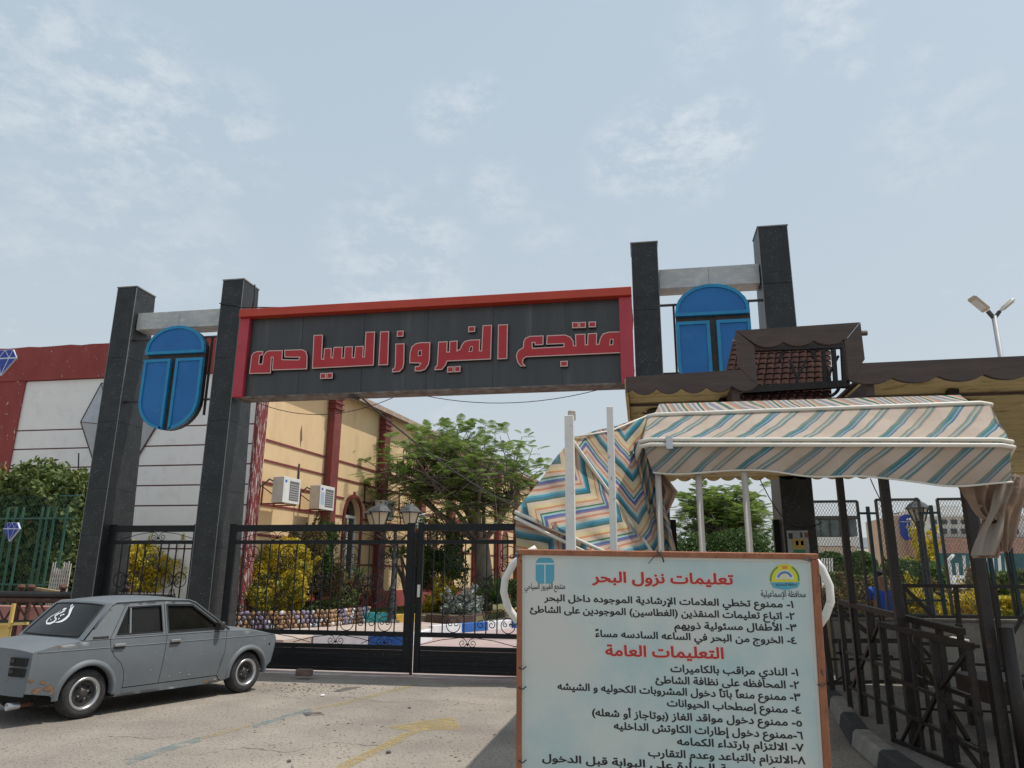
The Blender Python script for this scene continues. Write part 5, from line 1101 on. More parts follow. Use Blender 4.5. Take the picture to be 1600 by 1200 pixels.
for (pa, pb, w) in (((1318, 530), (1322, 606), .055), ((1180, 545), (1318, 540), .05), ((1160, 610), (1322, 600), .06), ((1286, 545), (1290, 604), .03), ((1302, 545), (1306, 604), .035)):
    MB().bar(D(*pa), D(*pb), w).build('iron_bar', iron, dm)
for (cx, cy, r) in ((1296, 560, 26), (1246, 566, 28)):
    MB().tube([D(cx+r*math.cos(math.radians(a)), cy-r*.9*math.sin(math.radians(a))) for a in range(0, 181, 12)], .014, 6).build('iron_arch', iron, dm, smooth='all')
    MB().tube([D(cx-12, cy-4), D(cx-2, cy+22), D(cx+2, cy+42)], .012, 6).build('iron_arch', iron, dm); MB().tube([D(cx+14, cy-4), D(cx+2, cy+20), D(cx-6, cy+42)], .012, 6).build('iron_arch', iron, dm)
MB().tube([D(1290+22*math.cos(math.radians(a)), 600+20*math.sin(math.radians(a)), 6.6) for a in range(0, 181, 15)], .016, 6).build('iron_arch', iron, dm)
# floodlights under the ceiling
fl = mat('lamp_black', (.02, .02, .02), (.05, .04, .035), scale=9, rough=.6)
for (px, py, lab) in ((1027, 625, 'dark round floodlight under the ceiling corner by the striped awning'), (1490, 607, 'dark bracket lamp hanging from the ceiling near the far end of the awning')):
    c = PY(px, py-3, 6.9); c.z = 3.12; t = thing('ceiling_lamp', lab, 'lamp', tuple(c), 'ceiling lamps')
    MB().lathe(c, (0, 0, -1), [(.10, 0), (.11, .02), (.05, .04), (.045, .12), (.055, .14), (.04, .17), (0, .17)], 14).build('lamp_body', fl, t, smooth=True)
    MB().tube([c+Vector((-.14, -.02, -.02)), c+Vector((-.06, 0, -.06)), c+Vector((.12, .02, -.015))], .008, 5).build('wire', wirem, t)
# posts of the roof (row along the walkway)
def post(px, py, X_, Y_, w, h, lab): return MB().box(X_-w/2, X_+w/2, Y_-w/2, Y_+w/2, .15, h).build('roof_post', iron, bevel=.004, label=lab, cat='post', group='brown iron roof posts')
post(0, 0, 2.31, 9.22, .075, 3.12, 'brown iron roof post nearest the curved white board handle')
post(0, 0, 2.34, 7.72, .080, 3.12, 'brown iron roof post standing in front of the person in blue')
post(0, 0, 2.57, 6.45, .08, 3.12, 'thick brown iron roof post next to the knotted awning end')
MB().tube([(2.66, 6.36, .15), (2.66, 6.36, 1.25)], .05, 10).build('rail_post', iron, smooth='all', label='round rusty pipe strapped against the foot of the thick roof post', cat='pipe')
for x_, y_, l_ in ((6.4, 6.4, 'front'), (6.4, 11.8, 'rear')): post(0, 0, x_, y_, .11, 3.12, 'brown iron roof post at the far %s corner of the covered walkway' % l_)
# ------------------------------------------------------------------ pavement, kerb, low wall under the roof
MB().prism([(2.0, 5.0, .149), (8, 5.0, .149), (8, 13.4, .149), (2.42, 13.4, .149), (2.35, 10.9, .149), (2.08, 8.4, .149)], (0, 0, -.14)).build('pavement', conc_m, kind='structure')
kdk = mat('kerb_black', (.028, .028, .03), (.045, .045, .045), scale=6, rough=.85, bump=.4); klt = mat('kerb_pale', (.22, .205, .18), (.30, .28, .245), scale=6, rough=.9, bump=.5)
kb2 = thing('kerb', None, None, (2, 8, 0), kind='structure')
kpts = [(1.92, 5.0), (1.93, 6.0), (1.90, 7.4), (1.92, 8.3), (2.05, 9.3), (2.22, 10.5), (2.32, 11.9)]
k = 0
for a, b in zip(kpts[:-1], kpts[1:]):
    a_, b_ = Vector((*a, 0)), Vector((*b, 0)); u = (b_-a_).normalized(); nr = Vector((u.y, -u.x, 0)); p, q = a_+u*.008, b_-u*.008
    m = MB(); h = Vector((0, 0, .175)); m.hexa([p, q, q+nr*.20, p+nr*.20], [p+nr*.035+h, q+nr*.035+h, q+nr*.20+h, p+nr*.20+h]); m.build('kerb_stone', (klt, kdk)[(k+0) % 2], kb2, bevel=.025, smooth=True); k += 1
lw = thing('low_wall', 'low grey rendered wall carrying the mesh fence behind the walkway railings', 'wall', (5, 12.1, .15))
lwm = mat('grey_render', (.21, .20, .185), (.30, .285, .265), scale=3, rough=.75, bump=.9, bscale=26, c3=(.22, .21, .2), s3=10)
MB().box(2.72, 9, 12.05, 12.25, .15, 1.0).build('wall', lwm, lw, bevel=.01); MB().box(2.70, 9, 12.02, 12.28, 1.0, 1.05).build('coping', conc_m, lw, bevel=.01)
c = PY(1475, 1010, 11.95); MB().lathe((c.x+.15, 12.0, .15), (0, 0, 1), [(.22, 0), (.24, .3), (.2, .62), (.0, .66)], 14).build('covered_bin', mat('grey_plaster_lump', (.42, .41, .38), rough=.9), smooth=True, label='rounded pale grey bollard lump against the low grey wall', cat='bollard')
m = MB(); m.box(2.9, 8, 12.9, 13.4, .0, .95); m.build('inner_planter', soil, kind='structure')
# ------------------------------------------------------------------ railings
def rail(name, lab, pts, r=.026, m_=iron, posts=(), bars=(), grp='brown iron queue railings', zbase=.15):
    t = thing(name, lab, 'railing', tuple(pts[0][0]), grp)
    for a, b, w in pts: MB().bar(a, b, w).build('rail', m_, t)
    for a, b, w in posts: MB().bar(a, b, w).build('post', m_, t)
    for a, b, w in bars: MB().bar(a, b, w).build('brace', m_, t)
    return t
def V3(x, y, z): return Vector((x, y, z))
# far run: from the first roof post towards the viewer
A0, A1 = V3(2.27, 9.62, 1.33), V3(2.50, 6.75, 1.19)
def pA(u, z): p = A0.lerp(A1, u); return V3(p.x, p.y, z)
rail('queue_railing', 'long sloping iron handrail running along the row of roof posts', [(A0, A1, .055), (pA(0, .78), pA(1, .70), .035), (pA(0, .40), pA(1, .34), .035)],
     posts=[(pA(u, .15), pA(u, 1.33-.14*u), .05 if k % 2 == 0 else .03) for k, u in enumerate((.0, .16, .3, .44, .58, .72, .86))], bars=[(pA(.05, .4), pA(.42, 1.2), .03), (pA(.95, .36), pA(.58, 1.16), .03)])
B0, B1 = V3(2.20, 7.85, 1.18), V3(2.46, 6.50, 1.10)
def pB(u, z): p = B0.lerp(B1, u); return V3(p.x, p.y, z)
rail('queue_railing', 'short iron railing with crossed braces ending at the thick roof post', [(B0, B1, .05), (pB(0, .72), pB(1, .62), .03), (pB(0, .46), pB(1, .34), .03), (pB(0, .17), pB(1, .17), .035)],
     posts=[(pB(u, .15), pB(u, 1.18-.08*u), w) for u, w in ((.0, .04), (.36, .028), (.62, .05), (.97, .045))], bars=[(pB(.95, 1.05), pB(.62, .72), .03), (pB(.62, .72), pB(.25, .20), .03), (pB(.65, .46), pB(.98, .17), .03), (pB(.30, .45), pB(.1, .18), .022)])
Yr = 11.2
def pR(px, py): return PY(px, py, Yr)
xq = [PY(x, 960, Yr).x for x in (1405, 1530, 1640)]
rail('walkway_railing', 'high iron railing with diagonal struts in front of the low grey wall', [(pR(1408, 915), pR(1700, 918), .05), (pR(1280, 962), pR(1700, 966), .04), (pR(1280, 1030), pR(1480, 1030), .03), (pR(1300, 1001), pR(1420, 1001), .06)],
     posts=[(pR(1410, 915), pR(1428, 1085), .055), (pR(1493, 918), pR(1512, 1100), .05), (pR(1553, 918), pR(1575, 1105), .05)], bars=[(pR(1412, 917), pR(1460, 965), .045), (pR(1600, 960), pR(1568, 1012), .045), (pR(1300, 940), pR(1360, 990), .03)], grp='brown iron walkway railings')
Yr2 = 10.45
def pS(px, py): return PY(px, py, Yr2)
rail('walkway_railing', 'middle iron railing with thin uprights between the roof posts', [(pS(1290, 950), pS(1380, 952), .03), (pS(1290, 1068), pS(1400, 1064), .04), (pS(1305, 1020), pS(1395, 1026), .03)],
     posts=[(pS(1363, 950), pS(1373, 1090), .035), (pS(1385, 1005), pS(1392, 1080), .03), (pS(1311, 1000), pS(1320, 1080), .03), (pS(1285, 965), pS(1300, 1078), .07)], bars=[(pS(1292, 945), pS(1358, 992), .03), (pS(1305, 1065), pS(1340, 1040), .025)], grp='brown iron walkway railings')
Yr3 = 9.75
def pT(px, py): return PY(px, py, Yr3)
rail('walkway_railing', 'low iron barrier with heavy posts on the walkway floor', [(pT(1430, 1109), pT(1700, 1118), .045), (pT(1432, 1005), pT(1530, 1010), .04), (pT(1425, 1035), pT(1580, 1040), .03)],
     posts=[(pT(1430, 965), pT(1440, 1080), .07), (pT(1498, 975), pT(1516, 1112), .06), (pT(1462, 1000), pT(1470, 1085), .035)], bars=[(pT(1430, 1000), pT(1470, 1045), .035), (pT(1565, 1045), pT(1600, 1085), .035)], grp='brown iron walkway railings')
# ------------------------------------------------------------------ mesh fence on the low wall
mfm = mat('mesh_fence_paint', (.035, .05, .055), (.10, .08, .065), scale=5, rough=.6); mwire = mat('mesh_wire', (.16, .155, .15), (.10, .09, .085), scale=6, rough=.6)
bluep = mat('blue_green_post', (.012, .035, .05), (.02, .05, .06), scale=6, rough=.5)
MY = 13.0
for (xa_, xb_, ytop, lab) in ((1262, 1339, 784, 'wire mesh fence panel nearest the dark pillar with the poster'), (1368, 1435, 781, 'wire mesh fence panel in front of the blue emblem tower'), (1464, 1524, 780, 'wire mesh fence panel in front of the white curved fence'), (1560, 1625, 790, 'wire mesh fence panel beyond the knotted awning cloth')):
    a, b = PY(xa_, ytop, MY), PY(xb_, ytop, MY); z0_ = 1.0; t = thing('mesh_panel', lab, 'fence panel', (a.x, MY, z0_), 'wire mesh fence panels')
    for p, q in ((V3(a.x, MY, z0_), V3(a.x, MY, a.z)), (V3(b.x, MY, z0_), V3(b.x, MY, a.z)), (V3(a.x, MY, a.z), V3(b.x, MY, a.z)), (V3(a.x, MY, z0_+.05), V3(b.x, MY, z0_+.05))): MB().bar(p, q, .04).build('frame_bar', mfm, t)
    wiremesh(a.x+.02, b.x-.02, z0_+.05, a.z-.02, MY, .047, .085, .0034).build('wire_mesh', mwire, t, fix=False, kind='stuff')
for (px, y0_, lab) in ((1354, 792, 'blue green steel post between the two nearest mesh panels'), (1452, 790, 'blue green steel post next to the lantern between mesh panels'), (1540, 840, 'curved blue green steel post under the knotted awning cloth'), (1575, 850, 'blue green steel post below the torn end of awning')):
    a = PY(px, y0_, MY); MB().bar(V3(a.x, MY-.05, 1.0), V3(a.x, MY-.05, a.z), .05).build('fence_post', bluep, label=lab, cat='post', group='blue green fence posts')
for (pa, pb) in (((1340, 802), (1368, 802)), ((1435, 802), (1466, 801)), ((1400, 938), (1480, 938))):
    a, b = PY(*pa, MY-.02), PY(*pb, MY-.02); MB().bar(a, b, .035).build('fence_rail', bluep, label={1340: 'short rail joining the two nearest mesh panels', 1435: 'short rail beside the lantern joining two mesh panels', 1400: 'low blue green rail crossing the view of the yellow flowers'}[pa[0]], cat='rail')
# ------------------------------------------------------------------ poster on the pillar
ps = thing('poster', 'small faded notice with blue and yellow print fixed to the dark pillar', 'poster', (2.3, 11.97, 1.9))
a, b = PY(1229, 829, 11.97), PY(1266, 872, 11.97)
MB().box(a.x, b.x, 11.965, 11.985, b.z, a.z).build('sheet', mat('poster_paper', (.40, .45, .46), (.30, .34, .36), scale=6, rough=.7), ps)
for (x0_, y0_, x1_, y1_, c) in ((1232, 833, 1239, 842, (.05, .05, .06)), (1250, 832, 1254, 840, (.05, .05, .06)), (1257, 832, 1263, 840, (.3, .08, .08)), (1238, 842, 1259, 858, (.50, .36, .10)), (1243, 845, 1248, 852, (.10, .06, .04)), (1251, 845, 1256, 852, (.35, .12, .05)), (1240, 859, 1258, 864, (.05, .22, .12))):
    p, q = PY(x0_, y0_, 11.96), PY(x1_, y1_, 11.96); MB().box(p.x, q.x, 11.960, 11.9635, q.z, p.z).build('print_patch', mat('print_%d_%d' % (x0_, y0_), c, rough=.7), ps)
# ------------------------------------------------------------------ striped awning
BEI = (.60, .50, .42); TE = (.06, .22, .27); BL = (.05, .16, .32); GR = (.05, .17, .13); SA = (.55, .25, .17); LB = (.27, .38, .38); OR = (.58, .30, .12); CR_ = (.56, .49, .40)
mx = lambda c, k=.35: tuple(a*(1-k)+b*k for a, b in zip(c, BEI))
aw_front = stripes('awning_front', 1.0, -1.15, 0.0, 50, BEI, [(.24, mx(GR, .25)), (.30, TE), (.38, LB), (.42, mx(BL, .05)), (.47, BEI), (.68, mx(GR, .3)), (.73, LB), (.77, BEI), (.80, mx(TE, .1)), (.87, mx(SA, .5)), (.90, BEI)], .29, dirt=.24)
CB = (.46, .37, .30)
chev = stripes('awning_chevron', .0, 1.0, .95, .36, CB, [(.08, (.02, .10, .07)), (.13, (.02, .13, .20)), (.20, (.04, .22, .30)), (.26, LB), (.30, CB), (.38, (.42, .17, .11)), (.44, CB), (.52, (.22, .12, .18)), (.56, (.05, .10, .27)), (.63, LB), (.68, (.02, .13, .08)), (.73, CB), (.83, (.46, .20, .09)), (.88, (.50, .42, .25))], .27, dirt=.14, trans=.12)
top_m = stripes('awning_top', 1.6, .6, .5, .4, BEI, [(.15, GR), (.3, BEI), (.42, SA), (.55, mx(TE)), (.7, BEI), (.82, mx(BL))], .26, dirt=.2)
tube_m = mat('awning_tube', (.62, .58, .50), (.70, .66, .58), scale=8, rough=.5)
aw = thing('striped_awning', 'faded cream awning with blue green stripes stretched over white tubes', 'awning', (1, 4.7, 2.2))
Y1, Y2 = 5.0, 4.6
L1, R1 = PY(1012, 651, Y1), PY(1546, 632, Y1); L2, R2 = PY(1003, 690, Y2), PY(1578, 690, Y2)
L3_, R3 = PY(1020, 738, Y2+.03), PY(1582, 752, Y2+.03); L0, R0 = PY(1030, 631, 5.55), PY(1500, 617, 5.55)
def quadf(a, b, c, d, sag=0, wr=0, ph=0): # a-b bottom..., returns f(u,v)
    def f(u, v):
        p = (a*(1-u)+b*u)*(1-v)+(d*(1-u)+c*u)*v; return p+Vector((0, -sag*math.sin(math.pi*v)*0+wr*(math.sin(u*23+ph+v*3)+.6*math.sin(u*51-v*9)+.5*math.sin(u*7+v*12))*(math.sin(math.pi*v)), -sag*math.sin(math.pi*v)+wr*.35*math.sin(u*37+v*14)*math.sin(math.pi*v)))
    return f
def uvxz(f): return lambda u, v: (f(u, v).x, f(u, v).z+.0)
f = quadf(L2, R2, R1, L1, .02, .012); 
def uv_long(a, b, w=None):
    return lambda u, v: (a[0]+(a[1]-a[0])*u, b[0]+(b[1]-b[0])*v)
MB().grid(f, 60, 8, uv_long((0, 2.2), (.0, .26))).build('cloth_front', aw_front, aw, smooth='all')
def fv(u, v):
    p = quadf(L3_, R3, R2, L2)(u, v); low = (1-v); return p+Vector((0, .015*math.sin(u*31+v*2)*low+.02*low*math.sin(u*9), -.012*low*math.sin(u*17)+.02*low*math.sin(u*5.5)))
MB().grid(fv, 70, 8, uv_long((0, 2.2), (-.25, .0))).build('valance', aw_front, aw, smooth='all')
MB().grid(quadf(L1, R1, R0, L0, .03, .01), 50, 6, uv_long((0, 2.2), (0, .6))).build('cloth_top', top_m, aw, smooth='all')
MB().tube([fv(u, -.01)+Vector((0, -.004, 0)) for u in np.linspace(0, 1, 50)], .006, 5).build('hem', tube_m, aw, smooth='all')
def rt_tube(a, b, r, back, dz=0):
    d = Vector((0, back, -.10)); return [a+d+Vector((-.03, 0, 0)), a+d*.45+Vector((-.035, 0, .0)), a+Vector((-.01, 0, 0)), a+Vector((.05, 0, .012))]+[a.lerp(b, t)+Vector((0, 0, .012)) for t in (.2, .5, .8)]+[b+Vector((-.05, 0, .012)), b+Vector((.01, 0, 0)), b+d*.45+Vector((.035, 0, 0)), b+d+Vector((.03, 0, 0))]
MB().tube(rt_tube(L1, R1, .015, .35), .014, 8).build('tube', tube_m, aw, smooth='all')
MB().tube(rt_tube(L2, R2, .015, .35), .013, 8).build('tube', tube_m, aw, smooth='all')
MB().tube([p+Vector((0, -.012, -.034)) for p in rt_tube(L2, R2, .015, .35)], .013, 8).build('tube', tube_m, aw, smooth='all')
c = L2.lerp(R2, .08); MB().box(c.x-.02, c.x+.02, Y2-.035, Y2+.01, c.z-.05, c.z+.03).build('clamp', chrome, aw)
# side cheeks of the front
for a, b, c_, d_ in ((L1, L2, L2+Vector((0, .35, -.1)), L1+Vector((0, .35, -.05))), (R1, R2, R2+Vector((0, .35, -.1)), R1+Vector((0, .35, -.05)))):
    MB().grid(quadf(a, b, c_, d_), 6, 6, uv_long((0, .5), (0, .5))).build('cheek', aw_front, aw, smooth='all')
# gathered cloth at both ends
def drape(name, path, widths, parent, m_, folds=5, amp=.03, uvs=1.0, dirx=Vector((1, 0, 0)), diry=Vector((0, 1, 0))):
    n_ = len(path)-1
    def f(u, v):
        k = v*n_; i = min(int(k), n_-1); t = k-i; p = path[i].lerp(path[i+1], t); w = widths[i]*(1-t)+widths[i+1]*t
        return p+dirx*(w*(u-.5))+diry*(amp*math.sin(u*folds*2*math.pi+v*2)+.02*math.sin(v*9+u*4))
    return MB().grid(f, folds*8, 24, lambda u, v: (u*uvs, v*1.2)).build(name, m_, parent, smooth='all')
drape('gathered_cloth', [PY(1004, 690, 4.75), PY(1010, 735, 4.75), PY(1022, 790, 4.78), PY(1032, 830, 4.8), PY(1040, 880, 4.8)], [.12, .14, .13, .14, .12], aw, chev, 3, .03, .5)
tan_c = mat('plain_brown_cloth', (.38, .27, .20), (.30, .215, .165), scale=4, rough=.9, bump=.3, trans=.2)
drape('gathered_cloth', [PY(1026, 735, 4.85), PY(1046, 768, 4.85), PY(1036, 805, 4.85), PY(1048, 860, 4.85)], [.05, .11, .05, .07], aw, tan_c, 2, .02)
aw2 = aw
drape('knotted_cloth', [PY(1552, 742, 4.8), PY(1552, 775, 4.8), PY(1549, 812, 4.8)], [.42, .32, .07], aw, tan_c, 5, .03)
drape('cloth_tail', [PY(1549, 808, 4.78), PY(1546, 835, 4.78), PY(1543, 872, 4.78)], [.05, .13, .14], aw, tan_c, 3, .02)
drape('cloth_tail', [PY(1590, 745, 4.75), PY(1578, 800, 4.75), PY(1570, 862, 4.75)], [.20, .15, .05], aw, mat('faded_brown_cloth', (.42, .29, .21), (.36, .26, .20), scale=4, rough=.9, bump=.3, trans=.3), 3, .02)
drape('cloth_strap', [PY(1574, 745, 4.72), PY(1560, 800, 4.72), PY(1538, 868, 4.72)], [.07, .10, .13], aw,  mat('grey_cloth', (.23, .19, .15), (.28, .23, .19), scale=5, rough=.9), 2, .015)
MB().tube([PY(1549+7*math.cos(a), 812+5*math.sin(a), 4.74) for a in np.linspace(0, 9, 18)], .008, 5).build('knot_cord', tan_c, aw)
# chevron side wing
wg = thing('chevron_cloth', 'colourful zigzag striped side cloth hanging beside the awning behind white posts', 'cloth', (-.3, 4.5, 1.7))
A_, B_, C__, D_, E_, H_ = PY(891, 684, 4.35), PY(805, 800, 3.95), PY(805, 880, 4.0), PY(1034, 885, 4.75), PY(1010, 650, 5.0), PY(985, 880, 4.3)
Mq = PY(962, 772, 4.55)
def tri(a, b, c, sag=0., ph=0):
    def f(u, v): v_ = v; p = a*(1-u)+(b*(1-v)+c*v)*u; return p+Vector((0, 0, -sag*math.sin(math.pi*v)*u*(1 if u < 1 else 1)))+Vector((0, .012*math.sin(9*u+7*v+ph), 0))
    return f
for (fn_, ph) in ((quadf(D_, E_, E_, A_), 0),):
    pass
def patch(a, b, c, d, name='cloth_panel', rot=0.):
    def f(u, v):
        p = (a*(1-u)+b*u)*(1-v)+(d*(1-u)+c*u)*v; return p+Vector((0, .022*math.sin(6*u+3*v)+.016*math.sin(13*v-5*u)+.008*math.sin(31*u+17*v), .004*math.sin(17*u)))
    return MB().grid(f, 20, 20, lambda u, v: ((f(u, v).x+f(u, v).y*.4)*math.cos(rot)-f(u, v).z*math.sin(rot)+5, (f(u, v).x+f(u, v).y*.4)*math.sin(rot)+f(u, v).z*math.cos(rot)+5)).build(name, chev, wg, smooth='all')
patch(A_, Mq.lerp(D_, 1), D_, E_) if False else None
patch(A_, D_, D_+Vector((.02, .1, .35)), E_)
patch(A_+Vector((0, .005, 0)), D_+Vector((0, .005, 0)), H_, B_, rot=-.95)
patch(B_, H_, H_+Vector((0, 0, -.12)), C__, 'cloth_skirt', rot=.9)
MB().tube([A_, D_], .012, 6).build('seam_tube', tube_m, wg); MB().tube([B_+Vector((0, -.01, 0)), B_.lerp(H_, .5)+Vector((0, -.02, .0)), H_], .010, 8).build('bottom_tube', tube_m, wg, smooth='all')
MB().tube([B_+Vector((0, -.015, -.03)), B_.lerp(H_, .5)+Vector((0, -.025, -.045)), H_+Vector((0, 0, -.06))], .009, 8).build('bottom_tube', tube_m, wg, smooth='all')
MB().tube([A_, A_.lerp(E_, .5)+Vector((0, 0, -.03)), E_], .006, 5).build('top_cord', tube_m, wg, smooth='all')
# white posts
for (px, py, w, Y_, lab, grp) in ((889.5, 650, .050, 4.0, 'square white steel post, shorter one, in front of the zigzag cloth', 1), (953, 636, .038, 4.1, 'square white steel post, taller and thinner one, in front of the zigzag cloth', 1)):
    p = PY(px, py, Y_); MB().box(p.x-w/2, p.x+w/2, Y_-w/2, Y_+w/2, 0, p.z).build('awning_post', whitep, bevel=.003, label=lab, cat='post', group='white awning posts')
for (px, lab) in ((1091, 'round white awning leg seen before the feathery tree, nearer the zigzag cloth'), (1163, 'round white awning leg seen before the feathery tree, nearer the poster'), (1028, 'round white awning leg next to the gathered cloth')):
    p = PY(px, 742, 4.68); MB().tube([(p.x, 4.68, 0), (p.x, 4.68, p.z+.06)], .020, 10).build('round_pole', mat('dull_white_paint', (.46, .41, .36), (.52, .47, .42), scale=6, rough=.6), smooth='all', label=lab, cat='post', group='round white awning legs')  # white legs, shade under the roof put into their duller colour
# street lamps beyond
def street(px, py_top, py_bot, Y_, lab, heads):
    p = PY(px, py_top, Y_); t = thing('street_lamp', lab, 'street lamp', (p.x, Y_, 0))
    MB().tube([(p.x, Y_, 0), (p.x, Y_, p.z)], .05, 8).build('pole', mat('galvanised', (.34, .35, .37), (.42, .43, .44), scale=5, rough=.5), t, smooth='all')
    hm = mat('lamp_head_beige', (.46, .38, .27), (.52, .44, .32), scale=6, rough=.6); hm2 = mat('lamp_head_white', (.6, .6, .6), rough=.5)
    for d, ax2, L_, w_, mm_ in heads:
        d = Vector(d).normalized(); s_ = Vector(ax2).normalized(); c = Vector((p.x, Y_, p.z))+d*.16
        MB().bar((p.x, Y_, p.z-.05), c, .06).build('bracket', darkm, t); MB().obox(c+d*(L_/2+.02), d, s_, d.cross(s_), L_/2, w_/2, .035).build('lamp_head', mm_, t, bevel=.03, smooth=True); MB().obox(c+d*(L_*.55), d, s_, d.cross(s_), L_*.32, w_*.36, .045).build('lens', hm2 if mm_ is hm else hm, t, bevel=.01)
    return t
hmA = mat('lamp_head_beige', (.46, .38, .27), (.52, .44, .32), scale=6, rough=.6); hmB = mat('lamp_head_white', (.6, .6, .6), rough=.5)
street(1553, 494, 552, 15.0, 'twin headed street lamp rising above the brown roof edge', (((-.55, -.25, .42), (.3, -.9, .1), .42, .22, hmA), ((.62, .1, .50), (.1, .9, -.1), .42, .07, hmB)))
street(893, 668, 700, 20.0, 'small street lamp peeking between zigzag cloth and white post', (((.02, -.1, .3), (1, 0, 0), .30, .22, hmA),))
# ------------------------------------------------------------------ far side beyond the mesh fence
pavr = mat('far_paving', (.52, .47, .42), (.60, .55, .50), scale=1.5, rough=.9)
dr2 = MB(); dr2.add([(3.0, 13.5, .02), (60, 13.5, .02), (60, 70, .02), (3.0, 70, .02)], [(0, 1, 2, 3)]); dr2.build('far_paving', pavr, kind='structure')
def far(px0, py0, px1, py1, Y_, dep, m_, name, par): 
    a, b = PY(px0, (py0+py1)/2, Y_), PY(px1, (py0+py1)/2, Y_); zt_ = PY((px0+px1)/2, py0, Y_).z; zb_ = PY((px0+px1)/2, py1, Y_).z; return MB().box(a.x, b.x, Y_, Y_+dep, max(0, zb_), zt_).build(name, m_, par)
cream = mat('cream_wall', (.55, .46, .36), (.62, .53, .43), scale=.6, rough=.9); pwall = mat('pale_far_wall', (.70, .69, .66), rough=.9); gglass = mat('green_dark_glass', (.05, .075, .07), (.16, .20, .19), scale=1.2, rough=.25)
b1_ = thing('glass_box_building', 'pale building with dark green glass upper storey behind the first mesh panel', 'building', tuple(PY(1300, 900, 55)))
far(1240, 812, 1339, 838, 55, 8, gglass, 'glass_storey', b1_); far(1236, 839, 1342, 853, 54.8, 9, pwall, 'wall', b1_); far(1236, 854, 1342, 905, 55, 8, cream, 'wall', b1_); far(1238, 806, 1341, 811, 54.8, 8.5, darkm, 'roof', b1_)
for i in range(3): far(1280+i*20, 864, 1293+i*20, 869, 54.9, .08, glass_d, 'window', b1_)
for i in range(6): far(1252+i*15, 812, 1253+i*15, 838, 54.9, .09, darkm, 'mullion', b1_)
b2_ = thing('low_far_building', 'low pale building with beige wall beyond the gap in the mesh fence', 'building', tuple(PY(1370, 900, 70)))
far(1342, 840, 1402, 856, 72, 8, mat('blue_grey_far', (.40, .44, .48), rough=.8), 'upper_wall', b2_); far(1342, 857, 1402, 863, 71, 8, pwall, 'cornice', b2_); far(1340, 864, 1404, 905, 70, 8, cream, 'wall', b2_)
b3_ = thing('emblem_tower', 'tan tower with a blue oval emblem behind the mesh fence', 'tower', tuple(PY(1420, 900, 45)))
far(1398, 806, 1446, 908, 45, 5, mat('tan_tower', (.46, .32, .22), (.54, .40, .29), scale=.8, rough=.9), 'wall', b3_)
c = PY(1418, 824, 44.9); r_ = .42; bl2 = mat('tower_emblem_blue', (.01, .05, .38), rough=.5)
def cap_pts(cx, cz, r, hh): return [(cx+r*math.cos(math.radians(a)), cz+hh+r*math.sin(math.radians(a))) for a in range(0, 181, 20)]+[(cx+r*math.cos(math.radians(a)), cz-hh+r*math.sin(math.radians(a))) for a in range(180, 361, 20)]
MB().prism([(a, 44.85, b) for a, b in cap_pts(c.x, c.z, .40, .32)], (0, .1, 0)).build('emblem', bl2, b3_); 
for (x_, z0_, z1_, ww) in ((c.x, c.z-.68, c.z+.28, .03),): MB().box(x_-ww/2, x_+ww/2, 44.82, 44.845, z0_, z1_).build('emblem_line', pwall, b3_)
MB().box(c.x-.38, c.x+.38, 44.82, 44.845, c.z+.29, c.z+.32).build('emblem_line', pwall, b3_)
b4_ = thing('brick_house', 'house with brick lower wall and pale upper floors behind the curved white fence', 'building', tuple(PY(1520, 900, 42)))
brf = mat('far_brick_wall', (.30, .15, .11), (.42, .27, .21), scale=7, rough=.9)
far(1447, 840, 1720, 872, 42, 8, brf, 'brick_wall', b4_); far(1449, 806, 1720, 839.5, 42.3, 8, mat('grey_cream_wall', (.55, .53, .49), (.62, .60, .56), scale=.6, rough=.9), 'upper_wall', b4_); far(1445, 790, 1500, 805, 42.6, 6, pwall, 'roof_room', b4_); far(1445, 803, 1725, 806, 42.0, 9, pwall, 'cornice', b4_)
for i in range(9): far(1455+i*16, 812, 1464+i*16, 819, 42.2, .09, glass_d, 'window', b4_); far(1455+i*16, 826, 1464+i*16, 834, 42.2, .09, glass_d, 'window', b4_)
MB().prism([PY(x, y, 30) for x, y in ((1448, 864), (1800, 866), (1800, 900), (1448, 899))], (0, .1, 0)).build('windbreak', mat('teal_tarp', (.015, .075, .085), (.025, .11, .12), scale=2, rough=.7), label='teal windbreak sheet stretched in front of the brick house', cat='tarp')
for i in range(8): pass
# curved white fence
cw = thing('white_fence', 'white curved top slatted fence standing beyond the mesh panels', 'fence', tuple(PY(1510, 915, 22)))
for i in range(10):
    px = 1484+i*11; yt = 905-38*math.sin(math.pi*min(1, (i+.6)/5.5)) if i < 6 else 868; a, b = PY(px, 868 if 1 < i < 9 else 880, 22), PY(px+3, 913, 22); MB().bar(a, V3(b.x, 22, b.z), .055).build('slat', whitep, cw)
MB().bar(PY(1480, 913, 22), PY(1590, 915, 22), .07).build('rail', whitep, cw)
MB().tube([PY(1486, 915, 22), PY(1480, 892, 22), PY(1482, 875, 22), PY(1490, 867, 22)], .045, 8).build('curved_end', whitep, cw, smooth='all'); MB().tube([PY(1530, 915, 22), PY(1537, 892, 22), PY(1534, 878, 22)], .045, 8).build('curved_end', whitep, cw, smooth='all')
cw2 = thing('white_fence', 'small pale picket fence behind the first mesh panel', 'fence', tuple(PY(1295, 925, 24)))
for i in range(7): MB().bar(PY(1284+i*4, 872 if i < 5 else 900, 24), PY(1285+i*4, 930, 24), .04).build('slat', whitep, cw2)
MB().bar(PY(1275, 926, 24), PY(1318, 926, 24), .06).build('rail', whitep, cw2)
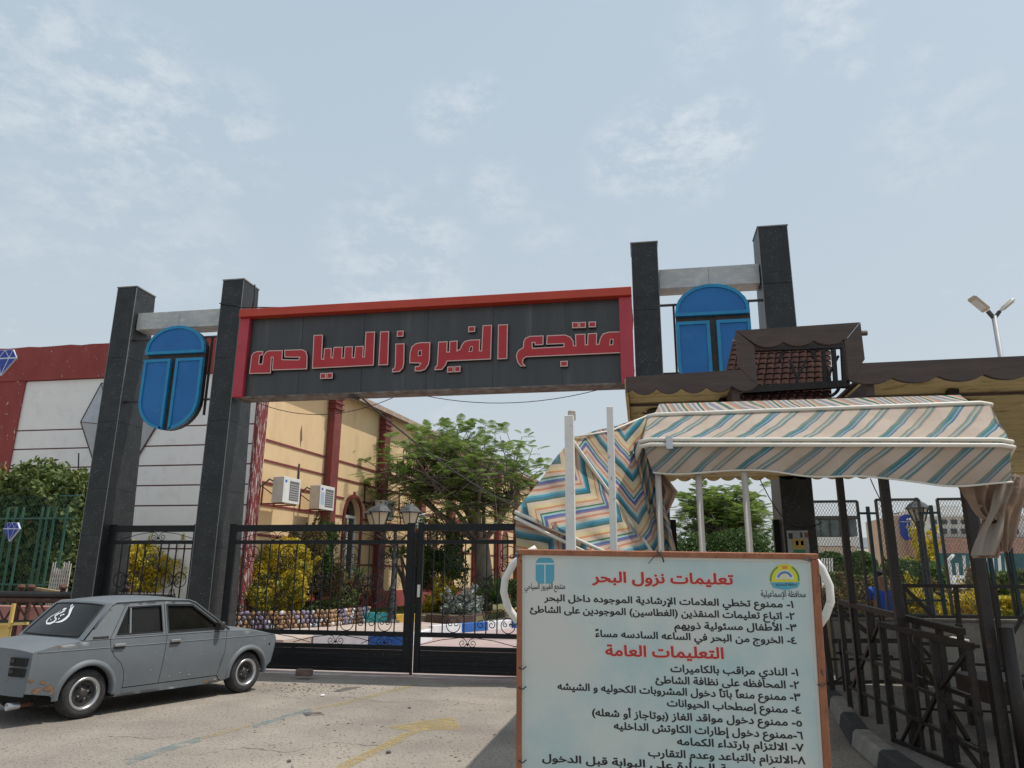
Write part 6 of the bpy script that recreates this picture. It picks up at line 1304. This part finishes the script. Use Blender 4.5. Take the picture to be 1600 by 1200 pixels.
# hedges and trimmed trees
def ball(px, py, Y_, r, lab, m_=lead, trunk=True, n=3000): 
    c = PY(px, py, Y_); t = thing('trimmed_tree', lab, 'tree', (c.x, Y_, 0)); P = np.array(c)+rand_unit(n)*np.array([r*1.15, r, r])*(.75+.25*rng.random((n, 1))); 
    leaves(P, .13, .2, 1.5).build('crown', m_, t, fix=False); MB().tube([(c.x, Y_, 0), (c.x, Y_, c.z)], .07, 6).build('trunk', bark, t)
ball(1345, 884, 36, .62, 'dark trimmed ball tree beside the gap in the mesh fence'); ball(1300, 882, 36, .55, 'dark trimmed ball tree behind the first mesh panel'); ball(1422, 893, 34, .55, 'dark trimmed tree in front of the tan tower')
def hedge(name, lab, px0, px1, py0, py1, Y_, dep, m_, n, size=.10, cat='hedge'):
    a, b = PY(px0, py0, Y_), PY(px1, py0, Y_); zt_ = a.z; zb_ = max(0.02, PY((px0+px1)/2, py1, Y_).z); t = thing(name, lab, cat, (a.x, Y_, zb_))
    P = np.stack([rng.uniform(a.x, b.x, n), Y_+rng.random(n)**2*dep, zb_+(zt_-zb_)*rng.random(n)**.6], 1); P[:, 2] += .05*np.sin(P[:, 0]*5); leaves(P, size, .3, 1.7).build('foliage', m_, t, fix=False); MB().box(a.x, b.x, Y_+dep*.6, Y_+dep, zb_, zt_-.08).build('inner_twigs', MATS['twigs_dark'], t)  # dark box added within the foliage so no light passes through
hedge('hedge', 'yellowing garden hedge behind the first mesh panel and low wall', 1305, 1376, 898, 985, 17.5, .9, leafh, 7000, .07)
bush('dry_bush', 'dry brown twiggy shrub in front of the yellowing hedge behind the low wall', spot(1335, 945, 16), (.75, .4, .55), 4500, .05, leafd)
bush('flower_bush', 'yellow flowering bush behind the low wall by the person in blue', spot(1432, 958, 15), (.62, .4, .42), 6000, .05, leafy, cat='bush')
bush('dark_shrub', 'green shrub behind the mesh panel under the tan tower', spot(1425, 905, 24), (.9, .5, .55), 4500, .08, lead)
bush('yellow_bush', 'tall yellow green shrub between tan tower and brick house', spot(1450, 880, 30), (.45, .4, 1.3), 3000, .10, leafy)
hedge('hedge', 'green hedge with yellow flowers in front of the teal windbreak', 1535, 1760, 893, 1000, 17.0, .9, leafh, 16000, .07)
bush('dry_bush', 'sandy brown shrub behind the slatted white fence foot', spot(1505, 945, 16.5), (.7, .4, .5), 4500, .05, leafd)
bush('flower_bush', 'yellow flowers at the hedge foot under the knotted awning end', spot(1560, 955, 15.2), (.8, .4, .35), 5000, .05, leafy)
# palm and lantern
pm_ = fan('palm_tree', 'small distant palm seen right beside the feathery tree and pillar', spot(1193, 868, 60), 46, 1.7, .09, mat('leaf_palm', (.06, .08, .05), (.09, .11, .07), scale=2, rough=.8), 'palm', .7, trunkh=.3)
gl_ = thing('garden_lamp', 'dark blue green lamp post with square lantern behind the mesh fence', 'lamp', tuple(PY(1440, 985, 14.5)))
c = PY(1437, 818, 14.5); lgb = mat('lamp_post_teal', (.012, .03, .04), (.02, .045, .05), scale=6, rough=.5)
MB().lathe((c.x, c.y, 0), (0, 0, 1), [(.16, 0), (.15, .8), (.09, 1.0), (.07, 1.1), (.06, c.z-.1), (.09, c.z)], 10).build('post', lgb, gl_, smooth=True); lantern(gl_, c, .17, .36, lgb)
# far parked truck
tk = thing('small_truck', 'tiny white and blue truck far away beyond the lantern post', 'truck', tuple(PY(1474, 918, 48)))
far(1464, 903, 1482, 914, 48, 4, pwall, 'box', tk); far(1464, 898, 1480, 902.6, 48, 2, mat('truck_blue', (.15, .3, .5)), 'cab_roof', tk)
for x_ in (1467, 1479): c = PY(x_, 916, 47.9); MB().lathe(c, (0, -1, 0), [(.28, -.1), (.28, .1), (0, .1)], 12).build('wheel', rub, tk)
# ------------------------------------------------------------------ people
def skin_body(name, nodes, edges, m_, parent, sub=2, root=0):
    me = bpy.data.meshes.new(name); me.from_pydata([tuple(Vector(p)-WO[parent.name]) for p, r in nodes], edges, []); me.materials.append(m_)
    o = link(bpy.data.objects.new(name, me)); o.parent = parent; WO[o.name] = WO[parent.name]
    md = o.modifiers.new('s', 'SKIN'); sv = me.skin_vertices[0].data
    for i, (p, r) in enumerate(nodes): sv[i].radius = (r, r) if not isinstance(r, tuple) else r
    sv[root].use_root = True; md.use_smooth_shade = True
    q = o.modifiers.new('u', 'SUBSURF'); q.levels = sub; q.render_levels = sub; return o
skin_m = mat('skin', (.20, .10, .062), (.24, .125, .08), scale=9, rough=.6); blue_c = mat('blue_shirt', (.015, .06, .34), (.02, .08, .42), scale=8, rough=.9, bump=.3); hair_m = mat('black_hair', (.008, .007, .006), rough=.8)
pe = PY(1378, 905, 14.6); pb = V3(pe.x, 14.6, .02)
person = thing('person', 'person in bright blue clothes with dark hair walking beyond the mesh fence', 'person', tuple(pb))
def pp(x, y, z): return pb+Vector((x, y, z))
Hh = 1.0
skin_body('body', [(pp(0, 0, .95), .13), (pp(0, 0, 1.15), (.17, .12)), (pp(0, 0, 1.38), (.19, .12)), (pp(0, 0, 1.47), .06), (pp(0, 0, 1.56), (.078, .09)), (pp(0, 0, 1.66), (.075, .09)), (pp(.2, 0, 1.38), .055), (pp(.27, .02, 1.12), .045), (pp(.24, -.1, .90), .035), (pp(-.2, 0, 1.38), .055), (pp(-.27, .02, 1.12), .045), (pp(-.20, -.12, .92), .035), (pp(.10, 0, .85), .10), (pp(.11, -.06, .48), .065), (pp(.11, 0, .08), .045), (pp(.11, -.13, .03), .035), (pp(-.10, 0, .85), .10), (pp(-.11, .08, .48), .065), (pp(-.11, .16, .08), .045), (pp(-.11, .04, .03), .035)],
          [(0, 1), (1, 2), (2, 3), (3, 4), (4, 5), (2, 6), (6, 7), (7, 8), (2, 9), (9, 10), (10, 11), (0, 12), (12, 13), (13, 14), (14, 15), (0, 16), (16, 17), (17, 18), (18, 19)], skin_m, person)
skin_body('shirt', [(pp(0, 0, .88), (.17, .14)), (pp(0, 0, 1.15), (.185, .135)), (pp(0, 0, 1.38), (.20, .13)), (pp(0, 0, 1.45), .075), (pp(.21, 0, 1.38), .07), (pp(.27, .02, 1.17), .062), (pp(-.21, 0, 1.38), .07), (pp(-.27, .02, 1.17), .062)], [(0, 1), (1, 2), (2, 3), (2, 4), (4, 5), (2, 6), (6, 7)], blue_c, person)
skin_body('trousers', [(pp(0, 0, .92), (.15, .13)), (pp(.10, 0, .82), .115), (pp(.11, -.06, .48), .085), (pp(.11, 0, .12), .07), (pp(-.10, 0, .82), .115), (pp(-.11, .08, .48), .085), (pp(-.11, .16, .14), .07)], [(0, 1), (1, 2), (2, 3), (0, 4), (4, 5), (5, 6)], blue_c, person)
skin_body('hair', [(pp(0, .03, 1.58), .085), (pp(0, .015, 1.68), .092), (pp(0, -.02, 1.73), .06)], [(0, 1), (1, 2)], hair_m, person)
# seated person at the table by the frame edge
tb = thing('table', 'dark brown wooden table with a rounded corner standing by the iron railing', 'table', (3.35, 8.4, .15))
tbm = mat('dark_table_wood', (.035, .018, .012), (.05, .028, .018), scale=5, rough=.55)
c0 = PY(1530, 1062, 8.3); tx = c0.x; tz = c0.z
rr = [(tx+.12-.12*math.cos(math.radians(a)), 8.2+.12-.12*math.sin(math.radians(a))) for a in range(0, 91, 15)]
MB().prism([(a, b, tz) for a, b in rr+[(tx+1.5, 8.2), (tx+1.5, 9.0), (tx, 9.0)]], (0, 0, -.05)).build('tabletop', tbm, tb); MB().prism([(a, b, tz-.052) for a, b in [(q[0]+.03, q[1]+.02) for q in rr]+[(tx+1.47, 8.22), (tx+1.47, 8.98), (tx+.03, 8.98)]], (0, 0, -.16)).build('apron', tbm, tb)
for x_, y_ in ((tx+.12, 8.3), (tx+1.38, 8.3), (tx+.12, 8.9), (tx+1.38, 8.9)): MB().box(x_-.04, x_+.04, y_-.04, y_+.04, .15, tz-.21).build('leg', tbm, tb)
ch = thing('plastic_chair', 'white plastic chair at the frame edge beside the dark brown table', 'chair', (tx+.62, 7.7, .15)); cwm = mat('white_plastic', (.72, .71, .69), rough=.45)
cx, cy = tx+.62, 7.62
for x_, y_ in ((cx-.22, cy-.2), (cx+.22, cy-.2), (cx-.22, cy+.2), (cx+.22, cy+.2)): MB().hexa([(x_-.035, y_-.03, .15), (x_+.035, y_-.03, .15), (x_+.035, y_+.03, .15), (x_-.035, y_+.03, .15)], [(x_*.9+cx*.1-.04, y_-.04, .58), (x_*.9+cx*.1+.04, y_-.04, .58), (x_*.9+cx*.1+.04, y_+.04, .58), (x_*.9+cx*.1-.04, y_+.04, .58)]).build('leg', cwm, ch, bevel=.008)
MB().grid(lambda u, v: (cx-.25+.5*u, cy-.24+.48*v, .60+.02*(2*u-1)**2), 8, 6).build('seat', cwm, ch, thick=.02, smooth='all'); MB().grid(lambda u, v: (cx+.25, cy-.22+.44*u, .62+.42*v), 6, 6).build('backrest', cwm, ch, thick=.02)
sp = thing('person', 'seated person in checked purple shirt resting a bare forearm on the table', 'person', (cx+.05, cy+.25, .15)); plaid = mat('plaid_purple', (.10, .05, .10), (.28, .22, .30), scale=38, rough=.9, lo=.48, hi=.52)
q0 = V3(tx+.72, 7.80, 0)
def sq(x, y, z): return q0+Vector((x, y, z+.15))
ndA = [(sq(0, 0, .50), .13), (sq(0, .02, .75), (.16, .12)), (sq(0, .03, 1.0), (.18, .12)), (sq(0, .03, 1.10), .06), (sq(0, .05, 1.2), (.078, .09)), (sq(0, .05, 1.30), (.075, .09)), (sq(-.2, .06, 1.0), .055), (sq(-.30, .20, .76), .045), (sq(-.28, .50, tz-.15+.045), .032), (sq(.2, .06, 1.0), .055), (sq(.28, .25, .78), .045), (sq(.1, .5, tz-.15+.045), .032), (sq(-.1, .38, .48), .08), (sq(-.1, .42, .06), .05), (sq(-.1, .55, .03), .035), (sq(.1, .38, .48), .08), (sq(.1, .42, .06), .05), (sq(.1, .55, .03), .035)]
skin_body('body', ndA, [(0, 1), (1, 2), (2, 3), (3, 4), (4, 5), (2, 6), (6, 7), (7, 8), (2, 9), (9, 10), (10, 11), (0, 12), (12, 13), (13, 14), (0, 15), (15, 16), (16, 17)], skin_m, sp)
skin_body('shirt', [(sq(0, 0, .46), (.16, .14)), (sq(0, .02, .75), (.18, .14)), (sq(0, .03, 1.0), (.20, .13)), (sq(0, .03, 1.07), .075), (sq(-.21, .06, 1.0), .075), (sq(-.29, .16, .80), .068), (sq(.21, .06, 1.0), .075), (sq(.27, .2, .82), .068)], [(0, 1), (1, 2), (2, 3), (2, 4), (4, 5), (2, 6), (6, 7)], plaid, sp)
skin_body('trousers', [(sq(0, 0, .48), (.15, .13)), (sq(-.1, .38, .48), .095), (sq(-.1, .42, .12), .07), (sq(.1, .38, .48), .095), (sq(.1, .42, .12), .07)], [(0, 1), (1, 2), (0, 3), (3, 4)], hair_m, sp)
skin_body('hair', [(sq(0, .02, 1.22), .085), (sq(0, .03, 1.32), .09)], [(0, 1)], hair_m, sp)
hb = Vector(sq(-.28, .50, tz-.15+.045)); 
for sx, hb in ((-1, hb), (1, Vector(sq(.1, .5, tz-.15+.045)))):
    skin_body('hand', [(hb, .03), (hb+Vector((0, .06, -.005)), (.042, .018)), (hb+Vector((0, .09, -.005)), (.042, .016))]+[(hb+Vector((-.032+.021*i, .13+(.0, .012, .008, -.008)[i], -.008)), .0095) for i in range(4)]+[(hb+Vector((-.034+.022*i, .165+(.0, .018, .012, -.012)[i], -.022)), .0085) for i in range(4)]+[(hb+Vector((.05, .07, -.01)), .011), (hb+Vector((.065, .10, -.02)), .009)],
              [(0, 1), (1, 2)]+[(2, 3+i) for i in range(4)]+[(3+i, 7+i) for i in range(4)]+[(1, 11), (11, 12)], skin_m, sp, 1)
# ------------------------------------------------------------------ cables
def cable(pts, r, lab, g=None): MB().tube(pts, r, 5).build('cable', wirem, smooth='all', label=lab, cat='cable', group=g, fix=False)
def sagc(a, b, s_, n=16): return [a.lerp(b, i/n)-Vector((0, 0, s_*4*(i/n)*(1-i/n))) for i in range(n+1)]
cable([PY(*q, 11.98) for q in ((343, 474), (372, 478))]+sagc(PY(375, 480, 11.9), PY(700, 478, 11.9), .02), .012, 'thin dark cable draped from the pillar along the red cap of the sign')
cable(sagc(PY(395, 626, 12.6), PY(636, 611, 12.4), .35), .007, 'thin wire sagging under the name sign in front of the yellow wall')
cable(sagc(PY(640, 613, 12.4), PY(976, 597, 12.4), .28), .007, 'thin wire sagging under the sign against open sky')
cable(sagc(PY(560, 617, 13), PY(830, 800, 26.0), .3), .018, 'dark cable dropping from under the sign into the shade tree')
cable([PY(*q, 12.02) for q in ((398, 445), (399, 452), (397, 470), (392, 492))], .018, 'brown cable bundle on top of the pillar holding the sign')
cable(sagc(PY(1187, 748, 11.9), PY(1240, 822, 11.9), .12)+sagc(PY(1240, 822, 11.9), PY(1284, 816, 11.9), .05), .008, 'thin wire looping across the dark pillar with the poster')
cable(sagc(PY(1360, 748, 11.9), PY(1405, 800, 12.9), .2), .008, 'thin wire hanging between two roof posts')
cable([PY(*q, 11.93) for q in ((985, 470), (988, 500), (986, 540), (990, 580), (988, 598))], .02, 'knotted dark cable running down beside the end of the name sign')
# ------------------------------------------------------------------ notice board
bd = thing('notice_board', 'large white notice board in brown wooden frame with red and black Arabic rules', 'sign', (.1, 3.6, .2))
TL, TR = PY(808, 858, 3.6), PY(1278, 865, 3.6); BLp = PY(804, 1200, 3.69); eu = (TR-TL).normalized(); ev = (BLp-TL); ev = (ev-eu*ev.dot(eu)).normalized(); en = eu.cross(ev).normalized()
if en.y > 0: en = -en
BW = (TR-TL).length; BH = 1.22
def bp(u, v, o=0.): return TL+eu*u+ev*v+en*o
def bpix(x, y): d = ray(x, y); t = (TL-C0).dot(en)/d.dot(en); p = C0+d*t-TL; return p.dot(eu), p.dot(ev)
face = mat('board_print', (.56, .63, .60), (.41, .55, .56), scale=2.4, rough=.45, bump=.03, lo=.42, hi=.66, c3=(.60, .61, .58), s3=1.5, l3=.5, h3=.62)
bfr = mat('brown_batten', (.28, .10, .05), (.36, .15, .075), scale=7, rough=.75, bump=.5, stretch=(3, 3, 1), c3=(.12, .06, .04), s3=16, l3=.62, h3=.7)
FWd = .033
MB().prism([bp(FWd*.5, FWd*.5), bp(BW-FWd*.5, FWd*.5), bp(BW-FWd*.5, BH-FWd*.5), bp(FWd*.5, BH-FWd*.5)], -en*.018).build('face', face, bd)
white_e = mat('board_edge_white', (.60, .60, .56), rough=.6)
for (a, b, c, d, nm) in ((0, 0, BW, FWd*.8, 'frame'), (0, BH-FWd, BW, BH, 'frame'), (0, FWd*.8, FWd*.75, BH-FWd, 'frame'), (BW-FWd, FWd*.8, BW, BH-FWd, 'frame')):
    MB().prism([bp(a+.001, b+.001, .014), bp(c-.001, b+.001, .014), bp(c-.001, d-.001, .014), bp(a+.001, d-.001, .014)], -en*.045).build('batten', bfr, bd, bevel=.002)
for (a, b, c, d) in ((FWd*.75, FWd*.8, FWd*.75+.012, BH-FWd), (BW-FWd-.012, FWd*.8, BW-FWd, BH-FWd), (FWd, FWd*.8, BW-FWd, FWd*.8+.012)):
    MB().prism([bp(a, b, .003), bp(c, b, .003), bp(c, d, .003), bp(a, d, .003)], -en*.003).build('edge_strip', white_e, bd)
for (x_, y_) in ((792, 975), (806, 1042), (806, 1073), (806, 1187), (797, 868), (1283, 1068), (1260, 873)):
    u, v = bpix(x_+12 if x_ < 1000 else x_, y_); MB().tube([bp(u-.02, v, .018), bp(u, v+.006, .024), bp(u+.016, v-.006, .018)], .003, 5).build('wire_tie', wirem, bd)
u, v = bpix(1030, 870); MB().tube([bp(u-.05, v+.03, .02), bp(u-.03, v+.005, .03), bp(u, v-.015, .03), bp(u+.01, v-.03, .01)], .002, 5).build('wire_tie', wirem, bd); MB().tube([bp(u-.01, v-.03, .02), bp(u+.015, v+.0, .03), bp(u+.02, v+.022, .03)], .004, 5).build('wire_tie', wirem, bd)
# legs behind the board
for u in (.12, BW-.12): a = bp(u, .05, -.16); b = Vector((a.x, a.y+.10, 0)); MB().tube([a, b], .022, 10).build('leg', whitep, bd, smooth='all')
# curved white handles
hl = [(838, 857), (822, 866), (803, 880), (789, 905), (787, 925), (794, 950), (810, 972), (822, 982)]; MB().tube([PY(x, y, 3.78) for x, y in hl], .019, 12).build('curved_tube', whitep, bd, smooth='all')
hl = [(1270, 872), (1284, 888), (1296, 915), (1298, 940), (1290, 962), (1276, 982)]; MB().tube([PY(x, y, 3.78) for x, y in hl], .019, 12).build('curved_tube', whitep, bd, smooth='all')
# Arabic print: presentation forms, laid right to left
FORMS = {}
for cpn in list(range(0xFE70, 0xFEFD)):
    dcp = unicodedata.decomposition(chr(cpn))
    if dcp.startswith('<') and dcp.split()[0] in ('<isolated>', '<final>', '<initial>', '<medial>'):
        p = dcp.split(); FORMS[(''.join(chr(int(q, 16)) for q in p[1:]), p[0][1:-1])] = chr(cpn)
def shape(t):
    for a in 'اأإآ': t = t.replace('ل'+a, {'ا': '\ue000', 'أ': '\ue001', 'إ': '\ue002', 'آ': '\ue003'}[a])
    base = {'\ue000': 'لا', '\ue001': 'لأ', '\ue002': 'لإ', '\ue003': 'لآ'}; o = []
    k = lambda c: base.get(c, c); joins = lambda c: (k(c), 'initial') in FORMS; isl = lambda c: (k(c), 'final') in FORMS
    for i, c in enumerate(t):
        if (k(c), 'isolated') not in FORMS: o.append({'(': ')', ')': '('}.get(c, c)); continue
        pr = i > 0 and joins(t[i-1]) and isl(c); nx = i+1 < len(t) and joins(c) and isl(t[i+1])
        f_ = 'medial' if pr and nx else 'final' if pr else 'initial' if nx else 'isolated'
        o.append(FORMS.get((k(c), f_), FORMS[(k(c), 'isolated')]))
    return ''.join(o[::-1])
def glyphs(text, bold=.0, res=5):
    """closed outlines grouped as [outer, hole, hole...]"""
    cu = bpy.data.curves.new('lettering_source', 'FONT'); cu.body = text; cu.resolution_u = 4; ob = bpy.data.objects.new('lettering_source', cu); COL.objects.link(ob)
    bpy.context.view_layer.update(); dg = bpy.context.evaluated_depsgraph_get(); c = ob.evaluated_get(dg).to_curve(dg) if False else ob.to_curve(dg)
    loops = []
    for s_ in c.splines:
        bp_ = s_.bezier_points; n_ = len(bp_); L_ = []
        for i in range(n_):
            a, b = bp_[i], bp_[(i+1) % n_]; p0, p1, p2, p3 = a.co, a.handle_right, b.handle_left, b.co
            straight = ((p1-p0).cross(p3-p0)).length < 1e-5 and ((p2-p0).cross(p3-p0)).length < 1e-5
            for k in range(1 if straight else 3):
                t = k/(1 if straight else 3); q = p0*(1-t)**3+p1*3*t*(1-t)**2+p2*3*t*t*(1-t)+p3*t**3
                if not L_ or (abs(L_[-1][0]-q.x)+abs(L_[-1][1]-q.y)) > 1e-4: L_.append((q.x, q.y))
        if len(L_) > 2 and abs(L_[0][0]-L_[-1][0])+abs(L_[0][1]-L_[-1][1]) < 1e-4: L_.pop()
        if len(L_) > 2: loops.append(L_)
    ob.to_curve_clear(); bpy.data.objects.remove(ob); bpy.data.curves.remove(cu)
    ar = lambda l: sum(l[i][0]*l[(i+1) % len(l)][1]-l[(i+1) % len(l)][0]*l[i][1] for i in range(len(l)))/2
    tot = sum(ar(l) for l in loops); sgn = 1 if tot > 0 else -1
    def grow(l, d):
        o = []; n_ = len(l); box = (min(p[0] for p in l), max(p[0] for p in l), min(p[1] for p in l), max(p[1] for p in l))
        inside = any(k is not l and min(p[0] for p in k) <= box[0] and max(p[0] for p in k) >= box[1] and min(p[1] for p in k) <= box[2] and max(p[1] for p in k) >= box[3] and pip(l[0], k) for k in loops)
        s_ = sgn if (inside or ar(l)*sgn > 0) else -sgn
        for i in range(n_):
            p0, p, p2 = np.array(l[i-1]), np.array(l[i]), np.array(l[(i+1) % n_]); e1, e2 = p-p0, p2-p; e1 = e1/np.linalg.norm(e1); e2 = e2/np.linalg.norm(e2)
            a = np.array([e1[1], -e1[0]])*s_; b = np.array([e2[1], -e2[0]])*s_; m_ = a+b; q = np.linalg.norm(m_); m_ = m_/q if q > .3 else a; o.append(tuple(p+m_*d/max(.6, float(m_@a))))
        return o
    return [grow(l, bold) for l in loops]
def fill(loops):
    """triangles wherever the winding number is not zero"""
    cl = []; bx = [(min(p[0] for p in l), max(p[0] for p in l)) for l in loops]; order = sorted(range(len(loops)), key=lambda i: bx[i][0]); cur = []; mxx = -1e9
    for i in order:
        if bx[i][0] > mxx+.01 and cur: cl.append(cur); cur = []
        cur.append(loops[i]); mxx = max(mxx, bx[i][1])
    if cur: cl.append(cur)
    V = []; T = []
    for g in cl:
        vs = []; es = []
        for l in g: k = len(vs); vs += [Vector(p) for p in l]; es += [(k+i, k+(i+1) % len(l)) for i in range(len(l))]
        r = geometry.delaunay_2d_cdt(vs, es, [], 0, 1e-5); P = np.array([(p.x, p.y) for p in r[0]]); F_ = [f for f in r[2] if len(f) == 3]
        if not F_: continue
        Ct = P[np.array(F_)].mean(1); A = np.concatenate([np.array(l) for l in g]); B = np.concatenate([np.roll(np.array(l), -1, 0) for l in g])
        x, y = Ct[:, 0:1], Ct[:, 1:2]; cr = (B[:, 0]-A[:, 0])*(y-A[:, 1])-(x-A[:, 0])*(B[:, 1]-A[:, 1])
        w = ((A[:, 1] <= y) & (B[:, 1] > y) & (cr > 0)).sum(1)-((A[:, 1] > y) & (B[:, 1] <= y) & (cr < 0)).sum(1)
        k = len(V); V += [tuple(p) for p in P]; T += [tuple(k+i for i in f) for f, ww in zip(F_, w) if ww != 0]
    return V, T
ink = mat('print_black', (.015, .015, .017), rough=.6); redi = mat('print_red', (.45, .035, .03), rough=.6); halo = mat('print_halo', (.72, .62, .58), rough=.6)
def line(text, right, left, h, m_=ink, bold=.022, off=.001, hal=False, nm='lettering', gl2=None):
    """text between two base-line points of the photograph (right end, left end), letters h metres high"""
    V2, T2 = fill(glyphs(shape(text), bold)); us = {i for t in T2 for i in t}; xs = [V2[i][0] for i in us]; x0_, x1_ = min(xs), max(xs); ul, vl = bpix(*left); ur, vr = bpix(*right); m = MB()
    sy = h/.72; du_ = (ur-ul)/(x1_-x0_)
    m.v = [tuple(bp(ul+(p[0]-x0_)*du_, vl+(vr-vl)*(p[0]-x0_)/(x1_-x0_)-p[1]*sy, off)) for p in V2]; m.f = T2
    return m.build(nm, m_, bd, fix=False, kind='stuff')
HB = .052
def hb(px): return px*3.62/1186.
for text, r_, l_, h, col in (
    ('تعليمات نزول البحر', (1146, 913), (925, 909), 15.5, 1), ('التعليمات العامة', (1131, 1029), (946, 1024), 15.5, 1),
    ('١- ممنوع تخطي العلامات الإرشادية الموجوده داخل البحر', (1240, 949.5), (850, 938.5), 9.8, 0),
    ('٢- اتباع تعليمات المنقذين (الغطاسين) الموجودين على الشاطئ', (1242, 968), (828, 956.5), 9.8, 0),
    ('٣- الأطفال مسئولية ذويهم', (1245, 986), (1053.5, 982), 9.8, 0), ('٤- الخروج من البحر في الساعه السادسه مساءً', (1245, 1006), (930, 994.5), 9.8, 0),
    ('١- النادي مراقب بالكاميرات', (1247.5, 1056), (1047.6, 1049.5), 10.2, 0), ('٢- المحافظه على نظافة الشاطئ', (1249, 1076), (1024, 1067), 10.2, 0),
    ('٣- ممنوع منعاً باتاً دخول المشروبات الكحوليه و الشيشه', (1251, 1095), (871, 1077), 10.2, 0), ('٤- ممنوع إصطحاب الحيوانات', (1252, 1115), (1042, 1103), 10.2, 0),
    ('٥- ممنوع دخول مواقد الغاز (بوتاجاز أو شعله)', (1253.5, 1135), (925, 1118), 10.2, 0), ('٦-ممنوع دخول إطارات الكاوتش الداخليه', (1255, 1155), (959, 1139), 10.2, 0),
    ('٧- الالتزام بارتداء الكمامه', (1256.5, 1174), (1057.7, 1163.5), 10.2, 0), ('٨-الالتزام بالتباعد وعدم التقارب', (1259, 1194), (1012.6, 1181), 10.2, 0),
    ('٩- قياس درجة الحرارة على البوابة قبل الدخول', (1261, 1214), (847, 1189), 10.2, 0)):
    if col: line(text, r_, l_, hb(h), halo, .075, .0006); line(text, r_, l_, hb(h), redi, .03, .0022)
    else: line(text, r_, l_, hb(h), ink, .030, .001)
line('منتجع الفيروز السياحي', (883, 920), (820, 920.5), hb(9), ink, .012); line('محافظة الإسماعيلية', (1259, 933), (1189, 932), hb(9), ink, .012)
# printed emblems
lbl = mat('print_light_blue', (.09, .36, .48), rough=.6); lbw = mat('print_pale', (.55, .66, .68), rough=.6)
def flat(pts, m_, o, nm='print_patch'):
    P = [bp(*bpix(x, y), o) for x, y in pts]; m = MB(); m.v = [tuple(p) for p in P]; m.f = [tuple(t) for t in geometry.tessellate_polygon([P])]; return m.build(nm, m_, bd, fix=False)
def rr_(x0_, y0_, x1_, y1_, rt_, rb_):
    o = []
    for cx_, cy_, r, a0 in ((x0_+rt_, y0_+rt_, rt_, 180), (x1_-rt_, y0_+rt_, rt_, 270), (x1_-rb_, y1_-rb_, rb_, 0), (x0_+rb_, y1_-rb_, rb_, 90)):
        o += [(cx_+r*math.cos(math.radians(a0+k*15)), cy_+r*math.sin(math.radians(a0+k*15))) for k in range(7)]
    return o
flat(rr_(837, 871, 866, 912, 10, 8), lbl, .0008); flat([(837.5, 879.6), (866, 879.6), (866, 882), (837.5, 882)], lbw, .0014); flat([(850.6, 882), (852.4, 882), (852.4, 911.5), (850.6, 911.5)], lbw, .0014)
ec = (1226, 901); yel_p = mat('print_yellow', (.62, .60, .05), rough=.6); grn_p = mat('print_green', (.06, .25, .08), rough=.6); org_p = mat('print_orange', (.65, .25, .05), rough=.6); blu_p = mat('print_blue', (.10, .18, .38), rough=.6)
arcp = lambda r, a0, a1, n=20: [(ec[0]+r*math.cos(math.radians(a0+(a1-a0)*k/n)), ec[1]+4-r*math.sin(math.radians(a0+(a1-a0)*k/n))) for k in range(n+1)]
flat(arcp(24, -10, 190), yel_p, .0008); flat(arcp(23, 120, 188)+arcp(20.5, 188, 120), grn_p, .0014); flat(arcp(23, -8, 60)+arcp(20.5, 60, -8), grn_p, .0014); flat(arcp(21, 78, 102)+arcp(16, 102, 78), org_p, .0014)
flat(arcp(14.5, 0, 180), lbw, .0014); flat(arcp(12.5, 20, 165)+arcp(8, 165, 20), blu_p, .0018); flat(arcp(9, 0, 180), mat('print_cream', (.62, .60, .45), rough=.6), .0022)
flat([(1203, 910), (1250, 910), (1246, 918), (1226, 922), (1208, 918)], lbl, .0018)
line('محافظة الإسماعيلية', (1244, 914.8), (1212, 914.8), hb(4), ink, .01, .0024)
